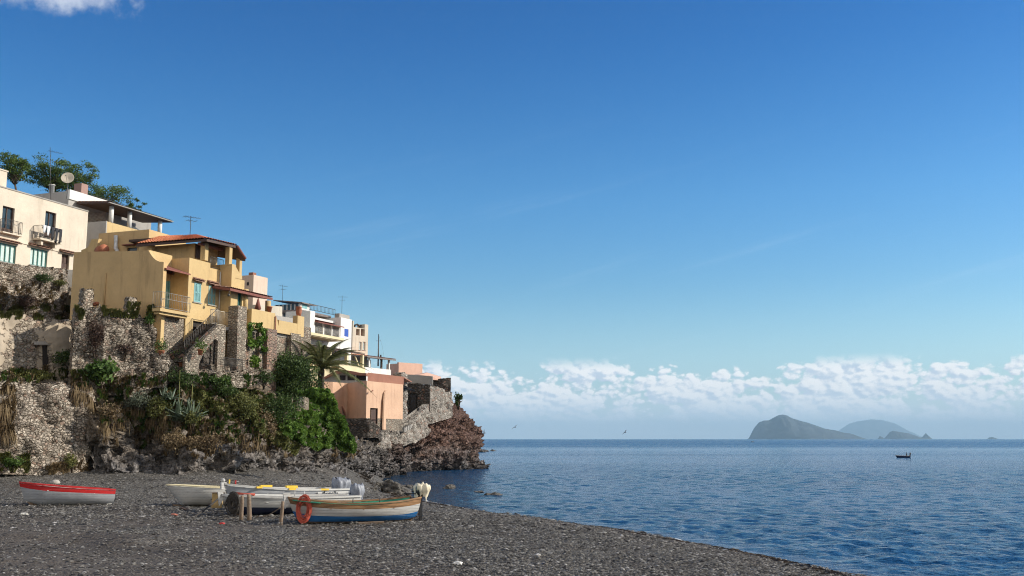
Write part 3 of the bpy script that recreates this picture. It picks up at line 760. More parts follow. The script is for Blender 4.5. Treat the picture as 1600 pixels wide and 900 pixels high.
def tiles(mb, a, b, c, d, pitch=.21, amp=.055, mi=0):
    """barrel tiles on the slope a-b (eave) to d-c (ridge)"""
    a, b, c, d = map(Vector, (a, b, c, d)); n = (b - a).cross(d - a).normalized()
    if n.z < 0: n = -n
    W = max((b - a).length, (c - d).length); Ls = max((d - a).length, (c - b).length)
    nu = max(2, int(W / pitch)) * 6; nv = max(1, int(Ls / .38))
    vs = []; rows = []
    for j in range(nv):
        for e in (0, 1):
            t = (j + e) / nv; lift = .035 * (1 - e)
            row = []
            for i in range(nu + 1):
                u = i / nu; p = a.lerp(b, u).lerp(d.lerp(c, u), t)
                ph = (i % 6) / 6.0; hgt = amp * abs(math.sin(math.pi * ph)) if ph else 0
                vs.append(p + n * (hgt + lift)); row.append(len(vs) - 1)
            rows.append(row)
    fs = [(r0[i], r0[i + 1], r1[i + 1], r1[i]) for r0, r1 in zip(rows[:-1], rows[1:]) for i in range(nu)]
    return mb.add(vs, fs, mi)
def shell(F, mb, x0, x1, y0, y1, z0, z1, front_ops=(), side_ops=(), dep=.22, top=True, mi=0):
    """four walls and a flat roof, openings in the sea front and in the side facing the camera"""
    sh_ = lambda ops, o: [(a - o, b - o, c, d) for a, b, c, d in ops]
    mb.wall((x0, y0, 0), (1, 0, 0), (0, 1, 0), x1 - x0, z0, z1, sh_(front_ops, x0), dep, mi)
    mb.wall((x0, y0, 0), (0, 1, 0), (1, 0, 0), y1 - y0, z0, z1, sh_(side_ops, y0), dep, mi)
    mb.wall((x1, y0, 0), (0, 1, 0), (-1, 0, 0), y1 - y0, z0, z1, (), dep, mi)
    mb.wall((x0, y1, 0), (1, 0, 0), (0, -1, 0), x1 - x0, z0, z1, (), dep, mi)
    if top: mb.add([(x0, y0, z1), (x1, y0, z1), (x1, y1, z1), (x0, y1, z1)], [(0, 1, 2, 3)], mi)
    return mb
def antenna(name, label, base, h, lean=0.0, n=6, group=None, s=1.0):
    t_ = thing(name, label, 'antenna', base, random.uniform(0, 60), group)
    MB().tube([(0, 0, 0), (lean, 0, h)], .022 * s, 5).build('mast', M['metal'], t_)
    mb = MB(); mb.tube([(-.5 * s, 0, h * .93), (.7 * s, 0, h * .93)], .012 * s, 4)
    for k in range(n):
        x = (-.45 + k * 1.1 / n) * s; w_ = (.36 - .03 * k) * s; mb.tube([(x, -w_, h * .93), (x, w_, h * .93)], .009 * s, 4)
    ob_ = mb.build('antenna_bars', M['metal'], t_); mb = MB(); mb.tube([(-.3 * s, 0, h * .75), (.4 * s, 0, h * .75)], .011 * s, 4)
    for k in range(3): x = (-.25 + k * .28) * s; mb.tube([(x, -.4 * s, h * .75), (x, .4 * s, h * .75)], .009 * s, 4)
    mb.build('antenna_bars', M['metal'], t_); return t_

# ---------------------------------------------------------------- beige house at the left edge
h = House('beige_house', 'pale beige two storey flat house at left edge with green framed windows', 'house', P(0, 418, 76), 70)
zr0 = h.f(0, 292)[1]; xe = h.f(136, 360)[0]; zr1 = h.f(136, 330)[1]
ops_px = {'w1': (-14, 25, 380, 409), 'w2': (47, 74, 389, 416), 'd1': (3, 22, 323, 365), 'd2': (70, 87, 331, 372), 'd3': (96, 108, 397, 424)}
ops = {k: h.op(*v) for k, v in ops_px.items()}
mb = MB(); shell(h.F, mb, -7, xe, 0, 7, -2.0, zr0, list(ops.values()), dep=.25)
h.part(mb, 'wall', M['beige'])
h.part(MB().box(-7, xe + .02, -.05, .16, zr0 + .002, zr0 + .10), 'coping', M['concrete'])
for k, c in (('w1', 5), ('w2', 4)):
    h.window(ops[k], 0, .14, 'teal', 'curtain', c, 1, .075)
    o = ops[k]; h.awning(o[0] - .25, o[1] + .2, o[3] + .34, 0, .34)
h.door(ops['d1'], 0, .22, 'darkwood', panes=True); h.door(ops['d2'], 0, .22, 'darkwood', panes=True); h.door(ops['d3'], 0, .22, 'darkwood')
o = ops['d3']; h.awning(o[0] - .3, o[1] + .5, o[3] + .32, 0, .36)
o = ops['d1']; h.part(railing(MB(), [(o[0] - .1, -.03, o[2] + .05), (o[0] - .1, -.35, o[2] + .05), (o[1] + .5, -.35, o[2] + .05), (o[1] + .5, -.03, o[2] + .05)], .95), 'railing', M['metal'])
h.part(MB().box(o[0] - .2, o[1] + .6, -.4, -.002, o[2] - .09, o[2]), 'balcony_slab', M['beige'])
b0 = h.f(62, 377, -.75)[0]; b1 = h.f(96, 382, -.75)[0]; zb = h.f(80, 377, -.4)[1]
h.part(MB().box(b0, b1, -.8, -.002, zb - .14, zb).box(b0 + .3, b0 + .5, -.6, -.004, zb - .5, zb - .144).box(b1 - .5, b1 - .3, -.6, -.004, zb - .5, zb - .144), 'balcony_slab', M['beige'])
h.part(railing(MB(), [(b0 + .03, -.03, zb), (b0 + .03, -.76, zb), (b1 - .03, -.76, zb), (b1 - .03, -.03, zb)], 1.0), 'railing', M['metal'])
h.part(MB().tube([(-3, -.04, h.f(0, 373)[1]), (xe, -.04, h.f(0, 373)[1] + .05)], .03, 6), 'pipe', M['beige'])
mb = MB()                                     # washing over the rail
cl = [('pale shirts and towels hung over the balcony rail of the beige house', 'cloth_white', [(b0 + .35, .55), (b0 + .75, .7)]),
      ('dark trousers hung over the balcony rail of the beige house', 'cloth_dark', [(b0 + 1.2, 1.0), (b0 + 1.6, 1.15), (b0 + 2.0, 1.1)])]
def hanging(F, lab, m, items, y, z, cat='laundry'):
    mb = MB(); g = random.Random(len(items))
    for x, ln in items:
        n = 7; w_ = .34; vs = []
        for j in range(5):
            for i in range(n):
                yy_ = y - .045 + .03 * math.sin(i * 1.9 + x) * j / 4; vs.append((x - w_ / 2 + w_ * i / (n - 1) * (1 - .1 * j), yy_ - .015 * (j > 0), z + .02 - ln * j / 4 - (.05 * ((i * 7 + int(x * 10)) % 3) if j == 4 else 0)))
        for i in range(n): vs.append((x - w_ / 2 + w_ * i / (n - 1), y + .05, z - .25))
        fs = [(j * n + i, j * n + i + 1, (j + 1) * n + i + 1, (j + 1) * n + i) for j in range(4) for i in range(n - 1)]
        fs += [(i, 5 * n + i, 5 * n + i + 1, i + 1) for i in range(n - 1)]
        mb.add([F.W(*v) for v in vs], fs, 0, True)
    o = mb.build('laundry', M[m]); s_ = o.modifiers.new('solid', 'SOLIDIFY'); s_.thickness = .012
    return tag(o, lab, cat)
for lab, m, it in cl: hanging(h.F, lab, m, it, -.78, zb + 1.02)
# brown roof slope and chimney behind the roof edge
h.part(MB().prism([(-7, .6, zr0 + .15), (h.f(30, 297, .6)[0], .6, zr0 + .15), (h.f(16, 290, .6)[0] - 1, 5, zr0 + .95), (-7, 5, zr0 + .95)], (0, 0, .12)), 'roof', M['darkwood'])
cx = h.f(-2, 285, 2)[0]
h.part(MB().box(cx, cx + .75, 2, 2.7, zr0, h.f(2, 266, 2)[1]).box(cx - .06, cx + .81, 1.94, 2.76, h.f(2, 266, 2)[1] + .002, h.f(2, 266, 2)[1] + .1), 'chimney', M['beige'])
pz = h.f(83, 316)[1]; px_ = h.f(83, 330)[0]
antenna('roof_antenna', 'tall thin aerial on the flat roof of the beige house', h.F.W(px_, .35, h.z + pz - h.z + h.z) if False else h.F.W(px_, .3, zr0 + .1), 4.4, -.35)
# satellite dish
db = h.F.W(h.f(105, 300, 3)[0], 3, 0); dpos = P(105, 300, db.y); t_ = thing('satellite_dish', 'round pale satellite dish on a thin pole above the white house', 'satellite dish', dpos, 0)
MB().tube([(0, 0, -.6), (0, 0, .9)], .035, 6).build('pole', M['metal'], t_)
mb = MB(); mb.lathe([(.02, 0), (.25, .03), (.45, .10), (.52, .15), (.53, .17), (.50, .165), (.24, .06), (.02, .03)], n=24)
d_ = mb.build('dish', M['oldcream'], t_); d_.location = (0, -.05, 1.15); d_.rotation_euler = (R(72), 0, R(14))
MB().tube([(0, -.1, .75), (.1, -.65, 1.25)], .015, 5).tube([(.1, -.65, 1.25), (.1, -.72, 1.27)], .045, 6).build('feed_arm', M['metal'], t_)

# ---------------------------------------------------------------- white terrace house higher up
h = House('white_house', 'white flat roofed house with columned porch above the yellow house', 'house', P(104, 360, 88), 70)
zt = h.f(104, 297)[1]; zu = h.f(104, 310)[1]; x2 = h.f(191, 324)[0]; yi = h.sd(52, 304)[0]; zf = h.f(170, 356)[1]
mb = MB(); shell(h.F, mb, 0, x2, 0, yi, -3, zt); h.part(mb, 'wall', M['grey_and_shade_plaster'], label='shaded grey side wall')  # the white house's shaded side, its shade put into the grey colour
h.part(MB().box(-.03, x2 + .02, -.12, .25, zu, zt + .12), 'parapet', M['white'])
pe = -h.sd(194, 365, .3)[0]; pe = max(1.2, min(3.2, pe))
xe = h.f(258, 362, -pe)[0]; zs = h.f(200, 355, -pe)[1]
mb = MB(); mb.box(1.2, xe, -pe, -.002, -3, zs - .7).box(1.2, 1.4, -pe, -.002, zs - .7, zs).box(1.4, xe, -pe, -pe + .2, zs - .7, zs)
h.part(mb, 'terrace', M['yellow'])
h.part(MB().box(1.1, 1.196, -pe - .1, -.004, -3, zs), 'terrace_side', M['grey_and_shade_plaster'])  # terrace side turned from the sun, shade painted as grey
r0 = Vector((0.2, -.15, zu - .05)); e0z = h.f(176, 321, -pe - .3)[1]
zE = h.f(230, 334, -pe - .4)[1]
mb = MB(); mb.prism([(.8, -.13, zu - .1), (.8, -pe - .45, zE), (.8, -pe - .45, zE - .14), (.8, -.13, zu - .26)], (xe - .4, 0, 0)); h.part(mb, 'porch_roof', M['darkwood'])
h.part(MB().box(.8, xe + .4, -pe - .60, -pe - .46, zE - .10, zE - .02), 'gutter', M['concrete'])
mb = MB(); tiles(mb, (.8, -pe - .4, zE + .03), (xe + .4, -pe - .4, zE + .03), (xe + .4, -.13, zu - .06), (.8, -.13, zu - .06), .25, .05); h.part(mb, 'porch_tiles', M['oldtile'])
for px in (173, 202, 250):
    x = h.f(px, 350, -pe + .15)[0]; x = min(max(x, 1.35), xe - .3)
    h.part(MB().lathe([(.20, 0), (.2, zE - zs - .12)], (x, -pe + .15, zs), 14), 'column', M['white'])
mb = MB(); mb.box(1.6, 1.75, -pe * .55, -pe * .55 + .1, zs - .6, zu - .7)
k = 1.4
lat = MB()
for i in range(14):
    lat.tube([(-.02 + .0, -pe * .95 + i * .14, zs + .02), (-.02, -pe * .95 + i * .14 + .35, zs + .9)], .012, 4)
    lat.tube([(-.02, -pe * .95 + i * .14 + .35, zs + .02), (-.02, -pe * .95 + i * .14, zs + .9)], .012, 4)
la = h.part(lat, 'lattice', M['darkwood']); la.location = (1.3, 0, 0)
mb = MB(); mb.lathe([(.9, 0), (.9, .75), (.75, 1.2), (.4, 1.45), (.05, 1.5)], (h.f(204, 350, -.6 - .5)[0], -1.1, zs - .7), 20); h.part(mb, 'oven', M['white'])
for px, hh in ((128, 284), (124, 288)):
    pass
x = h.f(128, 300, 4)[0]; z1 = h.f(128, 286, 4)[1]
h.part(MB().box(x - .1, x + .75, 4, 4.9, zt, z1), 'chimney', plaster('rosy', (.38, .24, .20), amt=.3))
x = h.f(75, 304, 6)[0]
h.part(MB().lathe([(.25, 0), (.25, h.f(75, 290, 6)[1] - zt), (.3, h.f(75, 290, 6)[1] - zt), (.3, h.f(75, 289, 6)[1] - zt)], (max(x, .4), 5.6, zt), 10), 'chimney', M['white'])
mb = MB(); xr0 = h.f(146, 310, 3)[0]; railing(mb, [(xr0, 3, zt + .1), (h.f(200, 325, 3)[0], 3, zt + .1)], 1.15, .35, .018, (1.0, .5, .1)); h.part(mb, 'railing', M['metal'])
h.part(MB().box(x2 - .02, h.f(206, 325, 2)[0] + 1, .4, yi, zt - 2.6, zt - .3), 'roof', M['concrete'])

# ---------------------------------------------------------------- big yellow house
O = P(249, 546, 62)
h = House('yellow_house', 'large ochre yellow house with tiled loggia roof and blue shutters on stone base', 'house', O, 70)
Y = h
zc = h.f(249, 408)[1]; yb = h.sd(115, 400)[0]; ztop = h.sd(232, 391)[1]; zlt = h.sd(115, 394)[1]; yc = h.sd(232, 391)[0]
xr = h.f(294, 450)[0]; x3 = h.f(344, 450)[0]; x4 = h.f(328, 430)[0]
xq = h.f(253, 500)[0]; xk = h.f(289, 510)[0]
# side wall facing the camera, its top dipping to the corner in a curve
prof = [(yb, -1.5), (yb, zlt)] + [(yc + .25, ztop + .02), (yc + .05, ztop + .06)]
for i in range(1, 9):
    a = i / 8 * math.pi / 2; prof.append((yc - (yc - .12) * (1 - math.cos(a)) * 1.0 if False else yc - (yc - .10) * math.sin(a) ** 1.0 * 1.0, ztop - (ztop - zc) * (1 - math.cos(a))))
prof = [(yb, -1.5), (yb, zlt), (yc + .3, ztop), (yc, ztop)]
for i in range(1, 9):
    a = i / 8; prof.append((yc * (1 - a * .93), ztop - (ztop - zc - .03) * (1 - (1 - a) ** 2.2)))
prof += [(0, zc), (0, -1.5)]
mb = MB(); mb.prism([(0, y, z) for y, z in prof], (.30, 0, 0)); h.part(mb, 'side_wall', M['yellow_shaded'])
ys_ = 1.35                                      # depth of the balcony recess
door_o = h.op(255.5, 266.5, 431, 482, ys_)
zfl = h.f(255, 485, 0)[1]
mb = MB(); mb.wall((.30, ys_, 0), (1, 0, 0), (0, 1, 0), xr - .30, zfl, h.f(262, 398, ys_)[1], [(door_o[0] - .30, door_o[1] - .30, zfl + .02, door_o[3])], .2)
mb.box(.305, xr, .02, ys_ + 3, zfl - .25, zfl)                               # floor of the recess
win = [h.op(303, 313.6, 442, 472), h.op(325.5, 336, 446.5, 476)]
ztb = h.f(294, 402)[1]; zt4 = h.f(328, 421)[1]
low = h.op(299, 318, 502, 523)
mb.wall((xr, 0, 0), (1, 0, 0), (0, 1, 0), x4 - xr, -1.5, ztb, [(a - xr, b - xr, c, d) for a, b, c, d in (win[0],)] + [(low[0] - xr, min(low[1], x4 - .02) - xr, low[2], low[3])], .16)
mb.wall((x4, 0, 0), (1, 0, 0), (0, 1, 0), x3 - x4, -1.5, zt4, [(win[1][0] - x4, win[1][1] - x4, win[1][2], win[1][3])] if win[1][0] > x4 else [], .16)
mb.wall((xr, 0, 0), (0, 1, 0), (1, 0, 0), ys_ + .9, zfl - .25, ztb, (), .1)
mb.add([(xr, 0, ztb), (x4, 0, ztb), (x4, 1.2, ztb), (xr, 1.2, ztb)], [(0, 1, 2, 3)])
mb.add([(x4, 0, zt4), (x3, 0, zt4), (x3, 5.2, zt4), (x4, 5.2, zt4)], [(0, 1, 2, 3)])
mb.add([(x4, 0, zt4), (x4, 1.2, zt4), (x4, 1.2, ztb), (x4, 0, ztb)], [(0, 1, 2, 3)])
mb.box(0.02, .26, .02, .05, 0, .1)
h.part(mb, 'front_wall', M['yellow'])
# corner pilaster, stone panel, second pilaster, band
mb = MB(); mb.box(.002, .30, -.03, .0, -1.5, zfl - .25).box(.30, xr + .0, -.02, .22, h.f(268, 492)[1] - .02, zfl - .252) ; mb.box(xk - .02, xk + .75, -.03, .22, -1.5, h.f(290, 495)[1])
h.part(mb, 'pilaster', M['yellow'])
h.part(MB().box(.30, xk - .02, .06, .4, -1.5, h.f(268, 492)[1] - .022), 'stone_panel', M['pier'])
zr_ = h.f(262, 399, ys_)[1]
h.part(MB().prism([(.1, ys_, h.f(262, 417, .2)[1] + .35), (.1, -.15, h.f(254, 418, -.1)[1]), (.1, -.15, h.f(254, 418, -.1)[1] - .08), (.1, ys_, h.f(262, 417, .2)[1] + .26)], (xr - .1, 0, 0)), 'canopy', M['maroon'])
d_ = h.door((door_o[0], door_o[1], zfl + .02, door_o[3]), ys_, .12, 'aqua')
mb = MB(); xa, xb_ = door_o[1] + .02, door_o[1] + .42; mb.box(xa, xb_, ys_ - .06, ys_ - .01, zfl + .05, door_o[3]); mb.build('shutter', M['aqua'], d_)
h.awning(door_o[0] - .1, door_o[1] + .5, door_o[3] + .3, ys_, .25)
yg = h.sd(165, 440)[0]; h.part(MB().tube([(-.05, yg, h.sd(165, 482)[1]), (-.05, yg, h.sd(165, 428)[1]), (.1, yg, h.sd(165, 426)[1])], .05, 6), 'wall_pipe', M['yellow_shaded'])
# balcony
bx0 = h.f(248, 486, -.6)[0]; bx1 = h.f(297, 490, -.6)[0]; zb = zfl
mb = MB(); mb.box(bx0 + .1, bx1, -.62, -.035, zb - .18, zb).box(bx0 + .25, bx1 - .1, -.45, -.04, zb - .34, zb - .184); h.part(mb, 'balcony_slab', M['yellow'])
mb = MB(); pts = [(bx0 + .12, -.04, zb), (bx0 + .12, -.58, zb), (bx1 - .05, -.58, zb), (bx1 - .05, -.04, zb)]
railing(mb, pts, 1.0, .16, .010); railing(mb, [(bx0 + .12, -.66, zb + .25), (bx1 - .05, -.66, zb + .25)], .35, .22, .01, (1.0,)); h.part(mb, 'railing', M['rail_grey'])
for o in win:
    h.shutters(o, 0, 'aqua'); h.awning(o[0] - .18, o[1] + .18, o[3] + .30, 0, .26)
mb = MB(); mb.box(low[0], low[1], .17, .2, low[2], low[3]); h.part(mb, 'window', M['dark'])
# projecting stair tower at the right end
yp = h.sd(362, 430, x3)[0]; yp = max(-2.6, min(-.6, yp)); ztw = h.f(344, 413, 0)[1] if True else 0
x5 = h.f(381, 470, yp)[0]; zt1 = h.sd(353, 413, x3)[1]
mb = MB(); mb.box(x3, x3 + .4, yp, 1.2, -.5, zt1)
zst = [h.f(368, 428, yp)[1], h.f(376, 437, yp)[1]]
doorp = h.f(374, 470, yp)
dp = h.op(371, 378, 457, 492, yp + .0)
xm = (x3 + .4 + x5) / 2
mb.wall((x3 + .4, yp + .002, 0), (1, 0, 0), (0, 1, 0), x5 - x3 - .4, -.5, zt1 - .9, [(dp[0] - x3 - .4, min(dp[1], x5 - .05) - x3 - .4, dp[2], dp[3])], .2)
mb.add([(x5, yp + .002, -.5), (x5, 2, -.5), (x5, 2, zt1 - .9), (x5, yp + .002, zt1 - .9)], [(0, 1, 2, 3)])
mb.add([(x3 + .4, yp, zt1 - .9), (x5, yp, zt1 - .9), (x5, 2, zt1 - .9), (x3 + .4, 2, zt1 - .9)], [(0, 1, 2, 3)])
mb.prism([(x3 + .4, yp, zt1 - .88), (x5 - .3, yp, zt1 - .88), (x5 - .3, yp, zt1 - .62), ((x3 + .4 + x5) / 2, yp, zt1 - .55), (x3 + .4, yp, zt1 - .1)], (0, .3, 0))
h.part(mb, 'tower_wall', M['yellow'])
d_ = h.door((dp[0], min(dp[1], x5 - .05), dp[2], dp[3]), yp, .18, 'teal')
# pipe down the facade and a lamp bracket
mb = MB(); xp = h.f(341, 480)[0]; mb.tube([(xp, -.06, 1.5), (xp, -.06, zt4)], .035, 6); h.part(mb, 'drainpipe', M['whitemetal'])
mb = MB(); a_ = h.f(344, 455)[0], h.f(344, 455)[1]; mb.tube([(a_[0] + .1, yp * .35, a_[1]), (a_[0] - .9, -1.4, a_[1] - .15), (a_[0] - 1.0, -1.4, a_[1] - .35)], .02, 5); mb.lathe([(.03, 0), (.13, -.14), (.05, -.2)], (a_[0] - 1.0, -1.4, a_[1] - .35), 8); h.part(mb, 'wall_lamp', M['metal'])
# upper floor behind the loggia
zl = ztb
zeA = h.f(330, 377, -.2)[1]
mb = MB(); xw0 = -.0; 
bx = h.f(303, 400, 3.2)
xL = h.f(323, 377, -.55)[0] + .9; mb.box(xL, x3 + 1.0, max(1.0, h.sd(304, 390, xL)[0]), h.sd(217, 390, xL)[0], zl - 1.4, zeA - .05)
h.part(mb, 'loggia_wall', M['yellow_shaded'])
ydo = max(1.0, h.sd(304, 390, xL)[0]); o_ = pxop(h.F, 305, 312, 383, 404, ydo); h.part(MB().box(o_[0], o_[1], ydo - .06, ydo - .004, o_[2], o_[3]), 'door', M['darkwood'])
# loggia columns
def col(px, pyt, pyb, y, r=.2, square=True):
    x, z1_ = h.f(px, pyt, y); z0_ = h.f(px, pyb, y)[1]
    return h.part(MB().box(x - r, x + r, y - r, y + r, z0_, z1_), 'column', M['yellow'], bevel=.03)
col(320, 380, 408, .25, .19); col(358, 386, 416, yp * .55, .17); col(374, 402, 432, yp + .25, .15)
col(236.5, 383, 394, 4.2, .18)
h.part(MB().box(x4 - .02, x3 + .4, .0 + .02, .1, zt4, zt4 + .12), 'sill_band', M['yellow'])
mb = MB(); railing(mb, [(x4 + .05, .06, zt4 + .12), (x3 + .3, .06, zt4 + .12)], .75, .12, .014); h.part(mb, 'railing', M['metal'])
# roof over the loggia: eaves A-B (towards the camera), B-C (towards the sea), end hip C-D
h.A = h.sd(213, 377, -.3)
def at(px, py, y): x, z = h.f(px, py, y); return Vector((x, y, z))
B_ = at(323, 377, -.55); A_ = Vector((B_.x - .25, h.sd(213, 377, B_.x)[0], h.sd(213, 377, B_.x)[1]))
A_.x = B_.x
C_pt = at(370, 383.5, -.75); D_pt = at(383.5, 404, yp - .35)
xF = D_pt.x
ridge0 = Vector((B_.x + 2.2, A_.y * .55, 0)); 
A_.z = B_.z = (A_.z + B_.z) / 2
rz_ = at(300, 366, 3.0).z
R0 = Vector((B_.x + 2.0, A_.y - .3, h.f(225, 367, A_.y - .3)[1])); R0.z = B_.z + .85
R1 = Vector((B_.x + 2.4, 2.2, B_.z + .85)); R2 = Vector((C_pt.x + .2, 2.2, C_pt.z + .75)); R3 = Vector((C_pt.x, 3.5, B_.z + .5))
mb = MB(); tiles(mb, A_, B_, R1, R0, .23, .07); tiles(mb, B_, C_pt, R2, R1, .23, .07); tiles(mb, C_pt, D_pt, D_pt + Vector((.6, 4.5, .9)), R2, .23, .07)
th = Vector((0, 0, -.16)); dn = Vector((0, 0, -.03))
ru = MB()
for q in ([A_, B_, R1, R0], [B_, C_pt, R2, R1], [C_pt, D_pt, D_pt + Vector((.6, 4.5, .9)), R2]): ru.prism([p + dn for p in q], th)
ru.prism([R0 + dn, R1 + dn, R2 + dn, Vector((R2.x, 7.4, R2.z)) + dn, Vector((R0.x, 7.4, R0.z)) + dn], th)
h.part(mb, 'roof', M['tile']); h.part(ru, 'roof_boards', M['darkwood'])
mb = MB(); mb.tube([C_pt + Vector((0, -.02, -.02)), D_pt + Vector((0, -.02, -.02))], .09, 6); mb.box(B_.x + .2, x3 + .3, .12, .3, B_.z - .32, B_.z - .17); h.part(mb, 'roof_beam', M['maroon'])
# parapet of the yard behind the curved wall, rear block, pipe, barrel
h.part(MB().box(.32, xr - .02, ys_ + .01, ys_ + .2, zfl + 2.2, zr_ + .05), 'parapet', M['yellow'])
yr_ = yb + 3.2
def rear(px, py, y=yr_): x, z = h.F.side(px, py, 6.0); return x, z
yA, zA = rear(165, 364); yB, zB = rear(222, 362); 
mb = MB(); mb.wall((6.0, yB - .6, 0), (0, 1, 0), (1, 0, 0), yA - yB + 1.2, 3, zA, [((rear(214, 390)[0] - yB + .6), (rear(198, 390)[0] - yB + .6), rear(205, 400)[1], rear(205, 387)[1])], .15)
mb.box(6.0, 10, yB - .6, yB - .59, 3, zA).add([(6.0, yB - .6, zA), (10, yB - .6, zA), (10, yA + .6, zA), (6.0, yA + .6, zA)], [(0, 1, 2, 3)])
h.part(mb, 'rear_wall', M['yellow_shaded'])
h.part(MB().box(6.16, 6.2, rear(215, 390)[0], rear(197, 390)[0], rear(205, 401)[1], rear(205, 386)[1]), 'window', M['glass'])
h.part(MB().prism([(5.95, rear(215, 381)[0], rear(205, 381)[1]), (5.6, rear(215, 381)[0], rear(205, 382)[1] - .05), (5.6, rear(215, 381)[0], rear(205, 382)[1] - .1), (5.95, rear(215, 381)[0], rear(205, 382)[1] - .1)], (0, rear(196, 381)[0] - rear(215, 381)[0], 0)), 'awning', M['maroon'])
h.part(MB().tube([(5.8, rear(184, 369)[0], rear(184, 369)[1]), (5.8, rear(184, 388)[0], rear(184, 388)[1]), (5.7, rear(190, 397)[0], rear(190, 398)[1])], .14, 8), 'drainpipe', M['whitemetal'])
cp = MB(); ya, za = rear(150, 393); yb2, zb2 = rear(167, 376)
cp.prism([(5.2, rear(140, 394)[0], za - .8), (5.2, rear(140, 393)[0], za), (5.2, rear(150, 389)[0], za + .15), (5.2, rear(154, 380)[0], zb2 - .2), (5.2, rear(156, 376)[0], zb2), (5.2, yb2, zb2), (5.2, rear(164, 385)[0], zb2 - .6), (5.2, rear(158, 396)[0], za - .8)], (.3, 0, 0)); h.part(cp, 'curved_wall', M['yellow'])
mb = MB(); mb.tube([(0, 0, 0), (0, 0, .95)], .36, 14); br = tag(mb.build('barrel', M['terracotta']), 'small round barrel lying in the yard behind the ochre wall', 'barrel')
br.location = h.F.W(5.4, rear(165, 396)[0], rear(165, 397)[1] + .1); br.rotation_euler = (R(90), 0, R(40))
x = h.f(237, 391, 3.2)
antenna('roof_antenna', 'thin aerial standing on the ridge of the red tiled loggia roof', h.F.W(h.f(297, 365, 2.4)[0], 2.4, B_.z + .8), 1.35, 0, 6)

# outside stair to the platform, its arch and railing
yo = yp - .2
st = thing('stone_stair', 'stone stair with iron railing climbing to the yellow house platform', 'stair', h.F.W(0, 0, 0), 70)
def spt(px, py, y=-1.55): x, z = h.f(px, py, y); return x, z
x0, z0 = spt(286, 556); x1, z1 = spt(338, 506); x9, z9 = spt(371, 505)
n = 16; mb = MB()
for i in range(n):
    xa = x0 + (x1 - x0) * i / n; xb = x0 + (x1 - x0) * (i + 1) / n; zz = z0 + (z1 - z0) * (i + 1) / n
    mb.box(xa, xb, -1.55, -.55, max(zz - .5, -1.5), zz)
sp = mb.build('steps', M['darkstone'], st)
xs1, zs1 = spt(318, 530); 
ax0, az0 = spt(316, 545); ax1, az1 = spt(335, 520)
mb = MB()
outline = [(x0, -1.5)] + [(x0, z0 - .1), (x1, z1 - .1), (x1 + .75, z1 - .1), (x1 + .75, -1.5), (x1 - .02, -1.5)]
arc = [(x1 - .02, z1 - 1.1), (x1 - .35, z1 - 1.0), (x1 - .9, z1 - 1.45), (x1 - 1.45, z1 - 2.05), (x1 - 1.8, z1 - 2.6), (x1 - 1.9, -1.5)]
mb.prism([(a, -1.75, b) for a, b in outline + arc], (0, .2, 0)); mb.build('stringer_wall', M['pier'], st)
MB().prism([(x0 + .3, -.5, -1.5), (x0 + .3, -.5, z0 - .3), (x1, -.5, z1 - .3), (x9 + .2, -.5, z1 - .3), (x9 + .2, -.5, -1.5)], (0, .1, 0)).build('arch_shade_wall', M['darkstone'], st)  # dark wall put in as the shadow seen through the arch
MB().box(x1, x9, yo - .1, -.02, z1 - .22, z1).build('platform', M['concrete'], st)
mb = MB(); railing(mb, [(x0, -1.6, z0 + .02), (x1, -1.6, z1 + .02)], .95, .20, .012); mb.build('stair_railing', M['metal'], st); mb = MB(); railing(mb, [(x1, -1.6, z1), (x1, yo, z1), (x9 - .2, yo, z1)], .95, .12, .014); mb.build('railing', M['oldcream'], st)
MB().box(x1 + .76, x9 + .3, .1, .3, -2, z1 - .25).build('recess_shade_wall', M['darkstone'], st)  # dark wall put in as the shade under the platform
MB().tube([(spt(354, 570)[0], -1.2, -1.0), (spt(354, 570)[0], -1.2, z1 - .25)], .07, 8).build('prop', M['wood'], st)
mb = MB(); railing(mb, [(spt(341, 575)[0], -1.9, spt(350, 583)[1]), (spt(372, 575)[0], -1.9, spt(350, 583)[1])], .95, .12, .012); mb.build('gate_railing', M['metal'], st)
tag(st)

# ---------------------------------------------------------------- generic free-form slab: pixel outline at real distances, real thickness
def slab(pts, off, m, name, parent=None, label=None, cat=None):
    mb = MB(); mb.prism([P(*p) for p in pts], off); o = mb.build(name, m, parent)
    if label: tag(o, label, cat)
    return o
U = Y.F.u; W_ = Y.F.w
# ---------------------------------------------------------------- yellow porch house next to it
h = House('porch_house', 'yellow terrace house with tiled porch roof on columns right of the stair', 'house', Y.F.W(Y.f(383, 500, yp)[0], yp - .5, 0), 70)
PH = h
def a2(px, py, y): x, z = h.f(px, py, y); return Vector((x, y, z))
xt1 = h.f(430, 495)[0]; xt2 = h.f(475, 510)[0]; ztt = h.f(383, 480)[1]; zt2 = h.f(452, 500)[1]; zbt = h.f(430, 519)[1]
zcut = h.f(430, 500)[1]
mb = MB(); mb.box(0, xt1, 0, .25, zbt, ztt); mb.prism([(xt1, 0, zbt), (xt1, 0, ztt - .1), (xt1 + .25, 0, ztt - .35), (xt1 + .5, 0, ztt - .9), (xt1 + .5, 0, zbt)], (0, .25, 0))
mb.box(xt1 + .5, xt2 - .9, 0.01, .25, zbt, h.f(440, 501)[1]); mb.box(xt2 - .9, xt2, 0, .4, zbt, h.f(470, 494)[1]); mb.box(0, .25, .25, 2.5, zbt, ztt)
h.part(mb, 'terrace_wall', M['yellow'])
h.part(MB().box(.1, xt2 - .1, .26, 7, zbt - .2, zbt + .6), 'terrace_floor', M['concrete'])
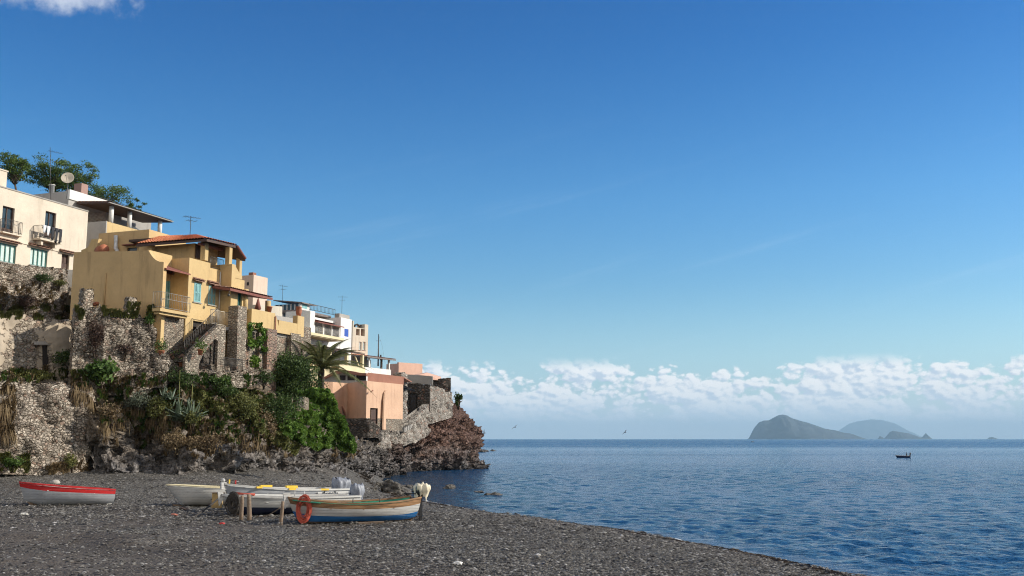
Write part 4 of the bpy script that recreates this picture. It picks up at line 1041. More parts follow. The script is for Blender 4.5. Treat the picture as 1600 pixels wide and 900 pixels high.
for px, t0, b0_ in ((383, 452, 484), (419, 470, 489)):
    x = h.f(px, 470, .5)[0]; h.part(MB().lathe([(.2, 0), (.2, h.f(px, t0, .5)[1] - h.f(px, b0_ + 6, .5)[1])], (x, .5, h.f(px, b0_ + 6, .5)[1]), 14), 'column', M['yellow'])
E0 = a2(363, 447, -.1); E1 = a2(426, 468, -.1); E0.x = a2(360, 447, -.1).x
Rg = Vector((E0.x, 3.6, E0.z + .65)); Rh = Vector((E1.x, 3.6, E1.z + .65)); E1.z = E0.z = (E0.z + E1.z) / 2
Rg.z = Rh.z = E0.z + .6
mb = MB(); tiles(mb, E0, E1, Rh, Rg, .22, .05); h.part(mb, 'porch_tiles', M['oldtile'])
h.part(MB().prism([p + Vector((0, 0, -.02)) for p in (E0, E1, Rh, Rg)], (0, 0, -.16)), 'porch_roof', M['maroon'])
wb = a2(378, 490, 3.6)
h.part(MB().box(E0.x, E1.x - .5, 3.65, 4, zbt, E0.z + .4), 'wall', M['yellow_shaded'])
t_ = a2(381, 498, 3.0)
pot = thing('flower_pot', 'small terracotta pot on the yellow terrace wall beside round column', 'flower pot', h.F.W(h.f(421, 484, .12)[0], .12, ztt), 0)
MB().lathe([(.12, 0), (.19, .35), (.21, .36), (.21, .42), (.16, .42)], n=12).build('pot_body', M['terracotta'], pot)
pot2 = thing('flower_pot', 'terracotta pot topping the square end pier of the yellow terrace', 'flower pot', h.F.W(xt2 - .45, .2, h.f(470, 494)[1]), 0)
MB().lathe([(.15, 0), (.22, .3), (.2, .65), (.26, .7), (.12, .72)], n=12).build('pot_body', M['terracotta'], pot2)
MB().lathe([(.05, 0), (.04, 1.1), (.25, 1.2), (.03, 2.0)], n=8).build('closed_parasol', M['maroon'], h.T).location = (h.f(403, 480, 2)[0], 2.0, zbt + .6)
# low stone wall behind the terrace
slab([(427, 492, 76), (462, 498, 80.5), (462, 506, 80.5), (427, 498, 76)], W_ * 1.5, M['concrete'], 'low_wall', None, 'low grey garden wall behind the yellow terrace parapet', 'wall')
slab([(400, 476, 82), (441, 479, 86), (441, 496, 86), (400, 492, 82)], W_ * 3, M['oldcream'], 'rear_block', None, 'old tan walled block behind the round porch column', 'building')

# the old stone retaining wall under it with buttresses
zs0 = -4.2
rw = thing('retaining_wall', 'tall stone and brick retaining wall with buttresses under yellow terrace', 'wall', h.F.W(0, 0, 0), 70)
RF = h
fr_ops = [h.op(438, 441, 503, 521, .3), h.op(447.5, 450.5, 505, 522, .3)]
mb = MB(); mb.wall((0, .3, 0), (1, 0, 0), (0, 1, 0), xt2 + 1.5, -4, zbt - .002, fr_ops, .5); mb.box(0, xt2 + 1.5, .9, 1.0, -4, zbt - .003)
mb.build('wall_face', M['pier'], rw)
def butt(p0, p1, pt, pb, y, m, dp_=.8, taper=.25):
    xa = h.f(p0, (pt + pb) / 2, y)[0]; xb = h.f(p1, (pt + pb) / 2, y)[0]; zt_ = h.f((p0 + p1) / 2, pt, y)[1]
    mb = MB(); mb.prism([(xa, y, -4), (xa, .28, -4), (xa, .28, zt_), (xa, y + taper, zt_)], (xb - xa, 0, 0)); return mb.build('buttress', m, rw)
butt(372, 386, 478, 580, -.55, M['pier'], taper=.1); butt(387, 392, 515, 570, -.1, M['redpier'])
butt(419, 434, 514, 575, -.35, M['redpier'], taper=.1); butt(459, 474, 521, 570, -.3, M['pier'])
butt(409, 416, 514, 575, -.15, M['pier'])
for px in (431,):
    x = h.f(px, 500, -.1)[0]; h.part(MB().tube([(x, -.08, zbt - .6), (x, -.08, zbt + 1.1)], .05, 6), 'drainpipe', M['redbrown'])

# ---------------------------------------------------------------- pale pink block behind
h = House('pink_block', 'plain pale pink box shaped upper storey behind the tiled porch', 'building', P(395, 470, 96), 66)
zt = h.f(395, 429)[1]; mb = MB(); shell(h.F, mb, 0, h.f(418, 445)[0], 0, max(3, h.sd(379, 440)[0]), -4, zt, side_ops=[]); h.part(mb, 'wall', plaster('pink_pale', (.72, .56, .44), amt=.3))
h.part(MB().box(-.002 - .03, -.003, h.sd(389, 440)[0], h.sd(386, 440)[0], h.sd(387, 446)[1], h.sd(387, 441)[1]), 'window', M['dark'])
mb = MB().box(0, .5, 0.1, .6, zt, zt + .25); h.part(mb, 'chimney', M['redbrown'])
# ---------------------------------------------------------------- glazed rooftop room
h = House('glazed_rooftop_room', 'grey roofed rooftop room with dark glass panes left of white house', 'building', P(469, 492, 118), 70)
zt = h.f(469, 474)[1]; ye = h.sd(429, 474)[0]; ye = min(max(ye, 2.5), 9)
mb = MB(); mb.box(0, h.f(484, 480)[0], 0, .2, -3, zt).box(0, .2, .2, ye, -3, zt - 1.7); h.part(mb, 'wall', M['white'])
mb = MB()
for i in range(7): mb.box(.05, .15, .2 + (ye - .3) * i / 6, .3 + (ye - .3) * i / 6, zt - 1.698, zt - .002)
fr = h.part(mb, 'window', M['whitemetal']); MB().box(.16, .19, .2, ye, zt - 1.698, zt).build('pane', M['glass'], fr)
o = h.op(472, 480, 476, 482); h.part(MB().box(o[0], o[1], -.03, -.004, o[2], o[3]), 'window', M['aqua'])
h.part(MB().prism([(-.3, -.4, zt), (-.3, ye, zt + .45), (-.3, ye, zt + .55), (-.3, -.4, zt + .12)], (h.f(490, 480)[0] + .3, 0, 0)), 'roof', M['greyroof'])
antenna('roof_antenna', 'small aerial behind the glazed rooftop room', P(441, 474, 124), 2.3, 0, 4)
antenna('roof_antenna', 'aerial on the flat roof of the white balcony house', P(534, 490, 124), 2.2, 0, 5)

# ---------------------------------------------------------------- white balcony house
h = House('white_balcony_house', 'white house with brown awning and open balcony room, blue shutter', 'house', P(484, 520, 114), 70)
zt = h.f(484, 485)[1]; xa = h.f(492, 500)[0]; xb = h.f(532.5, 500)[0]; xc = h.f(549.5, 510)[0]; ye = max(3, h.sd(462, 500)[0]); zf = h.f(492, 521)[1]
zm = h.f(540, 487)[1]
mb = MB(); mb.box(0, xa, 0, .25, -3, zt); mb.box(-.0, .2, .25, ye, -3, zt - .0); mb.box(.0, xb, ye, ye + .2, -3, zt)
bo = h.op(538, 544.5, 514, 526); zc2 = h.f(541, 497)[1]
mb.wall((xb, 0, 0), (1, 0, 0), (0, 1, 0), xc - xb, -5, zt, [(bo[0] - xb, bo[1] - xb, bo[2], bo[3])], .15)
mb.wall((xb, 0, 0), (0, 1, 0), (1, 0, 0), ye, -5, zt, (), .1); mb.wall((xc, 0, 0), (0, 1, 0), (-1, 0, 0), ye, -5, zt, (), .1)
mb.add([(xb, 0, zt), (xc, 0, zt), (xc, ye, zt), (xb, ye, zt)], [(0, 1, 2, 3)]); mb.box(xa, xb, .06, .25, -3, zf); mb.box(xa, xb, 1.6, 1.8, zf, zt - .6); mb.box(xa, xb, .8, ye, zt - .7, zt - .45)
h.part(mb, 'wall', M['white'])
h.part(MB().box(xa, xb, .3, 1.6, zf - .2, zf + .02), 'balcony_floor', M['concrete'])
h.part(MB().box(bo[0], bo[1], .02, .1, bo[2], bo[3]), 'shutter', M['blueshut'])
zaw = h.f(510, 504)[1]
h.part(MB().prism([(xa, 1.5, zt - .7), (xa, -.5, zt - 1.15), (xa, -.5, zt - 1.27), (xa, 1.5, zt - .8)], (xb - xa, 0, 0)), 'awning', M['maroon'])
for px in (492.5, 507, 520, 532): 
    x = h.f(px, 510)[0]; h.part(MB().box(x - .1, x + .1, .08, .24, zf, zt - 1.1), 'post', M['white'])
mb = MB()
for a, b in ((494, 499), (511, 516), (523, 528)):
    o = h.op(a, b, 508, 525, 1.58); d_ = h.part(MB().box(o[0] - .3, o[1] + .9, 1.54, 1.596, zf + .02, zt - 1.3), 'door', M['glass'])
mb = MB(); railing(mb, [(xa + .1, .15, zf), (xb - .05, .15, zf)], .9, .14, .014); h.part(mb, 'railing', M['whitemetal'])
h.part(MB().box(xa - .5, xb + .3, 1.5, 5, zt + .0, zt + .25), 'roof_terrace', M['greyroof'])
h.part(MB().box(xb + .1, xc - .1, .25, .9, zt + .002, zt + .5), 'roof_block', M['concrete'])
mb = MB(); railing(mb, [(xa, .8, zt + .25), (xb, .8, zt + .25)], .7, .3, .02); h.part(mb, 'roof_railing', M['metal'])
WB = h
for k, px in enumerate((501, 506, 526)):
    x = h.f(px, 515, .4)[0]; c_ = thing('garden_chair', 'white garden chair on the balcony under the brown awning', 'chair', h.F.W(x, .7, zf + .02), 70 + 30 * k, 'white chairs on the balcony')
    MB().box(-.24, .24, -.24, .24, .4, .45).build('seat', M['whitemetal'], c_); MB().box(-.24, .24, .2, .25, .45, .9).build('backrest', M['whitemetal'], c_)
    for a, b in ((-1, -1), (1, -1), (-1, 1), (1, 1)): MB().box(a * .22 - .02, a * .22 + .02, b * .22 - .02, b * .22 + .02, 0, .398).build('leg', M['whitemetal'], c_)
# stone tower behind it
h = House('old_tower_house', 'weathered cream house with open roof loggia beside tall thin mast', 'house', P(550, 560, 127), 62)
zt = h.f(551, 501)[1]; xc = h.f(575, 530)[0]; zl = h.f(560, 524)[1]; zu = h.f(560, 512)[1]
w1 = h.op(561, 565, 534, 547); w2 = h.op(567, 571, 534, 547); l1 = h.op(556.5, 562, 514, 524); l2 = h.op(564, 570, 514, 525)
mb = MB(); mb.wall((0, 0, 0), (1, 0, 0), (0, 1, 0), xc, -4, zu, [w1, w2, l1, l2], .4); mb.wall((0, 0, 0), (0, 1, 0), (1, 0, 0), 6, -4, zu, (), .1); mb.wall((xc, 0, 0), (0, 1, 0), (-1, 0, 0), 6, -4, zu, (), .1)
x7 = h.f(570, 510)[0]; mb.box(x7, xc, 0.003, 1.2, zu, h.f(573, 507)[1]); mb.box(0, h.f(553, 505)[0], 0.003, 1, zu, zt); mb.add([(0, 0, zu), (xc, 0, zu), (xc, 6, zu), (0, 6, zu)], [(0, 1, 2, 3)])
h.part(mb, 'wall', M['oldcream'])
for o in (w1, w2): h.window(o, 0, .2, 'whitemetal', 'aqua', 2, 1, .06)
for o in (l1, l2): h.part(MB().box(o[0], o[1], .41, .45, o[2], o[3]), 'loggia_panel', M['redbrown'])
mb = MB()
for px in (558, 566):
    x = h.f(px, 510, .6)[0]; mb.tube([(x - .6, .6, zu), (x - .45, .6, zu + .35), (x, .6, zu + .5), (x + .45, .6, zu + .35), (x + .6, .6, zu)], .12, 6)
h.part(mb, 'roof_arch', M['darkstone'])
ms = thing('flag_mast', 'tall dark mast with a light bracket rising behind the porch roofs', 'mast', P(591, 560, 134), 0)
MB().tube([(0, 0, -1), (0, 0, .5), (0, 0, 3.2)], [.10, .085, .05], 8).build('pole', M['metal'], ms)
MB().tube([(-.35, 0, 2.3), (.25, 0, 2.3)], .02, 5).tube([(0, 0, 3.1), (.5, 0, 1.6), (.9, 0, -.6)], .008, 3).build('rigging', M['metal'], ms)
MB().box(.22, .42, -.1, .1, -.2, .45).build('lamp_box', M['metal'], ms)

# ---------------------------------------------------------------- cream arcade house below
h = House('cream_house', 'cream house with long sloping porch roof on square pillars behind the palm', 'house', P(477, 590, 110), 70)
zt = h.f(477, 518)[1]; xe = h.f(536, 535)[0]; ze = h.f(570, 567)[1]; xr2 = h.f(568, 560)[0]
mb = MB(); mb.box(0, xe, 0, 5, h.f(500, 527)[1], zt); mb.box(.02, xe - .02, -.12, -.002, zt - .25, zt + .03); mb.box(0, .8, 0, .4, 0, h.f(500, 527)[1] - .002)
h.part(mb, 'wall', M['cream'])
h.part(MB().box(0, xr2, 2.2, 2.4, -1, h.f(500, 527)[1] - .004), 'rear_wall', M['yellow_shaded'])
zq = h.f(530, 548, -.3)[1]
Ea = a = Vector((h.f(489, 536, -.6)[0], -.6, h.f(489, 537, -.6)[1])); Eb = Vector((h.f(570, 553, -.6)[0], -.6, h.f(570, 556, -.6)[1]))
Ea.z = Eb.z = (Ea.z + Eb.z) / 2 - .0
mb = MB(); mb.prism([Ea, Eb, Eb + Vector((0, 2.8, .55)), Ea + Vector((0, 2.8, .55))], (0, 0, -.13)); h.part(mb, 'porch_roof', M['darkwood'])
mb = MB(); tiles(mb, Ea + Vector((0, -.03, .02)), Eb + Vector((0, -.03, .02)), Eb + Vector((0, 2.8, .57)), Ea + Vector((0, 2.8, .57)), .25, .05); h.part(mb, 'porch_tiles', M['greyroof'])
zfl2 = h.f(550, 570, -.2)[1]
for px in (488, 515, 541.5, 566):
    x = h.f(px, 560, -.1)[0]; h.part(MB().box(x - .17, x + .17, -.25, .1, -1, Ea.z - .1), 'pillar', M['cream'])
h.part(MB().box(h.f(527, 570)[0], xr2, -.27, .05, -2.5, h.f(550, 572)[1]), 'parapet', M['cream'])
h.part(MB().box(h.f(480, 570)[0], h.f(527, 570)[0], -.25, .05, -2.5, h.f(550, 580)[1]), 'parapet', M['cream'])
o = h.op(561, 563, 558, 572, -.12); h.part(MB().prism([(o[0] - .9, -.05, Ea.z - .3), (o[0] - .75, -.05, Ea.z - .3), (o[1] + .1, -.05, h.f(550, 572)[1]), (o[1] - .1, -.05, h.f(550, 572)[1])], (0, .12, 0)), 'brace', M['cream'])
# white porch beyond
h = House('white_porch', 'small white porch with red grey roof at the seaward end of houses', 'porch', P(570, 590, 125), 64)
xe = h.f(611, 570)[0]; zr = h.f(590, 559)[1]; zp = h.f(590, 575.5)[1]
mb = MB(); mb.box(0, xe, 0, .2, -1, zp); h.part(mb, 'parapet', M['white'])
h.part(MB().box(.1, xe - .1, 3.0, 3.2, -1, zr), 'rear_wall', M['grey_and_shade_plaster'])
for px in (577.5, 597, 608.5): x = h.f(px, 570)[0]; h.part(MB().box(x - .11, x + .11, 0, .2, zp, zr), 'post', M['white'] if px != 597 else M['darkstone'])
mb = MB(); mb.prism([(-.3, -.5, zr), (xe + .4, -.5, zr), (xe + .4, 3.4, zr + .45), (-.3, 3.4, zr + .45)], (0, 0, -.16)); h.part(mb, 'porch_roof', M['greyroof'])
mb = MB(); tiles(mb, (-.3, -.5, zr + .01), (xe + .4, -.5, zr + .01), (xe + .4, 3.4, zr + .47), (-.3, 3.4, zr + .47), .25, .05); h.part(mb, 'porch_tiles', M['tile'])

# ---------------------------------------------------------------- pink wall house above the cove
pk = thing('pink_house', 'salmon pink house with rounded wall and small dark door above cove', 'house', P(573, 660, 104), 0)
def loc(v): return v - pk.location
segs = [(486, 597, 103.0, 650), (500, 594, 104.5, 655), (520, 594, 105.3, 655), (538, 594.5, 107.2, 655), (543.5, 595, 107.4, 655), (573, 595, 103.2, 655), (602, 595.5, 106.6, 655), (630, 595.5, 110.3, 654)]
def along(px):
    for a, b in zip(segs[:-1], segs[1:]):
        if a[0] <= px <= b[0]:
            k = (px - a[0]) / (b[0] - a[0]); return [a[i] * (1 - k) + b[i] * k for i in range(4)]
def pband(pyt, pyb, off, m, name, s0=0, openings=()):
    """a band of the folded pink wall between two heights"""
    mb = MB(); px = segs[s0][0]; xsn = sorted({s[0] for s in segs[s0:]} | {q for o in openings for q in o[:2]})
    for a, b in zip(xsn[:-1], xsn[1:]):
        A, B = along(a), along(b)
        def z(pp, S): return (P(pp[0], pp[1], S[2]))
        rows = sorted({0.0, 1.0})
        oo = [o for o in openings if o[0] <= a and b <= o[1]]
        zt_ = P(573, pyt, 103.2).z; zb_ = P(573, pyb, 103.2).z
        q = lambda S, p, zz: loc(Vector((P(p, 600, S[2]).x, S[2] - off, zz)))
        spans = [(zb_, zt_)]
        if oo:
            o = oo[0]; z1_ = P(573, o[2], 103.2).z; z0_ = P(573, o[3], 103.2).z; spans = [(zb_, z0_), (z1_, zt_)]
            d = Vector((0, .5, 0)); c = [q(A, a, z0_), q(B, b, z0_), q(B, b, z1_), q(A, a, z1_)]
            mb.add(c + [p + d for p in c], [(0, 4, 5, 1), (1, 5, 6, 2), (2, 6, 7, 3), (3, 7, 4, 0)])
        for lo, hi in spans:
            if hi > lo: mb.add([q(A, a, lo), q(B, b, lo), q(B, b, hi), q(A, a, hi)], [(0, 1, 2, 3)])
    return mb.build(name, m, pk)
pband(595, 655, 0, M['pink'], 'wall', 0, [(579.5, 591, 637, 655)])
pband(653, 672, .04, M['pier'], 'stone_base', 4, [(579.5, 591, 637, 662)])
pband(583.5, 594.8, -.5, M['redbrown'], 'roof_band', 5)
topz = P(573, 595, 103.2).z; t2 = P(573, 583.5, 103.2).z
mb = MB(); ring = [loc(Vector((P(s[0], 600, s[2]).x, s[2], topz))) for s in segs]
mb.add(ring + [ring[-1] + Vector((0, 14, 0)), ring[0] + Vector((0, 14, 0))], [tuple(range(len(ring) + 2))]); mb.build('terrace_floor', M['concrete'], pk)
ring = [loc(Vector((P(s[0], 600, s[2]).x, s[2] + .5, t2))) for s in segs[5:]]
mb = MB(); mb.prism(ring + [ring[-1] + Vector((0, 9, 0)), ring[0] + Vector((0, 9, 0))], (0, 0, .12)); mb.build('roof', M['redbrown'], pk)
a_, b_ = along(579.5), along(591); q0 = P(579.5, 655, a_[2] + .45); q1 = P(591, 655, b_[2] + .45); zt_ = P(573, 637, 103.2).z; zb_ = P(573, 662, 103.2).z
MB().add([loc(Vector((q0.x - .1, q0.y, zb_))), loc(Vector((q1.x + .1, q1.y, zb_))), loc(Vector((q1.x + .1, q1.y, zt_))), loc(Vector((q0.x - .1, q0.y, zt_)))], [(0, 1, 2, 3)]).build('door', M['darkwood'], pk)
# slim buttress on the wall with a rounded head
c_ = along(601); p_ = P(601, 650, c_[2]); zb_ = P(573, 655, 103.2).z - 1.0; zh = P(573, 607, 103.2).z
mb = MB(); mb.prism([loc(p_) + Vector((0, 0, zb_ - p_.z)), loc(p_) + Vector((-.15, -.75, zb_ - p_.z)), loc(p_) + Vector((-.12, -.6, zh - p_.z - 1.1)), loc(p_) + Vector((-.08, -.35, zh - p_.z - .3)), loc(p_) + Vector((0, 0.02, zh - p_.z))], (.14, .05, 0)); mb.build('buttress', M['pink'], pk)
MB().prism([loc(P(579, 612, 103.4)) , loc(P(583, 609, 103.6)), loc(P(583.5, 610.5, 103.6)), loc(P(579.5, 613.5, 103.4))], (0, -.25, 0)).build('spout', M['redbrown'], pk)
# arched opening at left
mb = MB(); pts = [P(x_, y_, 107.0) for x_, y_ in ((520, 652), (520, 634), (524, 631), (530, 631.5), (535, 636), (538.5, 643), (540.5, 652))]
mb.prism([loc(p) for p in pts], (0, .1, 0)); mb.build('arched_door', M['redpier'], pk)
mb = MB(); mb.tube([loc(p) + Vector((0, -.1, 0)) for p in pts[1:]], .09, 6); mb.build('arch_trim', M['redbrown'], pk)
# courtyard roof over the pink wall: wavy dark red roof and openings
ct = thing('courtyard_shed', 'low shed with curved red brown roof and dark openings behind pink wall', 'shed', P(530, 592, 109), 0)
lc = lambda v: v - ct.location
mb = MB(); top_ = [(505, 590), (515, 584), (525, 579.5), (535, 577.5), (545, 579), (560, 582.5), (572, 583)]
mb.prism([lc(P(a, b, 109)) for a, b in top_ + [(572, 587), (560, 586.5), (545, 584), (532, 583), (518, 587), (507, 592)]], (0, 5, .2)); mb.build('roof', M['redbrown'], ct)
slab_ = MB().prism([lc(P(a, b, 109.6)) for a, b in ((505, 600), (505, 590), (532, 583), (560, 586), (572, 587), (572, 600))], (0, .3, 0)); slab_.build('wall', M['grey_and_shade_plaster'], ct)
for a, b in ((531, 540), (543, 554), (556.5, 572)):
    MB().prism([lc(P(x_, y_, 109.55)) for x_, y_ in ((a, 594), (a, 586.5), (b, 586.5), (b, 594))], (0, -.03, 0)).build('opening', M['dark'], ct)  # flat dark panels on the solid wall, painting the shade inside openings
MB().prism([lc(P(555.3, y_, 109.3)) for y_ in (596, 585)] + [lc(P(556.5, y_, 109.3)) for y_ in (585, 596)], (0, .12, 0)).build('post', M['white'], ct)
# salmon box house
h = House('salmon_house', 'bright salmon flat topped box house on the point under the sky', 'house', P(622.5, 600, 138), 48)
zt = h.f(622.5, 566)[1]; ye = max(2.5, h.sd(615.5, 575)[0]); xe = h.f(660, 580)[0]
mb = MB(); mb.box(0, xe, 0, min(ye, 5), -1, zt - .15).box(0, xe - .0, 0.0 + .002, .3, zt - .148, zt).box(xe - 1.2, xe, .31, 2, zt - .148, zt + .05); h.part(mb, 'wall', M['salmon'])
slab([(640, 588, 129), (661, 584.5, 131), (684, 591.5, 133), (684, 594, 133), (640, 591, 129)], (0, 6, .6), M['salmon'], 'roof_slope', None, 'low salmon roof slope running right from the salmon box house', 'roof')

# ---------------------------------------------------------------- masonry sheets: columns of (px, bottom, top, depth)
WALLS = []
def gwall(name, label, cat, cols, m, thick=.6, res=.09, holes=(), rough=.12, group=None, ragged=.12, lean=0.0, seed=1):
    g = []
    for (a, b) in zip(cols[:-1], cols[1:]):
        A = P(a[0], a[1], a[3]); B = P(b[0], b[1], b[3]); L_ = ((B - A).xy).length; k = max(2, int(L_ / res))
        for i in range(k): g.append([a[q] * (1 - i / k) + b[q] * i / k for q in range(4)])
    g.append(list(cols[-1])); hmax = max((P(c[0], c[2], c[3]) - P(c[0], c[1], c[3])).z for c in g); nz = max(4, int(hmax / res))
    nx = len(g); S = np.zeros((nx, nz + 1, 3)); pxs = np.zeros((nx, nz + 1)); pys = np.zeros((nx, nz + 1))
    for i, c in enumerate(g):
        B = P(c[0], c[1], c[3]); T = P(c[0], c[2], c[3]); T.z += ragged * noise.noise(Vector((i * res * 1.3, seed * 7.1, 0))) + ragged * .6 * noise.noise(Vector((i * res * 5, seed, 3)))
        x, s = ray(c[0], c[1])
        for j in range(nz + 1):
            k = j / nz; z = B.z * (1 - k) + T.z * k; S[i, j] = (B.x, B.y + lean * k, z); pxs[i, j], pys[i, j] = proj(S[i, j])
    d = np.array([S[-1, 0, 0] - S[0, 0, 0], S[-1, 0, 1] - S[0, 0, 1]]); nrm = np.array([-d[1], d[0], 0]) / (np.hypot(*d) + 1e-9)
    if nrm[1] < 0: nrm = -nrm                                       # into the wall
    for i in range(nx):
        for j in range(nz + 1):
            q = Vector(S[i, j]) * .8; S[i, j] += nrm * (noise.fractal(q, 1, 2, 3) * rough * 1.6)
    for h_ in holes:
        k = (pxs > h_[0]) & (pxs < h_[1]) & (pys > h_[2]) & (pys < h_[3]); S[k] += nrm * (h_[4] if len(h_) > 4 else .9)
    o_ = S[0, 0].copy(); V = (S - o_).reshape(-1, 3); Fc = gridface(nx, nz + 1)
    # top and ends
    back = S + nrm * thick - o_; tv = np.concatenate([S[:, -1] - o_, back[:, -1]]); n0 = len(V)
    e1 = np.concatenate([S[0] - o_, back[0]]); e2 = np.concatenate([S[-1] - o_, back[-1]]); bk = back[[0, -1]][:, [0, -1]].reshape(-1, 3)
    tf = np.array([(i, i + 1, i + 1 + nx, i + nx) for i in range(nx - 1)]) + n0
    m_ = nz + 1; n1 = n0 + len(tv); ef1 = np.array([(i, i + 1, i + 1 + m_, i + m_) for i in range(nz)]) + n1; n2 = n1 + len(e1); ef2 = np.array([(i, i + 1, i + 1 + m_, i + m_) for i in range(nz)]) + n2
    n3 = n2 + len(e2)
    bf = np.array([(0, 1, 3, 2)]) + n3
    WALLS.append((V + o_, Fc))
    ob = npmesh(name, np.concatenate([V, tv, e1, e2, bk]), np.concatenate([Fc, tf, ef1, ef2, bf]), m, None, True)
    ob.location = o_
    for h_ in holes:                                                # a flat dark panel, painted as the unlit inside of a doorway
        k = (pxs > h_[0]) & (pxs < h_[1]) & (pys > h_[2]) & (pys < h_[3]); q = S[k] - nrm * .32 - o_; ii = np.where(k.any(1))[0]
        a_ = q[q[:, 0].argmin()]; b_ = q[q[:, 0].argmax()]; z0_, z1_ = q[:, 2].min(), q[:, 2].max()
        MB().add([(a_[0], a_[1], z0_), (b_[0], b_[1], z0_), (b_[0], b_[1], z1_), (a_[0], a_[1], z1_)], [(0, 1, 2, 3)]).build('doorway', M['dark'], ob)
    return tag(ob, label, cat, group)

gwall('retaining_wall', 'tall rubble retaining wall rising from the beach at left edge', 'wall',
      [(-90, 740, 592, 52.6), (0, 741, 592, 55.3), (60, 743, 596, 56.6), (100, 744, 600, 57.6), (122, 745, 606, 58.2), (133, 745, 640, 59.2)], M['stone'], 2.0, .075, (), .3, lean=1.2, ragged=.35, seed=2)
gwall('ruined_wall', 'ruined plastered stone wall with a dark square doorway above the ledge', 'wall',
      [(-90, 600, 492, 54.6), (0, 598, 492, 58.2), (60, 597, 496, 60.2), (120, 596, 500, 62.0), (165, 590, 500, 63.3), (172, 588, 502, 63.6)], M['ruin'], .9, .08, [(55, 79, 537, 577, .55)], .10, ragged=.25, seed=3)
slab([(53, 538.5, 59.75), (81, 538.5, 60.65), (81, 533.5, 60.65), (53, 533.5, 59.75)], (0, .9, 0), M['concrete'], 'lintel', None, 'pale stone lintel over the dark doorway of the ruined wall', 'lintel')
gwall('rubble_wall', 'rubble stone wall below the beige house windows', 'wall',
      [(-90, 500, 412, 69.5), (0, 500, 412, 72.6), (30, 500, 413, 74.0), (60, 500, 421, 75.2), (90, 498, 421, 77.0), (104, 496, 424, 78.4)], M['stone'], 1.2, .09, (), .35, ragged=.35, seed=4)
gwall('yard_wall', 'grey wall closing the shaded yard right of the beige house', 'wall',
      [(92, 500, 421, 79.5), (118, 500, 421, 80.0), (135, 500, 424, 80.5)], M['concrete'], .5, .25, (), .05, ragged=.05, seed=5)
gwall('garden_wall', 'stepped rubble wall at the foot of the ochre side wall', 'wall',
      [(110, 612, 478, 59.2), (152, 616, 479, 60.0), (156, 618, 488, 60.0), (185, 618, 488, 60.5), (215, 612, 492, 61.0), (228, 606, 500, 61.3), (240, 600, 515, 61.6)], M['stone'], 1.0, .08, (), .25, ragged=.35, seed=6)
gwall('stone_pillar', 'squat broken stone pillar left of the terracotta heap by ochre wall', 'pillar', [(127, 482, 452, 60.9), (130, 482, 452, 60.4), (144.5, 482, 453, 61.3)], M['stone'], .6, .07, (), .05, ragged=.15, seed=7)
gwall('stone_pillar', 'squat broken stone pillar with white face near the house corner', 'pillar', [(197, 491, 464, 61.0), (200, 491, 463, 60.5), (212, 491, 465, 61.3)], M['ruin'], .6, .07, (), .05, ragged=.15, seed=8)
gwall('stone_pillar', 'rounded stone stump on the grassy ledge above the ruined wall', 'pillar', [(61, 496, 478, 64.2), (67, 496, 473, 63.9), (73, 496, 474, 63.9), (76, 496, 486, 64.2)], M['stone'], .6, .07, (), .1, ragged=.15, seed=9)
mb = MB(); g = random.Random(3)
for i in range(16):
    p = P(139 + g.random() * 14, 476 + g.random() * 3, 61.9 + g.random() * .4); mb.lathe([(.04, 0), (.14, .05), (.12, .16), (.03, .2)], tuple(p), 7)
tag(mb.build('terracotta_heap', M['terracotta']), 'heap of broken terracotta on the rubble wall beside the pillar', 'terracotta')
gwall('terrace_wall', 'long low rubble wall under the stone stair and plinth', 'wall',
      [(240, 585, 553, 61.3), (262, 590, 556, 61.5), (300, 602, 577, 62.4), (340, 606, 582, 63.8), (378, 606, 582, 65.4), (420, 600, 578, 67.5)], M['stone'], 1.0, .085, (), .25, ragged=.25, seed=10)
gwall('ramp_wall', 'pale ruined ramp wall rising rightwards on the slope under the plinth', 'wall',
      [(196, 625, 612, 59.6), (215, 612, 590, 60.2), (240, 606, 573, 60.7), (262, 606, 566, 61.0)], M['stone'], .5, .085, (), .25, ragged=.3, seed=12)
# headland walls
gwall('ruin_wall', 'tall narrow stone end wall beside the pink house', 'wall', [(625, 655, 584, 118), (633, 655, 583, 118.5), (636.5, 650, 584, 119)], M['palestone'], 1.2, .14, (), .15, ragged=.2, seed=21)
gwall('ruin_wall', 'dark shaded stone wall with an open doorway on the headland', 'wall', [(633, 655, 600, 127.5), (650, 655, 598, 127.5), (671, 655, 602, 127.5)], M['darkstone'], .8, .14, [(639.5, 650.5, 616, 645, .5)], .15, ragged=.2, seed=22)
slab([(636, 585, 128.4), (637, 600, 128.4), (676, 601, 128.4), (676, 588, 128.4), (655, 586, 128.4)], (0, .6, 0), M['concrete'], 'upper_wall', None, 'grey plastered upper wall over the dark stone doorway', 'wall')
gwall('ruin_wall', 'brown roofless stone wall at the tip of the headland', 'wall', [(674, 640, 592, 133), (690, 640, 590.5, 133), (704, 645, 590, 133.4)], M['darkstone'], .7, .14, (), .15, ragged=.15, seed=23)
gwall('bastion_wall', 'sunlit pale stone bastion wall on the headland rock', 'wall', [(669, 664, 602, 128.5), (680, 660, 603, 129.5), (694, 656, 608, 131), (696, 656, 613, 131.3), (707, 652, 613, 132.6)], M['palestone'], 1.0, .14, (), .2, ragged=.15, seed=24)
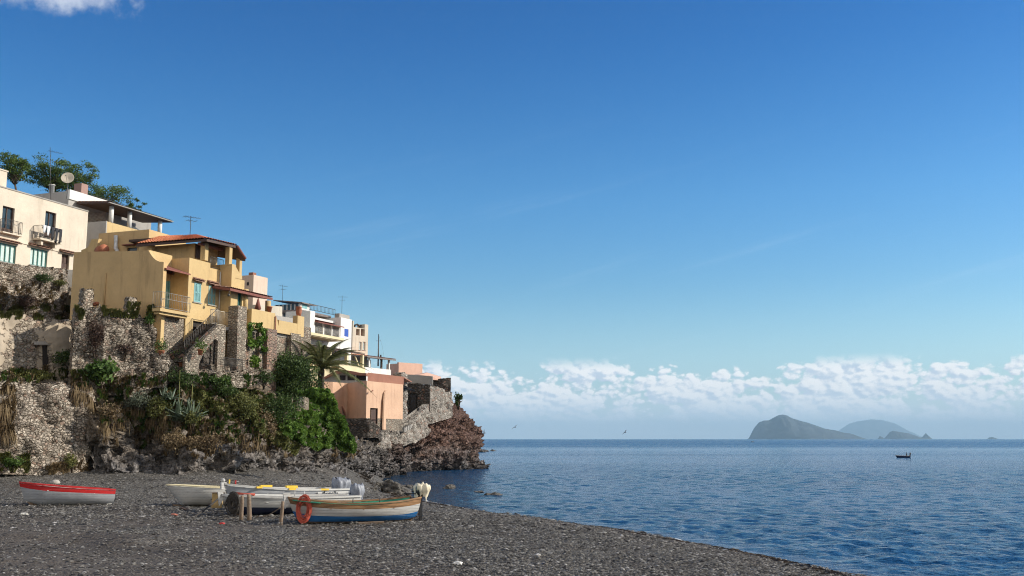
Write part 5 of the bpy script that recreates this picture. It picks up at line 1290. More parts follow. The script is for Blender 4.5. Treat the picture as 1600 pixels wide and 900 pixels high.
# the sea wall along the steps
gwall('sea_wall', 'long pale stone sea wall sloping down beside the headland steps', 'wall', [(592, 706, 686, 111), (598, 705, 678, 112.5), (615, 701, 668, 116), (632, 696, 661, 119.5), (650, 690, 650, 123), (661, 684, 637, 125.5), (670, 680, 632, 127.3)], M['palestone'], .7, .12, (), .35, ragged=.2, seed=25)
gwall('ramp_wall', 'dark stone ramp wall below the pink house door', 'wall', [(540, 684, 654, 101), (565, 684, 654, 100.6), (577, 684, 654.5, 100.6), (591, 684, 665, 101.5), (594, 690, 668, 102)], M['darkstone'], .7, .14, (), .1, ragged=.03, seed=26)
sp_ = thing('stone_steps', 'narrow stone steps climbing from pink house to the dark doorway', 'stair', P(622, 664, 120), 0)
mb = MB()
for i in range(10):
    k = i / 9; a = P(613 + 24 * k, 668 - 14 * k, 116.5 + 9.5 * k); b_ = P(628 + 24 * k, 668 - 14 * k, 116.5 + 9.5 * k)
    mb.box(a.x - sp_.location.x, b_.x - sp_.location.x + .3, a.y - 120, a.y - 120 + 1.4, a.z - sp_.location.z - .5, a.z - sp_.location.z)
mb.build('steps', M['concrete'], sp_)

# ================================================================== vegetation
ALLV = [np.array([tuple(v.co) for v in cliff.data.vertices])]; ALLF = [np.array([tuple(p.vertices) for p in cliff.data.polygons])]
n0_ = len(ALLV[0])
for v_, f_ in WALLS: ALLV.append(v_); ALLF.append(f_ + n0_); n0_ += len(v_)
CBVH = BVHTree.FromPolygons(np.concatenate(ALLV).tolist(), np.concatenate(ALLF).tolist())
M['green'] = leafmat('leaf_green', [(.028, .058, .012), (.075, .135, .030), (.16, .235, .055)])
M['darkgreen'] = leafmat('leaf_dark', [(.020, .042, .012), (.055, .095, .026), (.13, .18, .05)])
M['ivy'] = leafmat('leaf_ivy', [(.035, .075, .012), (.11, .205, .032), (.25, .36, .07)])
M['olive'] = leafmat('leaf_olive', [(.060, .072, .022), (.155, .165, .050), (.28, .27, .095)])
M['dry'] = leafmat('leaf_dry', [(.075, .052, .032), (.20, .14, .075), (.36, .27, .15)], .15)
M['drybrown'] = leafmat('leaf_brown', [(.035, .022, .018), (.085, .052, .040), (.15, .10, .075)], .1)
M['greyg'] = leafmat('leaf_grey', [(.06, .075, .05), (.13, .15, .10), (.22, .24, .17)], .1)
M['treeleaf'] = leafmat('leaf_tree', [(.035, .070, .015), (.10, .16, .035), (.21, .27, .075)], .3)
def quads(Pn, size, g, aspect=.55, up=.3, tri=False):
    """one small pointed leaf (two triangles as a quad) at every point"""
    n = len(Pn); d = g.normal(size=(n, 3)); d[:, 2] += up; d /= np.linalg.norm(d, axis=1, keepdims=True)
    e = np.cross(d, g.normal(size=(n, 3))); e /= np.linalg.norm(e, axis=1, keepdims=True) + 1e-9
    s = (size * (.6 + .8 * g.random(n)))[:, None]
    V = np.stack([Pn - d * s * .5, Pn + e * s * aspect * .5, Pn + d * s * .5, Pn - e * s * aspect * .5], 1).reshape(-1, 3)
    return V, np.arange(4 * n).reshape(-1, 4)
def blob_points(n, r, g, lumps=9, shell=.55):
    """points through an uneven crown made of several lumps"""
    r = np.array(r); c = g.normal(size=(lumps, 3)); c /= np.linalg.norm(c, axis=1, keepdims=True); c *= (.25 + .5 * g.random((lumps, 1)))
    c[:, 2] = c[:, 2] * .8 + .08; rad = .30 + .30 * g.random(lumps)
    k = g.integers(0, lumps, n); d = g.normal(size=(n, 3)); d /= np.linalg.norm(d, axis=1, keepdims=True)
    rr = rad[k] * (shell + (1 - shell) * g.random(n) ** .5) * (1 + .22 * g.normal(size=n))
    return (c[k] + d * rr[:, None]) * r
def blades(base, g, n, length, spread, droop, wid=.025):
    """arching grass blades from one root, three points each"""
    a = g.random(n) * 6.283; l = length * (.5 + .7 * g.random(n)); out = spread * (.2 + g.random(n))
    dx_, dy_ = np.cos(a), np.sin(a); b = base[None] + np.stack([dx_, dy_, 0 * a], 1) * .08 * length
    mid = b + np.stack([dx_ * out * l * .5, dy_ * out * l * .5, l * .7], 1)
    tip = b + np.stack([dx_ * out * l * 1.2, dy_ * out * l * 1.2, l * (1 - droop)], 1)
    s = np.stack([-dy_, dx_, 0 * a], 1) * wid
    V = np.stack([b - s, b + s, mid + s * .8, mid - s * .8, tip], 1).reshape(-1, 3)
    i = np.arange(n)[:, None] * 5
    return V, np.concatenate([i + np.array([[0, 1, 2, 3]]), i + np.array([[3, 2, 4, 4]])])
class Acc:
    def __init__(s): s.V = []; s.F = []; s.n = 0
    def add(s, VF):
        V, F_ = VF; s.V.append(V); s.F.append(F_ + s.n); s.n += len(V)
    def build(s, name, m, parent=None): 
        V = np.concatenate(s.V); F_ = np.concatenate(s.F); 
        q = F_[F_[:, 2] != F_[:, 3]]; t3 = F_[F_[:, 2] == F_[:, 3]][:, :3]
        me = bpy.data.meshes.new(name); me.vertices.add(len(V)); me.vertices.foreach_set('co', V.astype(np.float32).ravel())
        li = np.concatenate([q.ravel(), t3.ravel()]).astype(np.int32); me.loops.add(len(li)); me.loops.foreach_set('vertex_index', li)
        st_ = np.concatenate([np.arange(len(q)) * 4, len(q) * 4 + np.arange(len(t3)) * 3]).astype(np.int32)
        me.polygons.add(len(st_)); me.polygons.foreach_set('loop_start', st_); me.update(calc_edges=True)
        me.materials.append(m); o = bpy.data.objects.new(name, me); COL.objects.link(o); o.parent = parent; return o
SEED = [100]
def shrub(name, label, cat, px, py, wpx, hpx, m, dens=1.0, leaf=.13, group=None, back=.3, Y=None, lumps=9, depth=.75):
    SEED[0] += 1; g = np.random.default_rng(SEED[0])
    foot = C_(px, py + hpx * .42) if Y is None else P(px, py + hpx * .42, Y)
    k = foot.y / 1620; rx, rz = wpx / 2 * k, hpx / 2 * k
    c = P(px, py, foot.y - back * rx)
    root = thing(name, label, cat, foot, 0, group); off = np.array(c - foot)
    n = int(dens * 900 * (rx * rz + rx * rx * .5) / (leaf / .13) ** 1.6) + 250
    a = Acc(); a.add(quads(blob_points(n, (rx, rx * depth, rz), g, lumps) + off, leaf, g)); a.build('foliage', m, root)
    mb = MB()
    for i in range(5):
        e = off + g.normal(size=3) * np.array([rx, rx * .5, rz * .4]) * .4
        mb.tube([(0, 0, -.3), tuple(off * .3 + g.normal(size=3) * .1), tuple(e)], [.05, .035, .012], 5)
    mb.build('stem', M['bark'], root); return root
SH_ = [
 ('round dark green bush beside the dark doorway of the ruined wall', 108, 562, 62, 44, 'darkgreen', .12),
 ('low olive bush left of the ruined wall doorway foot', 52, 585, 70, 24, 'olive', .12),
 ('brown leafless bush spilling down the garden wall', 148, 522, 42, 70, 'drybrown', .11),
 ('small brown bush hanging on the rubble below the ochre wall', 195, 548, 30, 24, 'drybrown', .10),
 ('bright green bush at the foot of the ochre wall corner', 234, 500, 18, 22, 'green', .11),
 ('green bush between the two broken stone pillars', 180, 482, 40, 14, 'green', .10),
 ('small yellow green bush on top of the shaded yard rubble', 92, 442, 26, 16, 'olive', .10),
 ('dark ivy covered bush on the rubble below the green window', 62, 436, 42, 22, 'darkgreen', .10),
 ('brown bush on the left rubble slope above the ledge', 40, 470, 44, 30, 'drybrown', .12),
 ('tan dry bush at the left edge above the ruined wall', 4, 462, 26, 40, 'dry', .12),
 ('grey green bush on the slope left of the agave', 215, 628, 60, 34, 'greyg', .11),
 ('tan green broom bush beside the agave clump', 246, 640, 46, 46, 'olive', .12),
 ('dark green bush below the foot of the stone stair', 282, 592, 46, 44, 'darkgreen', .12),
 ('green bush under the stair platform gate', 345, 594, 44, 22, 'green', .12),
 ('large round orange tinged green bush in the middle of the slope', 380, 630, 78, 62, 'olive', .13),
 ('dark green bush above the large round bush', 352, 610, 46, 30, 'darkgreen', .12),
 ('brown bush on the slope right of the large round bush', 415, 665, 44, 60, 'dry', .12),
 ('dark bush under the spreading tree at the wall foot', 412, 588, 34, 30, 'darkgreen', .12),
 ('dry brown bush overhanging the left cave', 172, 648, 40, 44, 'dry', .12),
 ('small green bush growing in the dark cave mouth', 224, 695, 18, 16, 'green', .10),
 ('yellow green weed bush at the cliff foot on the beach', 112, 722, 26, 30, 'olive', .10),
 ('low green bush at the beach foot of the rubble wall', 18, 722, 40, 20, 'green', .10),
 ('dark bush on the crest of the headland rock', 716, 624, 16, 20, 'darkgreen', .14),
 ('green bush on the slope just above the rock face centre', 300, 655, 44, 26, 'olive', .12),
 ('dry brown bush hanging over the rock face centre', 318, 690, 60, 40, 'dry', .12),
 ('brown dry bush below the agave clump', 275, 690, 40, 46, 'dry', .12),
]
for lab, px, py, wp, hp, m, lf in SH_:
    shrub('shrub', lab, 'shrub', px, py, wp, hp, M[m], 1.0 if m not in ('drybrown', 'dry') else .8, lf)
# broad leaved fig
shrub('fig_bush', 'glossy broad leaved bush with large pale leaves on the rubble slope', 'shrub', 158, 584, 62, 46, M['green'], .9, .30)
# spreading tree in front of the buttressed wall
def tree(name, label, px, py, wpx, hpx, Y, m, foot, n, leaf, trunk=.2, lumps=26, cat='tree', lr=(.10, .16), group=None):
    SEED[0] += 1; g = np.random.default_rng(SEED[0]); k = Y / 1620
    c = P(px, py, Y); f = foot; root = thing(name, label, cat, f, 0, group); rx, rz = wpx / 2 * k, hpx / 2 * k
    a = Acc(); mb = MB(); off = np.array(c - f)
    mb.tube([(0, 0, -.5), tuple(off * .35 + [.1, 0, 0]), tuple(off * .7)], [trunk, trunk * .8, trunk * .5], 8)
    for i in range(lumps):
        d = g.normal(size=3); d /= np.linalg.norm(d); d *= (.45 + .5 * g.random()); d[2] = d[2] * .9
        q = off + d * np.array([rx, rx * .8, rz]); r = rx * (lr[0] + lr[1] * g.random()) * 2
        mb.tube([tuple(off * .6), tuple((q + off * .65) / 2 + g.normal(size=3) * .15), tuple(q)], [trunk * .35, trunk * .2, .02], 5)
        pts = g.normal(size=(n // lumps, 3)); pts *= np.array([r, r, r * .55]) * .55; pts[:, 2] += .1 * r
        a.add(quads(pts + q, leaf, g))
    mb.build('trunk', M['bark'], root); a.build('crown', m, root); return root
tree('spreading_tree', 'large dark green spreading tree before the buttressed wall beside palm', 455, 590, 92, 84, 72, M['darkgreen'], C_(462, 640), 17000, .15, .22, 50, lr=(.12, .10))
shrub('shrub', 'dark green thicket under the spreading tree left of the ivy', 'shrub', 438, 640, 70, 60, M['darkgreen'], 1.0, .13)
T0 = P(80, 330, 108)
tree('feathery_tree', 'tall feathery tree behind the beige house, leftmost of the rooftop trees', 20, 262, 60, 62, 100, M['treeleaf'], P(28, 330, 100), 5200, .17, .16, 40, lr=(.08, .08))
tree('feathery_tree', 'tallest feathery tree behind the satellite dish', 80, 270, 88, 84, 104, M['treeleaf'], P(84, 340, 104), 9000, .17, .2, 62, lr=(.07, .07))
tree('feathery_tree', 'feathery tree right of the satellite dish over the white roof', 126, 280, 54, 74, 102, M['treeleaf'], P(120, 340, 102), 4600, .16, .14, 36, lr=(.10, .08))
tree('feathery_tree', 'low spreading tree top showing above the white porch roof', 165, 306, 84, 34, 106, M['treeleaf'], P(165, 345, 106), 4600, .16, .12, 36, lr=(.08, .07))
tree('feathery_tree', 'thin twiggy tree top behind the gutter of the white porch', 212, 322, 36, 26, 108, M['treeleaf'], P(212, 350, 108), 1500, .14, .1, 14, lr=(.07, .06))
tree('feathery_tree', 'small leafy sprig showing through the white porch columns', 222, 345, 22, 22, 108, M['treeleaf'], P(222, 365, 108), 900, .14, .08, 9, lr=(.1, .08))
# palm
pm = thing('palm_tree', 'palm with arching feather fronds beside the dark spreading tree', 'palm', C_(500, 632), 0)
crown = P(502, 579, 75) - pm.location
MB().tube([(0, 0, -.5), tuple(crown * .5), tuple(crown)], [.3, .26, .24], 10).build('trunk', M['bark'], pm)
M['palm'] = leafmat('leaf_palm', [(.05, .06, .02), (.13, .14, .05), (.28, .26, .12)], .2)
g = np.random.default_rng(77)
for i in range(34):
    az_ = i * 2.4 + g.random() * .4; el_ = .15 + 1.15 * ((i * 7) % 34) / 34; Lf = 3.6 + 1.0 * g.random(); a = Acc(); pts = []
    for j in range(15):
        t_ = j / 14; r = Lf * t_ * math.cos(el_ * (1 - .2 * t_)); z = Lf * (t_ * math.sin(el_) - .62 * t_ * t_ * (1.1 - .35 * el_))
        pts.append(np.array(crown) + [math.cos(az_) * r, math.sin(az_) * r, z + .15])
    pts = np.array(pts); sd = np.array([-math.sin(az_), math.cos(az_), 0]); Vs = []; Fs = []; n_ = 0
    for j in range(2, 14, 1):
        for hf in (0, .33, .67):
            p = pts[j] * (1 - hf) + pts[j + 1] * hf; tn = pts[j + 1] - pts[j]; tn /= np.linalg.norm(tn)
            ll = .62 * math.sin(math.pi * min(1, (j + hf) / 14 * .9 + .12))
            for s in (-1, 1):
                tip = p + sd * s * ll * .75 + tn * ll * .55 + np.array([0, 0, -ll * .35]); w_ = tn * .05
                Vs += [p - w_, p + w_, tip]; Fs.append((n_, n_ + 1, n_ + 2, n_ + 2)); n_ += 3
    a.add((np.array(Vs), np.array(Fs))); fr = a.build('frond', M['palm'], pm)
    MB().tube([tuple(p) for p in pts[::2]], [.035, .03, .026, .02, .016, .012, .008, .006], 4).build('rib', M['olive'], fr)
# agaves
def agave(label, px, py, h, n, seed, spread=.5):
    b = C_(px, py, .15); t_ = thing('agave', label, 'agave', b, 0); g = random.Random(seed); mb = MB()
    for i in range(n):
        az_ = g.random() * 6.28; e = .35 + 1.1 * (i / n) + g.random() * .1; l = h * (.65 + .35 * g.random()); ox = g.uniform(-1, 1) * spread; oy = g.uniform(-.4, .2)
        d = Vector((math.cos(az_) * math.cos(e), math.sin(az_) * math.cos(e), math.sin(e))); s = Vector((-math.sin(az_), math.cos(az_), 0)); q = Vector((ox, oy, 0)); up = s.cross(d)
        vs = []
        for k, wv in ((0, .07), (.25, .085), (.55, .07), (.8, .04), (1, .003)):
            p = q + d * l * k + Vector((0, 0, -.25 * l * k * k * math.cos(e))); vs += [p - s * wv, p - up * wv * .5, p + s * wv]
        fs = [(3 * k + j, 3 * k + j + 1, 3 * k + j + 4, 3 * k + j + 3) for k in range(4) for j in range(2)]
        mb.add(vs, fs, 0, True)
    o = mb.build('leaves', M['agave'], t_); sd_ = o.modifiers.new('solid', 'SOLIDIFY'); sd_.thickness = .02; return t_
M['agave'] = plain('agave_leaf', (.11, .15, .095), .5, var=.35)
ag = agave('tall clump of grey green spiky agaves above the rock face', 284, 658, 1.6, 60, 3, .75)
MB().tube([(-.2, 0, 0), (-.25, 0, 3.0)], [.04, .02], 6).tube([(.5, 0, 0), (.55, 0, 2.2)], [.035, .02], 6).build('flower_stalk', M['olive'], ag)
agave('small agave rosette left of the tall agave clump', 262, 625, .9, 22, 5, .3)
agave('small agave rosette on the slope left of the stair foot', 218, 612, .8, 18, 6, .3)
# ivy falling over the cliff below the pink house
def inpoly(x, y, poly):
    c = False; n = len(poly)
    for i in range(n):
        x1_, y1_ = poly[i]; x2_, y2_ = poly[(i + 1) % n]
        if (y1_ > y) != (y2_ > y) and x < (x2_ - x1_) * (y - y1_) / (y2_ - y1_) + x1_: c = not c
    return c
poly = [(430, 640), (452, 618), (478, 611), (495, 606), (510, 609), (520, 618), (527, 636), (536, 656), (548, 676), (557, 694), (553, 708), (540, 705), (525, 700), (508, 698), (492, 703), (470, 690), (452, 684), (436, 668)]
def creeper(name, label, poly, N, leaf, m, seed, maxY=84, puff=.9, defY=79.5, cat='ivy'):
    g = random.Random(seed); gg = np.random.default_rng(seed); xs_ = [p[0] for p in poly]; ys_2 = [p[1] for p in poly]; pts = []
    while len(pts) < N:
        x = g.uniform(min(xs_), max(xs_)); y = g.uniform(min(ys_2), max(ys_2))
        jx = 4 * noise.noise(Vector((x * .12, y * .12, seed))); jy = 4 * noise.noise(Vector((x * .12, y * .12, seed + 9)))
        if not inpoly(x + jx, y + jy, poly): continue
        gate = noise.noise(Vector((x * .07, y * .05, 3.0 + seed)))
        if gate < -.33 and g.random() < .75: continue
        q = C_(x, y); Yq = min(q.y, defY + (x - 490) * .045 if q.y > maxY else q.y)
        b = puff * (.35 + .8 * noise.fractal(Vector((x * .09, y * .08, seed)), 1, 2, 3)); Yq -= max(-.1, b) * (.55 + .45 * g.random()) + .15
        pts.append(tuple(P(x, y, Yq)))
    pts = np.array(pts); o_ = pts[np.argmin(pts[:, 2])].copy()
    a = Acc(); a.add(quads(pts - o_, leaf, gg, .8, -.3)); o = a.build(name, m); o.location = o_; return tag(o, label, cat)
creeper('ivy', 'bright green ivy curtain falling over the cliff beside the pink house', poly, 30000, .24, M['ivy'], 5)
creeper('creeper', 'ragged olive and brown creeper covering rock left of the ivy', [(395, 640), (430, 650), (445, 680), (470, 695), (462, 712), (440, 700), (415, 690), (400, 665)], 6500, .16, M['olive'], 8, puff=.5)
creeper('creeper', 'mixed olive creeper over the slope below the terrace wall', [(300, 612), (345, 612), (400, 608), (425, 625), (410, 650), (350, 648), (300, 640)], 6000, .14, M['olive'], 9, puff=.5)
# vine on the old wall between the buttresses
g = np.random.default_rng(12); pts = []
for i in range(2600):
    px_ = 386 + 30 * g.random(); py_ = 505 + 68 * g.random() ** 1.2
    if noise.noise(Vector((px_ * .13, py_ * .07, 2))) < -.12 + (py_ - 505) * .004: continue
    if px_ > 402 and py_ < 513: continue
    x, z = PH.f(px_, py_, -.15); pts.append(tuple(PH.F.W(x, -.15 - .3 * g.random() - .15 * math.sin(px_ * .3), z)))
pts = np.array(pts); o_ = pts[0].copy(); a = Acc(); a.add(quads(pts - o_, .2, g, .8, -.2)); o = a.build('vine', M['ivy']); o.location = o_
tag(o, 'green vine hanging between the stone buttresses under the yellow terrace', 'vine')
# ground cover: dry grass and low weeds nobody could count
def cover(name, polys, N, m, seed, ln=(.35, .8), sp=.5, droop=.35, nb=22, hang=False):
    g = np.random.default_rng(seed); r = random.Random(seed); a = Acc(); k = 0; guard = 0
    tot = sum(p[1] for p in polys)
    for pl, wt in polys:
        xs_ = [p[0] for p in pl]; ys_2 = [p[1] for p in pl]; c = 0; need = int(N * wt / tot); guard = 0
        while c < need and guard < need * 12:
            guard += 1
            x = r.uniform(min(xs_), max(xs_)); y = r.uniform(min(ys_2), max(ys_2))
            if not inpoly(x, y, pl): continue
            if noise.noise(Vector((x * .06, y * .06, seed))) < -.05: continue
            q = C_(x, y, .05)
            if q.y > 150: continue
            l = r.uniform(*ln); V, F_ = blades(np.array(q), g, nb, l, sp, droop if not hang else 1.5 + r.random(), .016 + .014 * q.y / 100); a.add((V, F_)); c += 1
    return tag(a.build(name, m), kind='stuff')
top_ = [(0, 583), (60, 580), (120, 575), (175, 590), (235, 590), (300, 600), (300, 640), (200, 640), (110, 600), (0, 600)]
slope = [(150, 615), (240, 610), (300, 605), (400, 610), (440, 640), (450, 690), (410, 700), (330, 690), (240, 680), (160, 665)]
cover('dry_grass', [(slope, 3), (top_, 1.4), ([(0, 455), (100, 430), (100, 500), (0, 500)], 1.0), ([(0, 600), (25, 610), (20, 690), (0, 690)], .8), ([(60, 735), (140, 725), (140, 748), (60, 742)], .5), ([(230, 690), (350, 690), (340, 720), (240, 712)], .7)], 1100, M['dry'], 21, (.22, .5), nb=22)
cover('green_weeds', [(slope, 2), (top_, .8), ([(0, 480), (130, 482), (130, 500), (0, 500)], 1.6), ([(0, 715), (45, 715), (45, 740), (0, 738)], .6), ([(150, 475), (240, 480), (240, 500), (150, 495)], .8)], 1500, M['olive'], 22, (.2, .45), .6, .3, 24)
cover('leafy_ground_cover', [(slope, 2), (top_, 1), ([(300, 585), (440, 590), (440, 640), (300, 620)], 1)], 900, M['green'], 31, (.18, .42), .7, .25, 20)
cover('hanging_dry_grass', [([(150, 640), (260, 640), (300, 665), (460, 690), (460, 715), (300, 705), (160, 690)], 3), ([(110, 600), (140, 600), (150, 650), (120, 640)], 1), ([(0, 610), (22, 610), (22, 690), (0, 690)], 1), ([(520, 705), (560, 705), (560, 725), (520, 725)], .5)], 230, M['dry'], 23, (.25, .5), .8, 1.5, 18, True)

# ================================================================== boats on the beach
def paint(name, col, rough=.4, var=.12, wear=(.20, .15, .11), amt=.5, seam=.11):
    m, t = mat(name); p = t.obj
    zz = t.new('ShaderNodeSeparateXYZ', i_0=p).outputs[2]
    n = t.noise(t.vm('MULTIPLY', p, (.6, 1, 3)), 3.0, 5, .6); sc = t.noise(t.vm('MULTIPLY', p, (1.2, 1, 7)), 5.0, 6, .72)
    c = t.mix(t.rng(n, .3, .7), tuple(x * (1 - var) for x in col), tuple(min(1, x * (1 + var)) for x in col))
    c = t.mix(t.m('MULTIPLY', t.rng(sc, .60, .68), amt), c, wear)
    c = t.mix(t.m('MULTIPLY', t.rng(t.noise(p, 1.1, 4, .6), .5, .75), .35), c, tuple(x * .6 for x in col))
    s = t.m('ABSOLUTE', t.m('SUBTRACT', t.m('FRACT', t.m('DIVIDE', zz, seam)), .5))
    setp(t, Base_Color=c, Roughness=t.m('ADD', rough, t.m('MULTIPLY', sc, .2)))
    bump(t, t.m('ADD', t.rng(s, .0, .07), t.m('MULTIPLY', sc, .25)), .012); return m
M['bwhite'] = paint('boat_white', (.56, .545, .51), .35)
M['bblue'] = paint('boat_blue', (.02, .16, .42), .4, .2)
M['bnavy'] = paint('boat_navy', (.012, .020, .060), .45, .25, (.12, .12, .13), .3)
M['bbrown'] = paint('varnished_wood', (.28, .15, .066), .4, .5, (.10, .05, .03), .7)
M['bred'] = paint('boat_red', (.50, .012, .012), .35)
M['bgrey'] = paint('boat_grey', (.37, .38, .395), .25)
M['bgreen'] = plain('boat_green', (.03, .30, .18), .45, var=.15)
M['byellow'] = plain('boat_yellow', (.80, .52, .04), .5, var=.1)
M['bkeel'] = plain('keel_wood', (.20, .13, .08), .8, var=.35, nscale=8)
M['rope_o'] = plain('orange_rope', (.46, .085, .05), .8, var=.25, nscale=30)
M['rope_d'] = plain('dark_rope', (.05, .042, .035), .9, var=.3, nscale=30)
M['tarp'] = plain('grey_tarpaulin', (.25, .265, .30), .5, var=.15, nscale=6, bmp=.01)
M['cream_cloth'] = plain('cream_cloth', (.78, .70, .52), .9, var=.06)
M['engine'] = plain('engine_black', (.02, .02, .022), .35)
def hull(mb, Lh, B, zs, zk, bands, rake=.35, stern=.62, srake=.0, full=.62, N=30, K=18, inner=False, th=.035):
    """bands: list of (fraction from keel to sheer, material index)"""
    vs = []; info = []
    for i in range(N + 1):
        t = i / N; b = B * (max(0, math.sin(math.pi / 2 * min(1, t / full))) ** .78 if t < full else 1 - (1 - stern) * ((t - full) / (1 - full)) ** 1.8)
        b = max(b, .02); S = zs(t); Kz = zk(t)
        if inner: b = max(.005, b - th); Kz = Kz + .12
        for s in (-1, 1):
            for j in range(K + 1):
                a = j / K; f = math.sin(a * math.pi / 2) ** .72; g_ = (1 - math.cos(a * math.pi / 2)) ** .92
                z = Kz + (S - Kz) * g_; x = t * Lh + rake * (1 - g_) * max(0, 1 - t * 4) - srake * (1 - g_) * max(0, t * 4 - 3)
                vs.append((x, s * b * f, z))
    M1 = K + 1; row = 2 * M1
    for i in range(N):
        for s in (0, 1):
            for j in range(K):
                a = (i * row) + s * M1 + j; b_ = a + row; fr = (j + .5) / K
                g_ = (1 - math.cos(fr * math.pi / 2)) ** .92
                mi = [m for k, m in bands if g_ <= k][0]
                mb.add([vs[a], vs[a + 1], vs[b_ + 1], vs[b_]], [(0, 1, 2, 3) if s else (0, 3, 2, 1)], mi, True)
    last = N * row
    if not inner:
        mb.add([vs[last + j] for j in range(M1)] + [vs[last + M1 + j] for j in range(M1)], [(j, j + 1, M1 + j + 1, M1 + j) for j in range(K)], bands[-2][1] if len(bands) > 1 else 0)
    return lambda t, s: Vector(vs[int(round(t * N)) * row + (M1 if s > 0 else 0) + K])
def boat(name, label, bow_p, stern_p, B, zs, zk, bands, mats, gun, inner='bwhite', post=None, Lx=None, thw=(.3, .52, .74), roll=0, gun_r=.035, **kw):
    d = stern_p - bow_p; Lh = Lx or d.xy.length; rz = math.degrees(math.atan2(d.y, d.x))
    T = thing(name, label, 'boat', bow_p, rz); T.rotation_euler = (R(roll), -math.atan2(d.z, d.xy.length), R(rz))
    mb = MB(); sh = hull(mb, Lh, B, zs, zk, bands, **kw); h_ = mb.build('hull', [M[m] for m in mats], T)
    mb = MB(); hull(mb, Lh - .05, B, lambda t: zs(t) - .01, zk, [(2, 0)], inner=True, **kw); mb.build('inner_hull', M[inner], T)
    for s in (-1, 1):
        pts = [sh(i / 30, s) + Vector((0, 0, .01)) for i in range(31)]
        mb = MB()
        for a, b in zip(pts[:-1], pts[1:]):
            o = Vector((0, s * gun_r, 0)); i_ = Vector((0, -s * gun_r * 1.4, 0)); u = Vector((0, 0, gun_r * 1.5))
            mb.add([a + o, b + o, b + i_, a + i_, a + o + u, b + o + u, b + i_ + u, a + i_ + u], [(0, 1, 5, 4), (3, 7, 6, 2), (4, 5, 6, 7), (0, 3, 2, 1)])
        mb.build('gunwale', M[gun], T)
    for t in thw:
        a = sh(round(t * 30) / 30, 1); z = zs(t) - .16
        MB().box(a.x - .12, a.x + .12, -abs(a.y) + .03, abs(a.y) - .03, z - .03, z).build('thwart', M['wood'] if inner != 'bwhite' else M['bwhite'], T)
    kk = MB(); kk.prism([(x_ * Lh, -.03, zk(x_) + .02) for x_ in (.1, .4, .7, .97)] + [(x_ * Lh, -.03, zk(x_) - .09) for x_ in (.97, .7, .4, .14)], (0, .06, 0)); kk.build('keel', M['bkeel'], T)
    if post:
        hgt, m, w_ = post
        MB().prism([(-.06, -.035, zs(0) - .35), (-.10 - w_ * .4, -.035, zs(0) + hgt), (w_ * .6, -.035, zs(0) + hgt - .02), (w_, -.035, zs(0) - .1)], (0, .07, 0)).build('stem_post', M[m], T)
    return T, sh
def motor(T, x, z, m='engine', tilt=.1, s=1.0, lab=None):
    """outboard motor clamped to the transom"""
    mo = MB(); mo.lathe([(.02, 0), (.13, .02), (.16, .12), (.15, .30), (.09, .38), (.02, .40)], (0, 0, .18), 12)
    o = mo.build('outboard_motor', M[m], T); o.location = (x, 0, z); o.rotation_euler = (0, tilt, 0); o.scale = (s,) * 3
    MB().prism([(-.06, -.045, .2), (.09, -.045, .2), (.07, -.045, -.75), (-.04, -.045, -.75)], (0, .09, 0)).box(-.17, .13, -.07, .07, -.58, -.55).build('drive_leg', M[m], o)
    MB().prism([(-.05, -.03, -.75), (.15, -.03, -.78), (.10, -.03, -.92), (-.02, -.03, -1.0), (-.06, -.03, -.9)], (0, .06, 0)).build('skeg', M[m], o)
    pr = MB()
    for k in range(3):
        a = k * 2.094; pr.prism([(.13, 0, -.8), (.15, .11 * math.cos(a) - .03 * math.sin(a), -.8 + .11 * math.sin(a)), (.13, .11 * math.cos(a + .6), -.8 + .11 * math.sin(a + .6))], (.012, 0, 0))
    pr.build('propeller', M[m], o)
    MB().box(-.22, -.06, -.1, .1, -.12, .12).build('clamp', M[m], o)
    MB().tube([(-.1, 0, .25), (-.6, .05, .3)], .018, 6).build('tiller', M[m], o)
    return o
def drape(name, label, c, sx, sy, h, m, seed, cat='cover', top=.3, frill=0.0, rz=0):
    """loose cloth or plastic over an engine"""
    mb = MB(); n = 40; rows = 13; vs = []
    for j in range(rows):
        t = j / (rows - 1)
        for i in range(n):
            a = 2 * math.pi * i / n; f = noise.noise(Vector((math.cos(a) * 2.4, math.sin(a) * 2.4 + seed, t * 1.2)))
            r = (math.sin(min(1, t / top) * math.pi / 2) ** .6) * (1.05 - .5 * abs(t - .55)) * (1 + .55 * f * t ** .35) * (1 + .08 * math.sin(a * 9 + seed) * t)
            z = h * (1 - max(0, (t - top * .6) / (1 - top * .6)) ** 1.05) - (.06 * f if t > .5 else 0) + .16 * noise.noise(Vector((math.cos(a) * r * 3, math.sin(a) * r * 3, seed)))
            if j == rows - 1: z -= frill * max(0, math.sin(a * 3 + seed)) 
            vs.append((sx * r * math.cos(a), sy * r * math.sin(a), z))
    fs = [(j * n + i, j * n + (i + 1) % n, (j + 1) * n + (i + 1) % n, (j + 1) * n + i) for j in range(rows - 1) for i in range(n)] + [tuple(range(n - 1, -1, -1))]
    mb.add(vs, fs, 0, True); o = mb.build(name, M[m]); o.location = c; o.rotation_euler = (0, 0, R(rz)); return tag(o, label, cat)
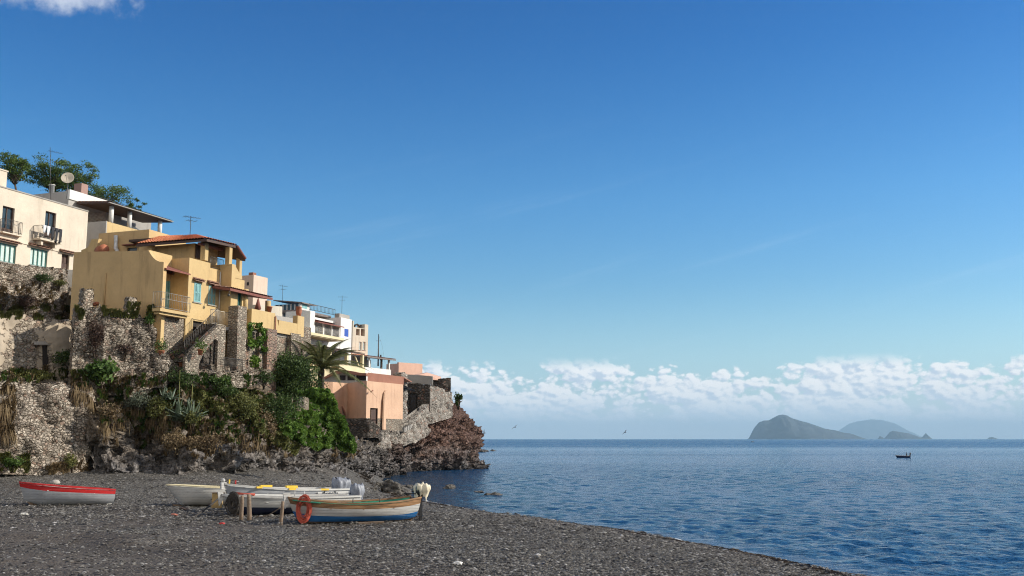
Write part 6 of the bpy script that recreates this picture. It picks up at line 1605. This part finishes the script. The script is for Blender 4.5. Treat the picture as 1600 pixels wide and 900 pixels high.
def coil(name, label, c, r, rr, m, turns, nrm, cat='rope', flat=1.35, seed=1, loose=.16):
    g = random.Random(seed); mb = MB(); pts = []; nrm = Vector(nrm).normalized(); a = nrm.cross(Vector((0, 0, 1))).normalized(); b = Vector((0, 0, 1))
    for i in range(turns * 18):
        th_ = i / 18 * 2 * math.pi; q = r * (1 + loose * math.sin(i * .087 + seed) + loose * .6 * math.sin(i * .041) + g.uniform(-.02, .02))
        pts.append(a * (math.cos(th_) * q + loose * r * .5 * math.sin(i * .03)) + b * (math.sin(th_) * q * flat - loose * r * math.sin(i * .05)) + nrm * (.05 * math.sin(i * .21)))
    mb.tube(pts, rr, 6); o = mb.build(name, M[m]); o.location = c; return tag(o, label, cat)

# ---- nearest boat: varnished, white and blue
bow = G(462, 819, -.02); st_ = G(648, 816, .02)
dr = (st_ - bow).normalized()
b1 = bow - dr * .35; s1 = st_ + dr * .02
L1 = (s1 - b1).xy.length
zs1 = lambda t: .70 + .20 * (abs(t - .52) / .52) ** 2.1
zk1 = lambda t: .02 + .18 * max(0, (.14 - t) / .14) ** 1.5 + .10 * max(0, (t - .85) / .15) ** 2
T1, sh1 = boat('wooden_boat', 'wooden boat with varnished brown top band, white middle and blue bottom', b1, s1, .85, zs1, zk1,
               [(.10, 3), (.40, 1), (.73, 0), (.76, 3), (2, 2)], ['bwhite', 'bblue', 'bbrown', 'bkeel'], 'bbrown', inner='bgreen', post=(.20, 'bwhite', .16), stern=.55, srake=.12)
MB().prism([(.15, -.28, zs1(.05) - .03), (1.0, -.66, zs1(.2) - .03), (1.0, .66, zs1(.2) - .03), (.15, .28, zs1(.05) - .03)], (0, 0, .025)).build('foredeck', M['bgreen'], T1)
for t in (.12, .43, .62): p = sh1(round(t * 30) / 30, -1); MB().tube([p + Vector((0, 0, .03)), p + Vector((0, 0, .20))], .018, 6).build('thole_pin', M['metal'], T1)
m1 = motor(T1, L1 + .16, zs1(1) - .10, tilt=-.06)
cw = T1.matrix_basis @ Vector((L1 + .22, 0, zs1(1) + .06))
drape('cloth', 'cream cloth draped over the raised outboard of the varnished boat', cw, .27, .22, .42, 'cream_cloth', 3, 'cloth', top=.5, frill=.16)
pc = T1.matrix_basis @ (sh1(.1, -1) + Vector((0, -.06, -.30)))
coil('rope_coil', 'orange rope coil hanging over the bow of the varnished boat', pc, .19, .015, 'rope_o', 26, (0.15, -1, 0), 'rope', 1.95, 2, .22)
MB_ = MB(); 
for (pa, pb) in ((G(606, 817, .03), G(640, 808, .16)), (G(560, 821, .04), G(600, 820, .06))):
    mb = MB(); d = (pb - pa); s = Vector((-d.y, d.x, 0)).normalized() * .12; mb.prism([pa - s, pa + s, pb + s, pb - s], (0, 0, .06)); tag(mb.build('wooden_chock', M['wood']), 'pale wooden plank wedged under the varnished boat stern' if pa.x > -4.7 else 'wooden roller under the middle of the varnished boat', 'plank')

# ---- white and navy boat behind
bow = G(352, 807, .0); st_ = G(552, 802, .02); dr = (st_ - bow).normalized(); b2 = bow - dr * .2; s2 = st_
L2 = (s2 - b2).xy.length
zs2 = lambda t: .58 + .17 * (1 - t) ** 2 + .07 * t
zk2 = lambda t: .03 + .22 * max(0, (.16 - t) / .16) ** 1.5
T2, sh2 = boat('white_navy_boat', 'white boat with navy bottom and dark red line between posts and ropes', b2, s2, .95, zs2, zk2,
               [(.46, 1), (.73, 0), (.77, 2), (2, 0)], ['bwhite', 'bnavy', 'maroon'], 'bwhite', post=(.16, 'bwhite', .1), stern=.7, gun_r=.05)
MB().prism([(.1, -.2, zs2(0) - .01), (1.6, -.85, zs2(.3) - .01), (1.6, .85, zs2(.3) - .01), (.1, .2, zs2(0) - .01)], (0, 0, .03)).build('foredeck', M['bwhite'], T2)
motor(T2, L2 + .14, zs2(1) - .10, tilt=.0, s=.8)
cw = T2.matrix_basis @ Vector((L2 + .12, 0, zs2(1) - .20)); drape('engine_cover', 'tall grey tarpaulin over the outboard of the white and navy boat', cw, .27, .25, .66, 'tarp', 8, top=.42)
pc = T2.matrix_basis @ (sh2(.06, -1) + Vector((0, -.10, -.22))); coil('dark_rope_coil', 'dark rope and net heap hung over the bow of the navy boat', pc, .17, .024, 'rope_d', 30, (-.2, -1, 0), 'rope', 1.5, 5, .34)
pc = T2.matrix_basis @ (sh2(.12, -1) + Vector((0, .12, .06)))
mb = MB(); g = random.Random(9)
for k in range(7): mb.tube([pc + Vector((-.3 + g.random() * .1, g.uniform(-.1, .1), .02 * k)), pc + Vector((.1, g.uniform(-.1, .1), .06)), pc + Vector((.45, g.uniform(-.1, .1), .01 * k))], .022, 5)
tag(mb.build('net_bundle', M['rope_o']), 'red orange net bundle lying on the navy boat foredeck', 'net')
for t, n_ in ((.46, 0), (.54, 1)): 
    p = sh2(round(t * 30) / 30, -1); MB().tube([p + Vector((0, 0, .06)), p + Vector((0, 0, .28))], .02, 6).build('thole_pin', M['bwhite'], T2)

# ---- long white boat with yellow marks further back
bow = G(349, 797, .03); st_ = G(520, 792, .05); dr = (st_ - bow).normalized(); b3 = G(347, 800, 0); s3 = G(530, 796, .02)
L3 = (s3 - b3).xy.length
zs3 = lambda t: .80 + .24 * (1 - t) ** 3 + .02 * t
zk3 = lambda t: .03 + .24 * max(0, (.16 - t) / .16) ** 1.5
T3, sh3 = boat('long_white_boat', 'long grey white boat with yellow marked white rail and lettering at stern', b3, s3, .95, zs3, zk3, [(2, 0)], ['bgrey'], 'bwhite', stern=.75, gun_r=.05)
MB().prism([(-.12, -.05, zs3(0) - .15), (-.14, -.05, zs3(0) + .12), (.08, -.05, zs3(0) + .12), (.22, -.05, zs3(0) - .2)], (0, .1, 0)).build('stem_post', M['bwhite'], T3)
MB().lathe([(.01, 0), (.07, .04), (.085, .09), (.05, .14), (.01, .16)], (-.04, 0, zs3(0) + .11), 12).build('bow_knob', M['bwhite'], T3)
for t, far in ((.24, 0), (.42, 1), (.46, 0), (.66, 1), (.72, 0)):
    p = sh3(round(t * 30) / 30, 1 if far else -1)
    if far: MB().box(p.x - .28, p.x + .28, p.y - .10, p.y + .04, p.z + .06, p.z + .16).build('yellow_pad', M['byellow'], T3)
    else:
        MB().box(p.x - .22, p.x + .22, p.y - .062, p.y + .09, p.z + .02, p.z + .092).build('yellow_mark', M['byellow'], T3)
for t, m in ((.08, 'byellow'), (.12, 'bred')): p = sh3(round(t * 30) / 30, 1); MB().tube([p + Vector((0, 0, .03)), p + Vector((0, 0, .26))], .03, 6).build('peg', M[m], T3)
pb = sh3(.8, -1); qa = sh3(20 / 30, -1); qb = sh3(29 / 30, -1)
bd = MB(); off = Vector((0, -.05, 0)); bd.prism([qa + off + Vector((0, 0, -.05)), qb + off + Vector((0, 0, -.03)), qb + off + Vector((0, 0, -.33)), qa + off + Vector((.1, 0, -.31))], (0, -.025, 0)); nb_ = bd.build('name_board', M['bwhite'], T3)
tx = bpy.data.curves.new('boat_name', 'FONT'); tx.body = 'Antella'; tx.size = .32; tx.shear = .35; tx.extrude = .004; tx.offset = .006
tmp = bpy.data.objects.new('boat_name_curve', tx); COL.objects.link(tmp); bpy.context.view_layer.update()
lm = bpy.data.meshes.new_from_object(tmp.evaluated_get(bpy.context.evaluated_depsgraph_get())); bpy.data.objects.remove(tmp)
to = bpy.data.objects.new('boat_name', lm); COL.objects.link(to); to.parent = nb_; lm.materials.clear(); lm.materials.append(M['engine'])
to.location = qa + Vector(((qb.x - qa.x) * .10, -.105, -.225)); to.rotation_euler = (R(90), 0, math.atan2(qb.y - qa.y, qb.x - qa.x))
motor(T3, L3 + .14, zs3(1) - .02, tilt=.5)
cw = T3.matrix_basis @ Vector((L3 + .02, 0, zs3(1) - .08)); drape('engine_cover', 'crumpled bluish grey plastic over the outboard of the long white boat', cw, .36, .30, .55, 'tarp', 15, top=.45)

# ---- white boat at the left of the group
b4 = G(257, 791, 0); s4 = G(372, 790, 0)
zs4 = lambda t: .88 - .14 * t
zk4 = lambda t: .02 + .10 * max(0, (.2 - t) / .2) ** 1.5
T4, sh4 = boat('white_boat', 'plain white boat with cream rail, behind and left of the others', b4, s4, .85, zs4, zk4, [(2, 0)], ['bwhite'], 'cream', rake=.62, stern=.7)
# ---- red and grey boat on the left
b5 = G(26, 791, 0); s5 = G(174, 790, 0)
zs5 = lambda t: .96 - .34 * t ** .8 + .05 * t * t
zk5 = lambda t: .03 + .25 * max(0, (.25 - t) / .25) ** 1.5
T5, sh5 = boat('red_rail_boat', 'grey white rowing boat with a broad red rail alone on the left', b5, s5, .75, zs5, zk5, [(.76, 0), (2, 1)], ['bgrey', 'bred'], 'bred', rake=.25, stern=.66)
L5 = (s5 - b5).xy.length
MB().prism([(L5 + .01, -.03, zs5(1) - .04), (L5 + .09, -.03, zs5(1) - .04), (L5 - .02, -.03, .16), (L5 - .10, -.03, .16)], (0, .06, 0)).build('rudder_post', M['bwhite'], T5)
MB().box(L5 - .28, L5 - .06, -.30, -.25, -.05, .22).build('white_block', M['bwhite'], T5)
rk = MB(); rk.lathe([(.02, 0), (.22, .05), (.25, .14), (.16, .24), (.02, .27)], n=10); o = rk.build('stone', plain('pale_stone', (.42, .38, .33), .9, nscale=9, bmp=.02)); o.location = G(86, 757, -.03) ; tag(o, 'pale round stone on the gravel behind the red railed boat', 'stone')

# ---- posts, ropes and beach odds
def post(px, pyb, pyt, r, label, lean=0.0, seed=1):
    b = G(px, pyb, -.2); h_ = (pyb - pyt) * b.y / 1640 + .2; g = random.Random(seed)
    mb = MB(); mb.tube([(0, 0, 0), (lean * .4 + g.uniform(-.02, .02), 0, h_ * .4), (lean * .8, .01, h_ * .8), (lean, 0, h_)], [r * 1.1, r, r * .95, r * .8], 9)
    o = mb.build('mooring_post', M['wood']); o.location = b; return tag(o, label, 'post')
post(389, 815, 773, .085, 'thick weathered mooring post at the navy boat, right of its pair', -.04, 2)
post(377, 814, 775, .075, 'weathered mooring post at the navy boat, left of its pair', .0, 3)
post(438.5, 820, 784, .065, 'thin mooring post at the bow of the varnished boat', .05, 4)
def rope(label, a, b, sag, m='rope_d', r=.02, n=12):
    pts = [a.lerp(b, i / n) + Vector((0, 0, -sag * math.sin(math.pi * i / n))) for i in range(n + 1)]
    mb = MB(); mb.tube([p - a for p in pts], r, 5); o = mb.build('mooring_rope', M[m]); o.location = a; return tag(o, label, 'rope')
rope('thick dark rope running from the long boat stem to the gravel', T3.matrix_basis @ Vector((0, -.1, zs3(0) - .3)), G(300, 811, .03), .05, r=.035)
rope('thin rope from the white boat side down to the gravel', P(342, 772, G(345, 795).y), G(318, 789, .04), .03)
rope('pale rope from the thin mooring post to the gravel by the pair', P(438, 793, 38.6), G(396, 810, .05), .12, 'wood', .018)
rope('short rope tying the varnished bow to the thin post', P(450, 786, 38.3), P(439, 788, 38.5), .06)
bx = thing('wooden_box', 'ochre wooden box leaning against the white boat stern', 'box', G(341, 798), 8)
MB().box(-.26, .16, -.16, .16, .12, .72).build('box_body', plain('ochre_box', (.45, .30, .12), .7, var=.25), bx, .02); MB().box(-.28, .18, -.18, .18, .722, .75).build('box_lid', M['wood'], bx)
MB().box(-.22, -.16, -.12, .12, 0, .118).build('leg', M['wood'], bx); MB().box(.06, .12, -.12, .12, 0, .118).build('leg', M['wood'], bx)
def rock(name, label, c, rx, ry, rz, m, seed, sub=4, group=None, kind='rock'):
    bm = bmesh.new(); bmesh.ops.create_icosphere(bm, subdivisions=sub, radius=1)
    for v in bm.verts:
        q = v.co.copy(); r = 1 + .55 * noise.fractal(q * 1.1 + Vector((seed * 3.1, 0, 0)), 1, 2, 4) - .12 * abs(noise.noise(q * 3 + Vector((seed, 0, 0))))
        v.co = Vector((q.x * rx * r, q.y * ry * r, q.z * rz * r))
    me = bpy.data.meshes.new(name); bm.to_mesh(me); bm.free()
    o = bpy.data.objects.new(name, me); COL.objects.link(o); me.materials.append(m); o.location = c; return tag(o, label, kind, group)
mr, t = mat('shore_rock')
n_ = t.noise(t.pos, 3, 6, .7); setp(t, Base_Color=t.mix(t.rng(n_, .35, .68), (.02, .018, .017), (.20, .18, .15)), Roughness=.8); bump(t, n_, .15)
M['rock'] = mr
RK = [('largest dark boulder at the water edge behind the covered outboards', 617, 765, 19, 13, .3), ('dark wet rock at the edge left of the largest boulder', 594, 757, 9, 6, .1), ('low dark rock right of the largest boulder', 640, 760, 14, 5, 0),
      ('small dark rock just left of the draped outboard', 653, 765, 8, 5, 0), ('small rock in the water right of the draped outboard', 702, 760, 10, 5, 0), ('low rock awash in the bay beyond the shore', 770, 771, 14, 4, 0), ('tiny rock awash left of the low bay rock', 748, 768, 7, 2, 0),
      ('brown boulder at the foot of the cove cliff', 606, 752, 7, 5, 0), ('flat pale rock by the largest boulder', 583, 762, 6, 4, 0)]
for i, (lab, px, py, wx, hz_, lift) in enumerate(RK):
    c = G(px, py + hz_ * .6) if float(G(px, py + hz_ * .6).z) > 0 else PZ(px, py + hz_ * .6, 0)
    k = c.y / 1640; rock('boulder', lab, c + Vector((0, 0, lift)), wx * k, wx * k * .8, hz_ * k, M['rock'], i + 2)
for i, (px, py, wx, hz_) in enumerate([(750, 689, 10, 5), (758, 690, 6, 3), (770, 690, 5, 2)]):
    c = P(px, py - .5, 320 + i * 15); c.z = 0; k = c.y / 1640; rock('sea_rock', ['dark sea rock just beyond the headland tip', 'small sea rock, middle of three past the headland', 'outermost tiny sea rock past the headland'][i], c, wx * k, wx * k, hz_ * k, M['rock'], 30 + i, 3)
g = random.Random(11)
for lab, px, py, s, col_ in [('white stone lying on the dark gravel in front', 715, 886, .085, (.75, .72, .66)), ('flat pale stone on the soil at the left edge', 38, 807, .10, (.6, .57, .5)), ('pale flat stone on the gravel right of the boats', 840, 872, .06, (.5, .48, .45)),
                             ('crumpled red plastic scrap on the gravel before the posts', 347, 822, .07, (.55, .05, .04)), ('brown scrap of wood on the gravel below the thick rope', 286, 799, .16, (.06, .04, .03)), ('reddish rag end by the foot of the thick rope', 272, 808, .10, (.40, .14, .09))]:
    rock('beach_scrap' if 'scrap' in lab or 'rag' in lab else 'stone', lab, G(px, py, .08), s * 1.3, s, s * .55, plain('scrap', col_, .7), g.randint(1, 99), 3, kind='stone' if 'stone' in lab else 'litter')

# ================================================================== on the water and in the air
def skin_figure(name, V, E, Rr, m, parent=None, root=0):
    me = bpy.data.meshes.new(name); me.from_pydata(V, E, []); o = bpy.data.objects.new(name, me); COL.objects.link(o); o.parent = parent
    sk = o.modifiers.new('skin', 'SKIN')
    for i, r in enumerate(Rr): me.skin_vertices[0].data[i].radius = (r, r) if not isinstance(r, tuple) else r
    me.skin_vertices[0].data[root].use_root = True
    sk.use_smooth_shade = True; su = o.modifiers.new('sub', 'SUBSURF'); su.levels = 2; su.render_levels = 2
    me.materials.append(m); return o
bc = PZ(1410, 715, 0)
sb = thing('motor_dinghy', 'small dark open dinghy with a seated person far out on the sea', 'boat', bc, 0)
sk_ = bc.y / 1620; LB = 23 * sk_
mb = MB(); hull(mb, LB, LB * .17, lambda t: .42 + .14 * (1 - t) ** 2, lambda t: -.08, [(.75, 0), (2, 1)], rake=.5, stern=.75, N=20, K=8); hb_ = mb.build('hull', [M['bnavy'], M['bwhite']], sb); hb_.location.x = -LB / 2
mb = MB(); hull(mb, LB - .05, LB * .17, lambda t: .41 + .14 * (1 - t) ** 2, lambda t: -.06, [(2, 0)], rake=.5, stern=.75, N=20, K=8, inner=True); o = mb.build('inner_hull', M['bnavy'], sb); o.location.x = -LB / 2
MB().box(-.2, .1, -LB * .13, LB * .13, .24, .28).build('thwart', M['wood'], sb); mo = motor(sb, LB / 2 + .12, .5)
pe_ = thing('person', 'person in dark clothes seated at the stern of the small dinghy', 'person', bc + Vector((LB * .30, 0, .24)), 180)
MB().box(-.2, .2, -.25, .25, -.02, .0).build('seat_pad', M['wood'], sb).location = (LB * .30, 0, .245)
Vp = [(0, 0, .10), (0, 0, .30), (.02, 0, .48), (.03, 0, .60), (.05, 0, .66), (.07, 0, .76), (.06, 0, .84), (.02, .19, .50), (.12, .24, .30), (.30, .20, .22), (.02, -.19, .50), (-.12, -.26, .32), (-.36, -.22, .26), (.12, .10, .10), (.42, .13, .12), (.44, .13, -.18), (.54, .13, -.20), (.12, -.10, .10), (.42, -.13, .12), (.44, -.13, -.18), (.54, -.13, -.20)]
Ep = [(0, 1), (1, 2), (2, 3), (3, 4), (4, 5), (5, 6), (2, 7), (7, 8), (8, 9), (2, 10), (10, 11), (11, 12), (0, 13), (13, 14), (14, 15), (15, 16), (0, 17), (17, 18), (18, 19), (19, 20)]
Rp = [.14, .13, .15, .06, .06, .10, .08, .065, .05, .035, .065, .05, .035, .10, .07, .05, .04, .10, .07, .05, .04]
skin_figure('body', Vp, Ep, Rp, M['cloth_dark'], pe_)
MB().lathe([(.01, .10), (.08, .09), (.108, .03), (.10, -.02)], (.06, 0, .80), 12).build('hair', M['engine'], pe_)
fb = PZ(1176, 691.0, 0); fb.x = fb.x; f2 = thing('fishing_boat', 'tiny dark boat on the horizon at the foot of the near island', 'boat', fb, 10); k = fb.y / 1620
mb = MB(); hull(mb, 5 * k, .9 * k, lambda t: .8 * k + .5 * k * (1 - t) ** 2, lambda t: -.2 * k, [(2, 0)], stern=.7, N=14, K=6); o = mb.build('hull', M['bnavy'], f2); o.location.x = -2.5 * k
MB().box(-.2 * k, 1.0 * k, -.5 * k, .5 * k, .6 * k, 1.6 * k).build('cabin', M['bwhite'], f2, .05 * k)
M['gull'] = plain('gull_grey', (.20, .21, .22), .8)
for i, (px, py, s, rz_, roll, lab) in enumerate([(804.5, 667.5, 1.15, 20, 35, 'gull gliding with wings tilted low over the horizon near the headland'), (976.5, 675.5, 1.1, 30, 40, 'gull gliding close to the horizon left of the near island'), (756.5, 676.5, 1.1, 80, 80, 'gull banking steeply just right of the headland tip')]):
    c = P(px, py, 250); t_ = thing('gull', lab, 'bird', c, rz_); t_.rotation_euler = (R(10), R(-roll), R(rz_)); t_.scale = (s * 1.25,) * 3
    mb = MB(); mb.tube([(0, -.28, 0), (0, -.2, .01), (0, 0, 0), (0, .14, .01), (0, .21, .02), (0, .27, .015)], [.015, .05, .075, .05, .04, .008], 8)
    for sgn in (-1, 1):
        mb.prism([(sgn * .03, .09, .02), (sgn * .35, .13, .09), (sgn * .68, -.02, .05), (sgn * .35, -.02, .085), (sgn * .03, -.08, .02)], (0, 0, .012))
    mb.prism([(-.03, -.2, 0), (.03, -.2, 0), (.06, -.36, 0), (-.06, -.36, 0)], (0, 0, .01)); mb.build('body', M['gull'], t_)
# clay pots and plants at the stair foot
for i, (px, py, Yp, lab) in enumerate([(252, 549, 61.5, 'potted shrub standing at the base of the yellow corner pilaster'), (313, 547, 62.0, 'red flower pot hanging at the stair arch'), (283, 565, 62.2, 'dark red pot at the foot of the stone stair')]):
    c = P(px, py + 8, Yp); t_ = thing('potted_plant', lab, 'plant', c, 0)
    MB().lathe([(.12, 0), (.17, .28), (.2, .29), (.2, .35), (.15, .35)], n=12).build('pot', M['terracotta'], t_)
    gq = np.random.default_rng(i); a = Acc(); a.add(quads(gq.normal(size=(260, 3)) * np.array([.2, .2, .2]) + [0, 0, .62], .12, gq)); a.build('foliage', M['green'], t_)
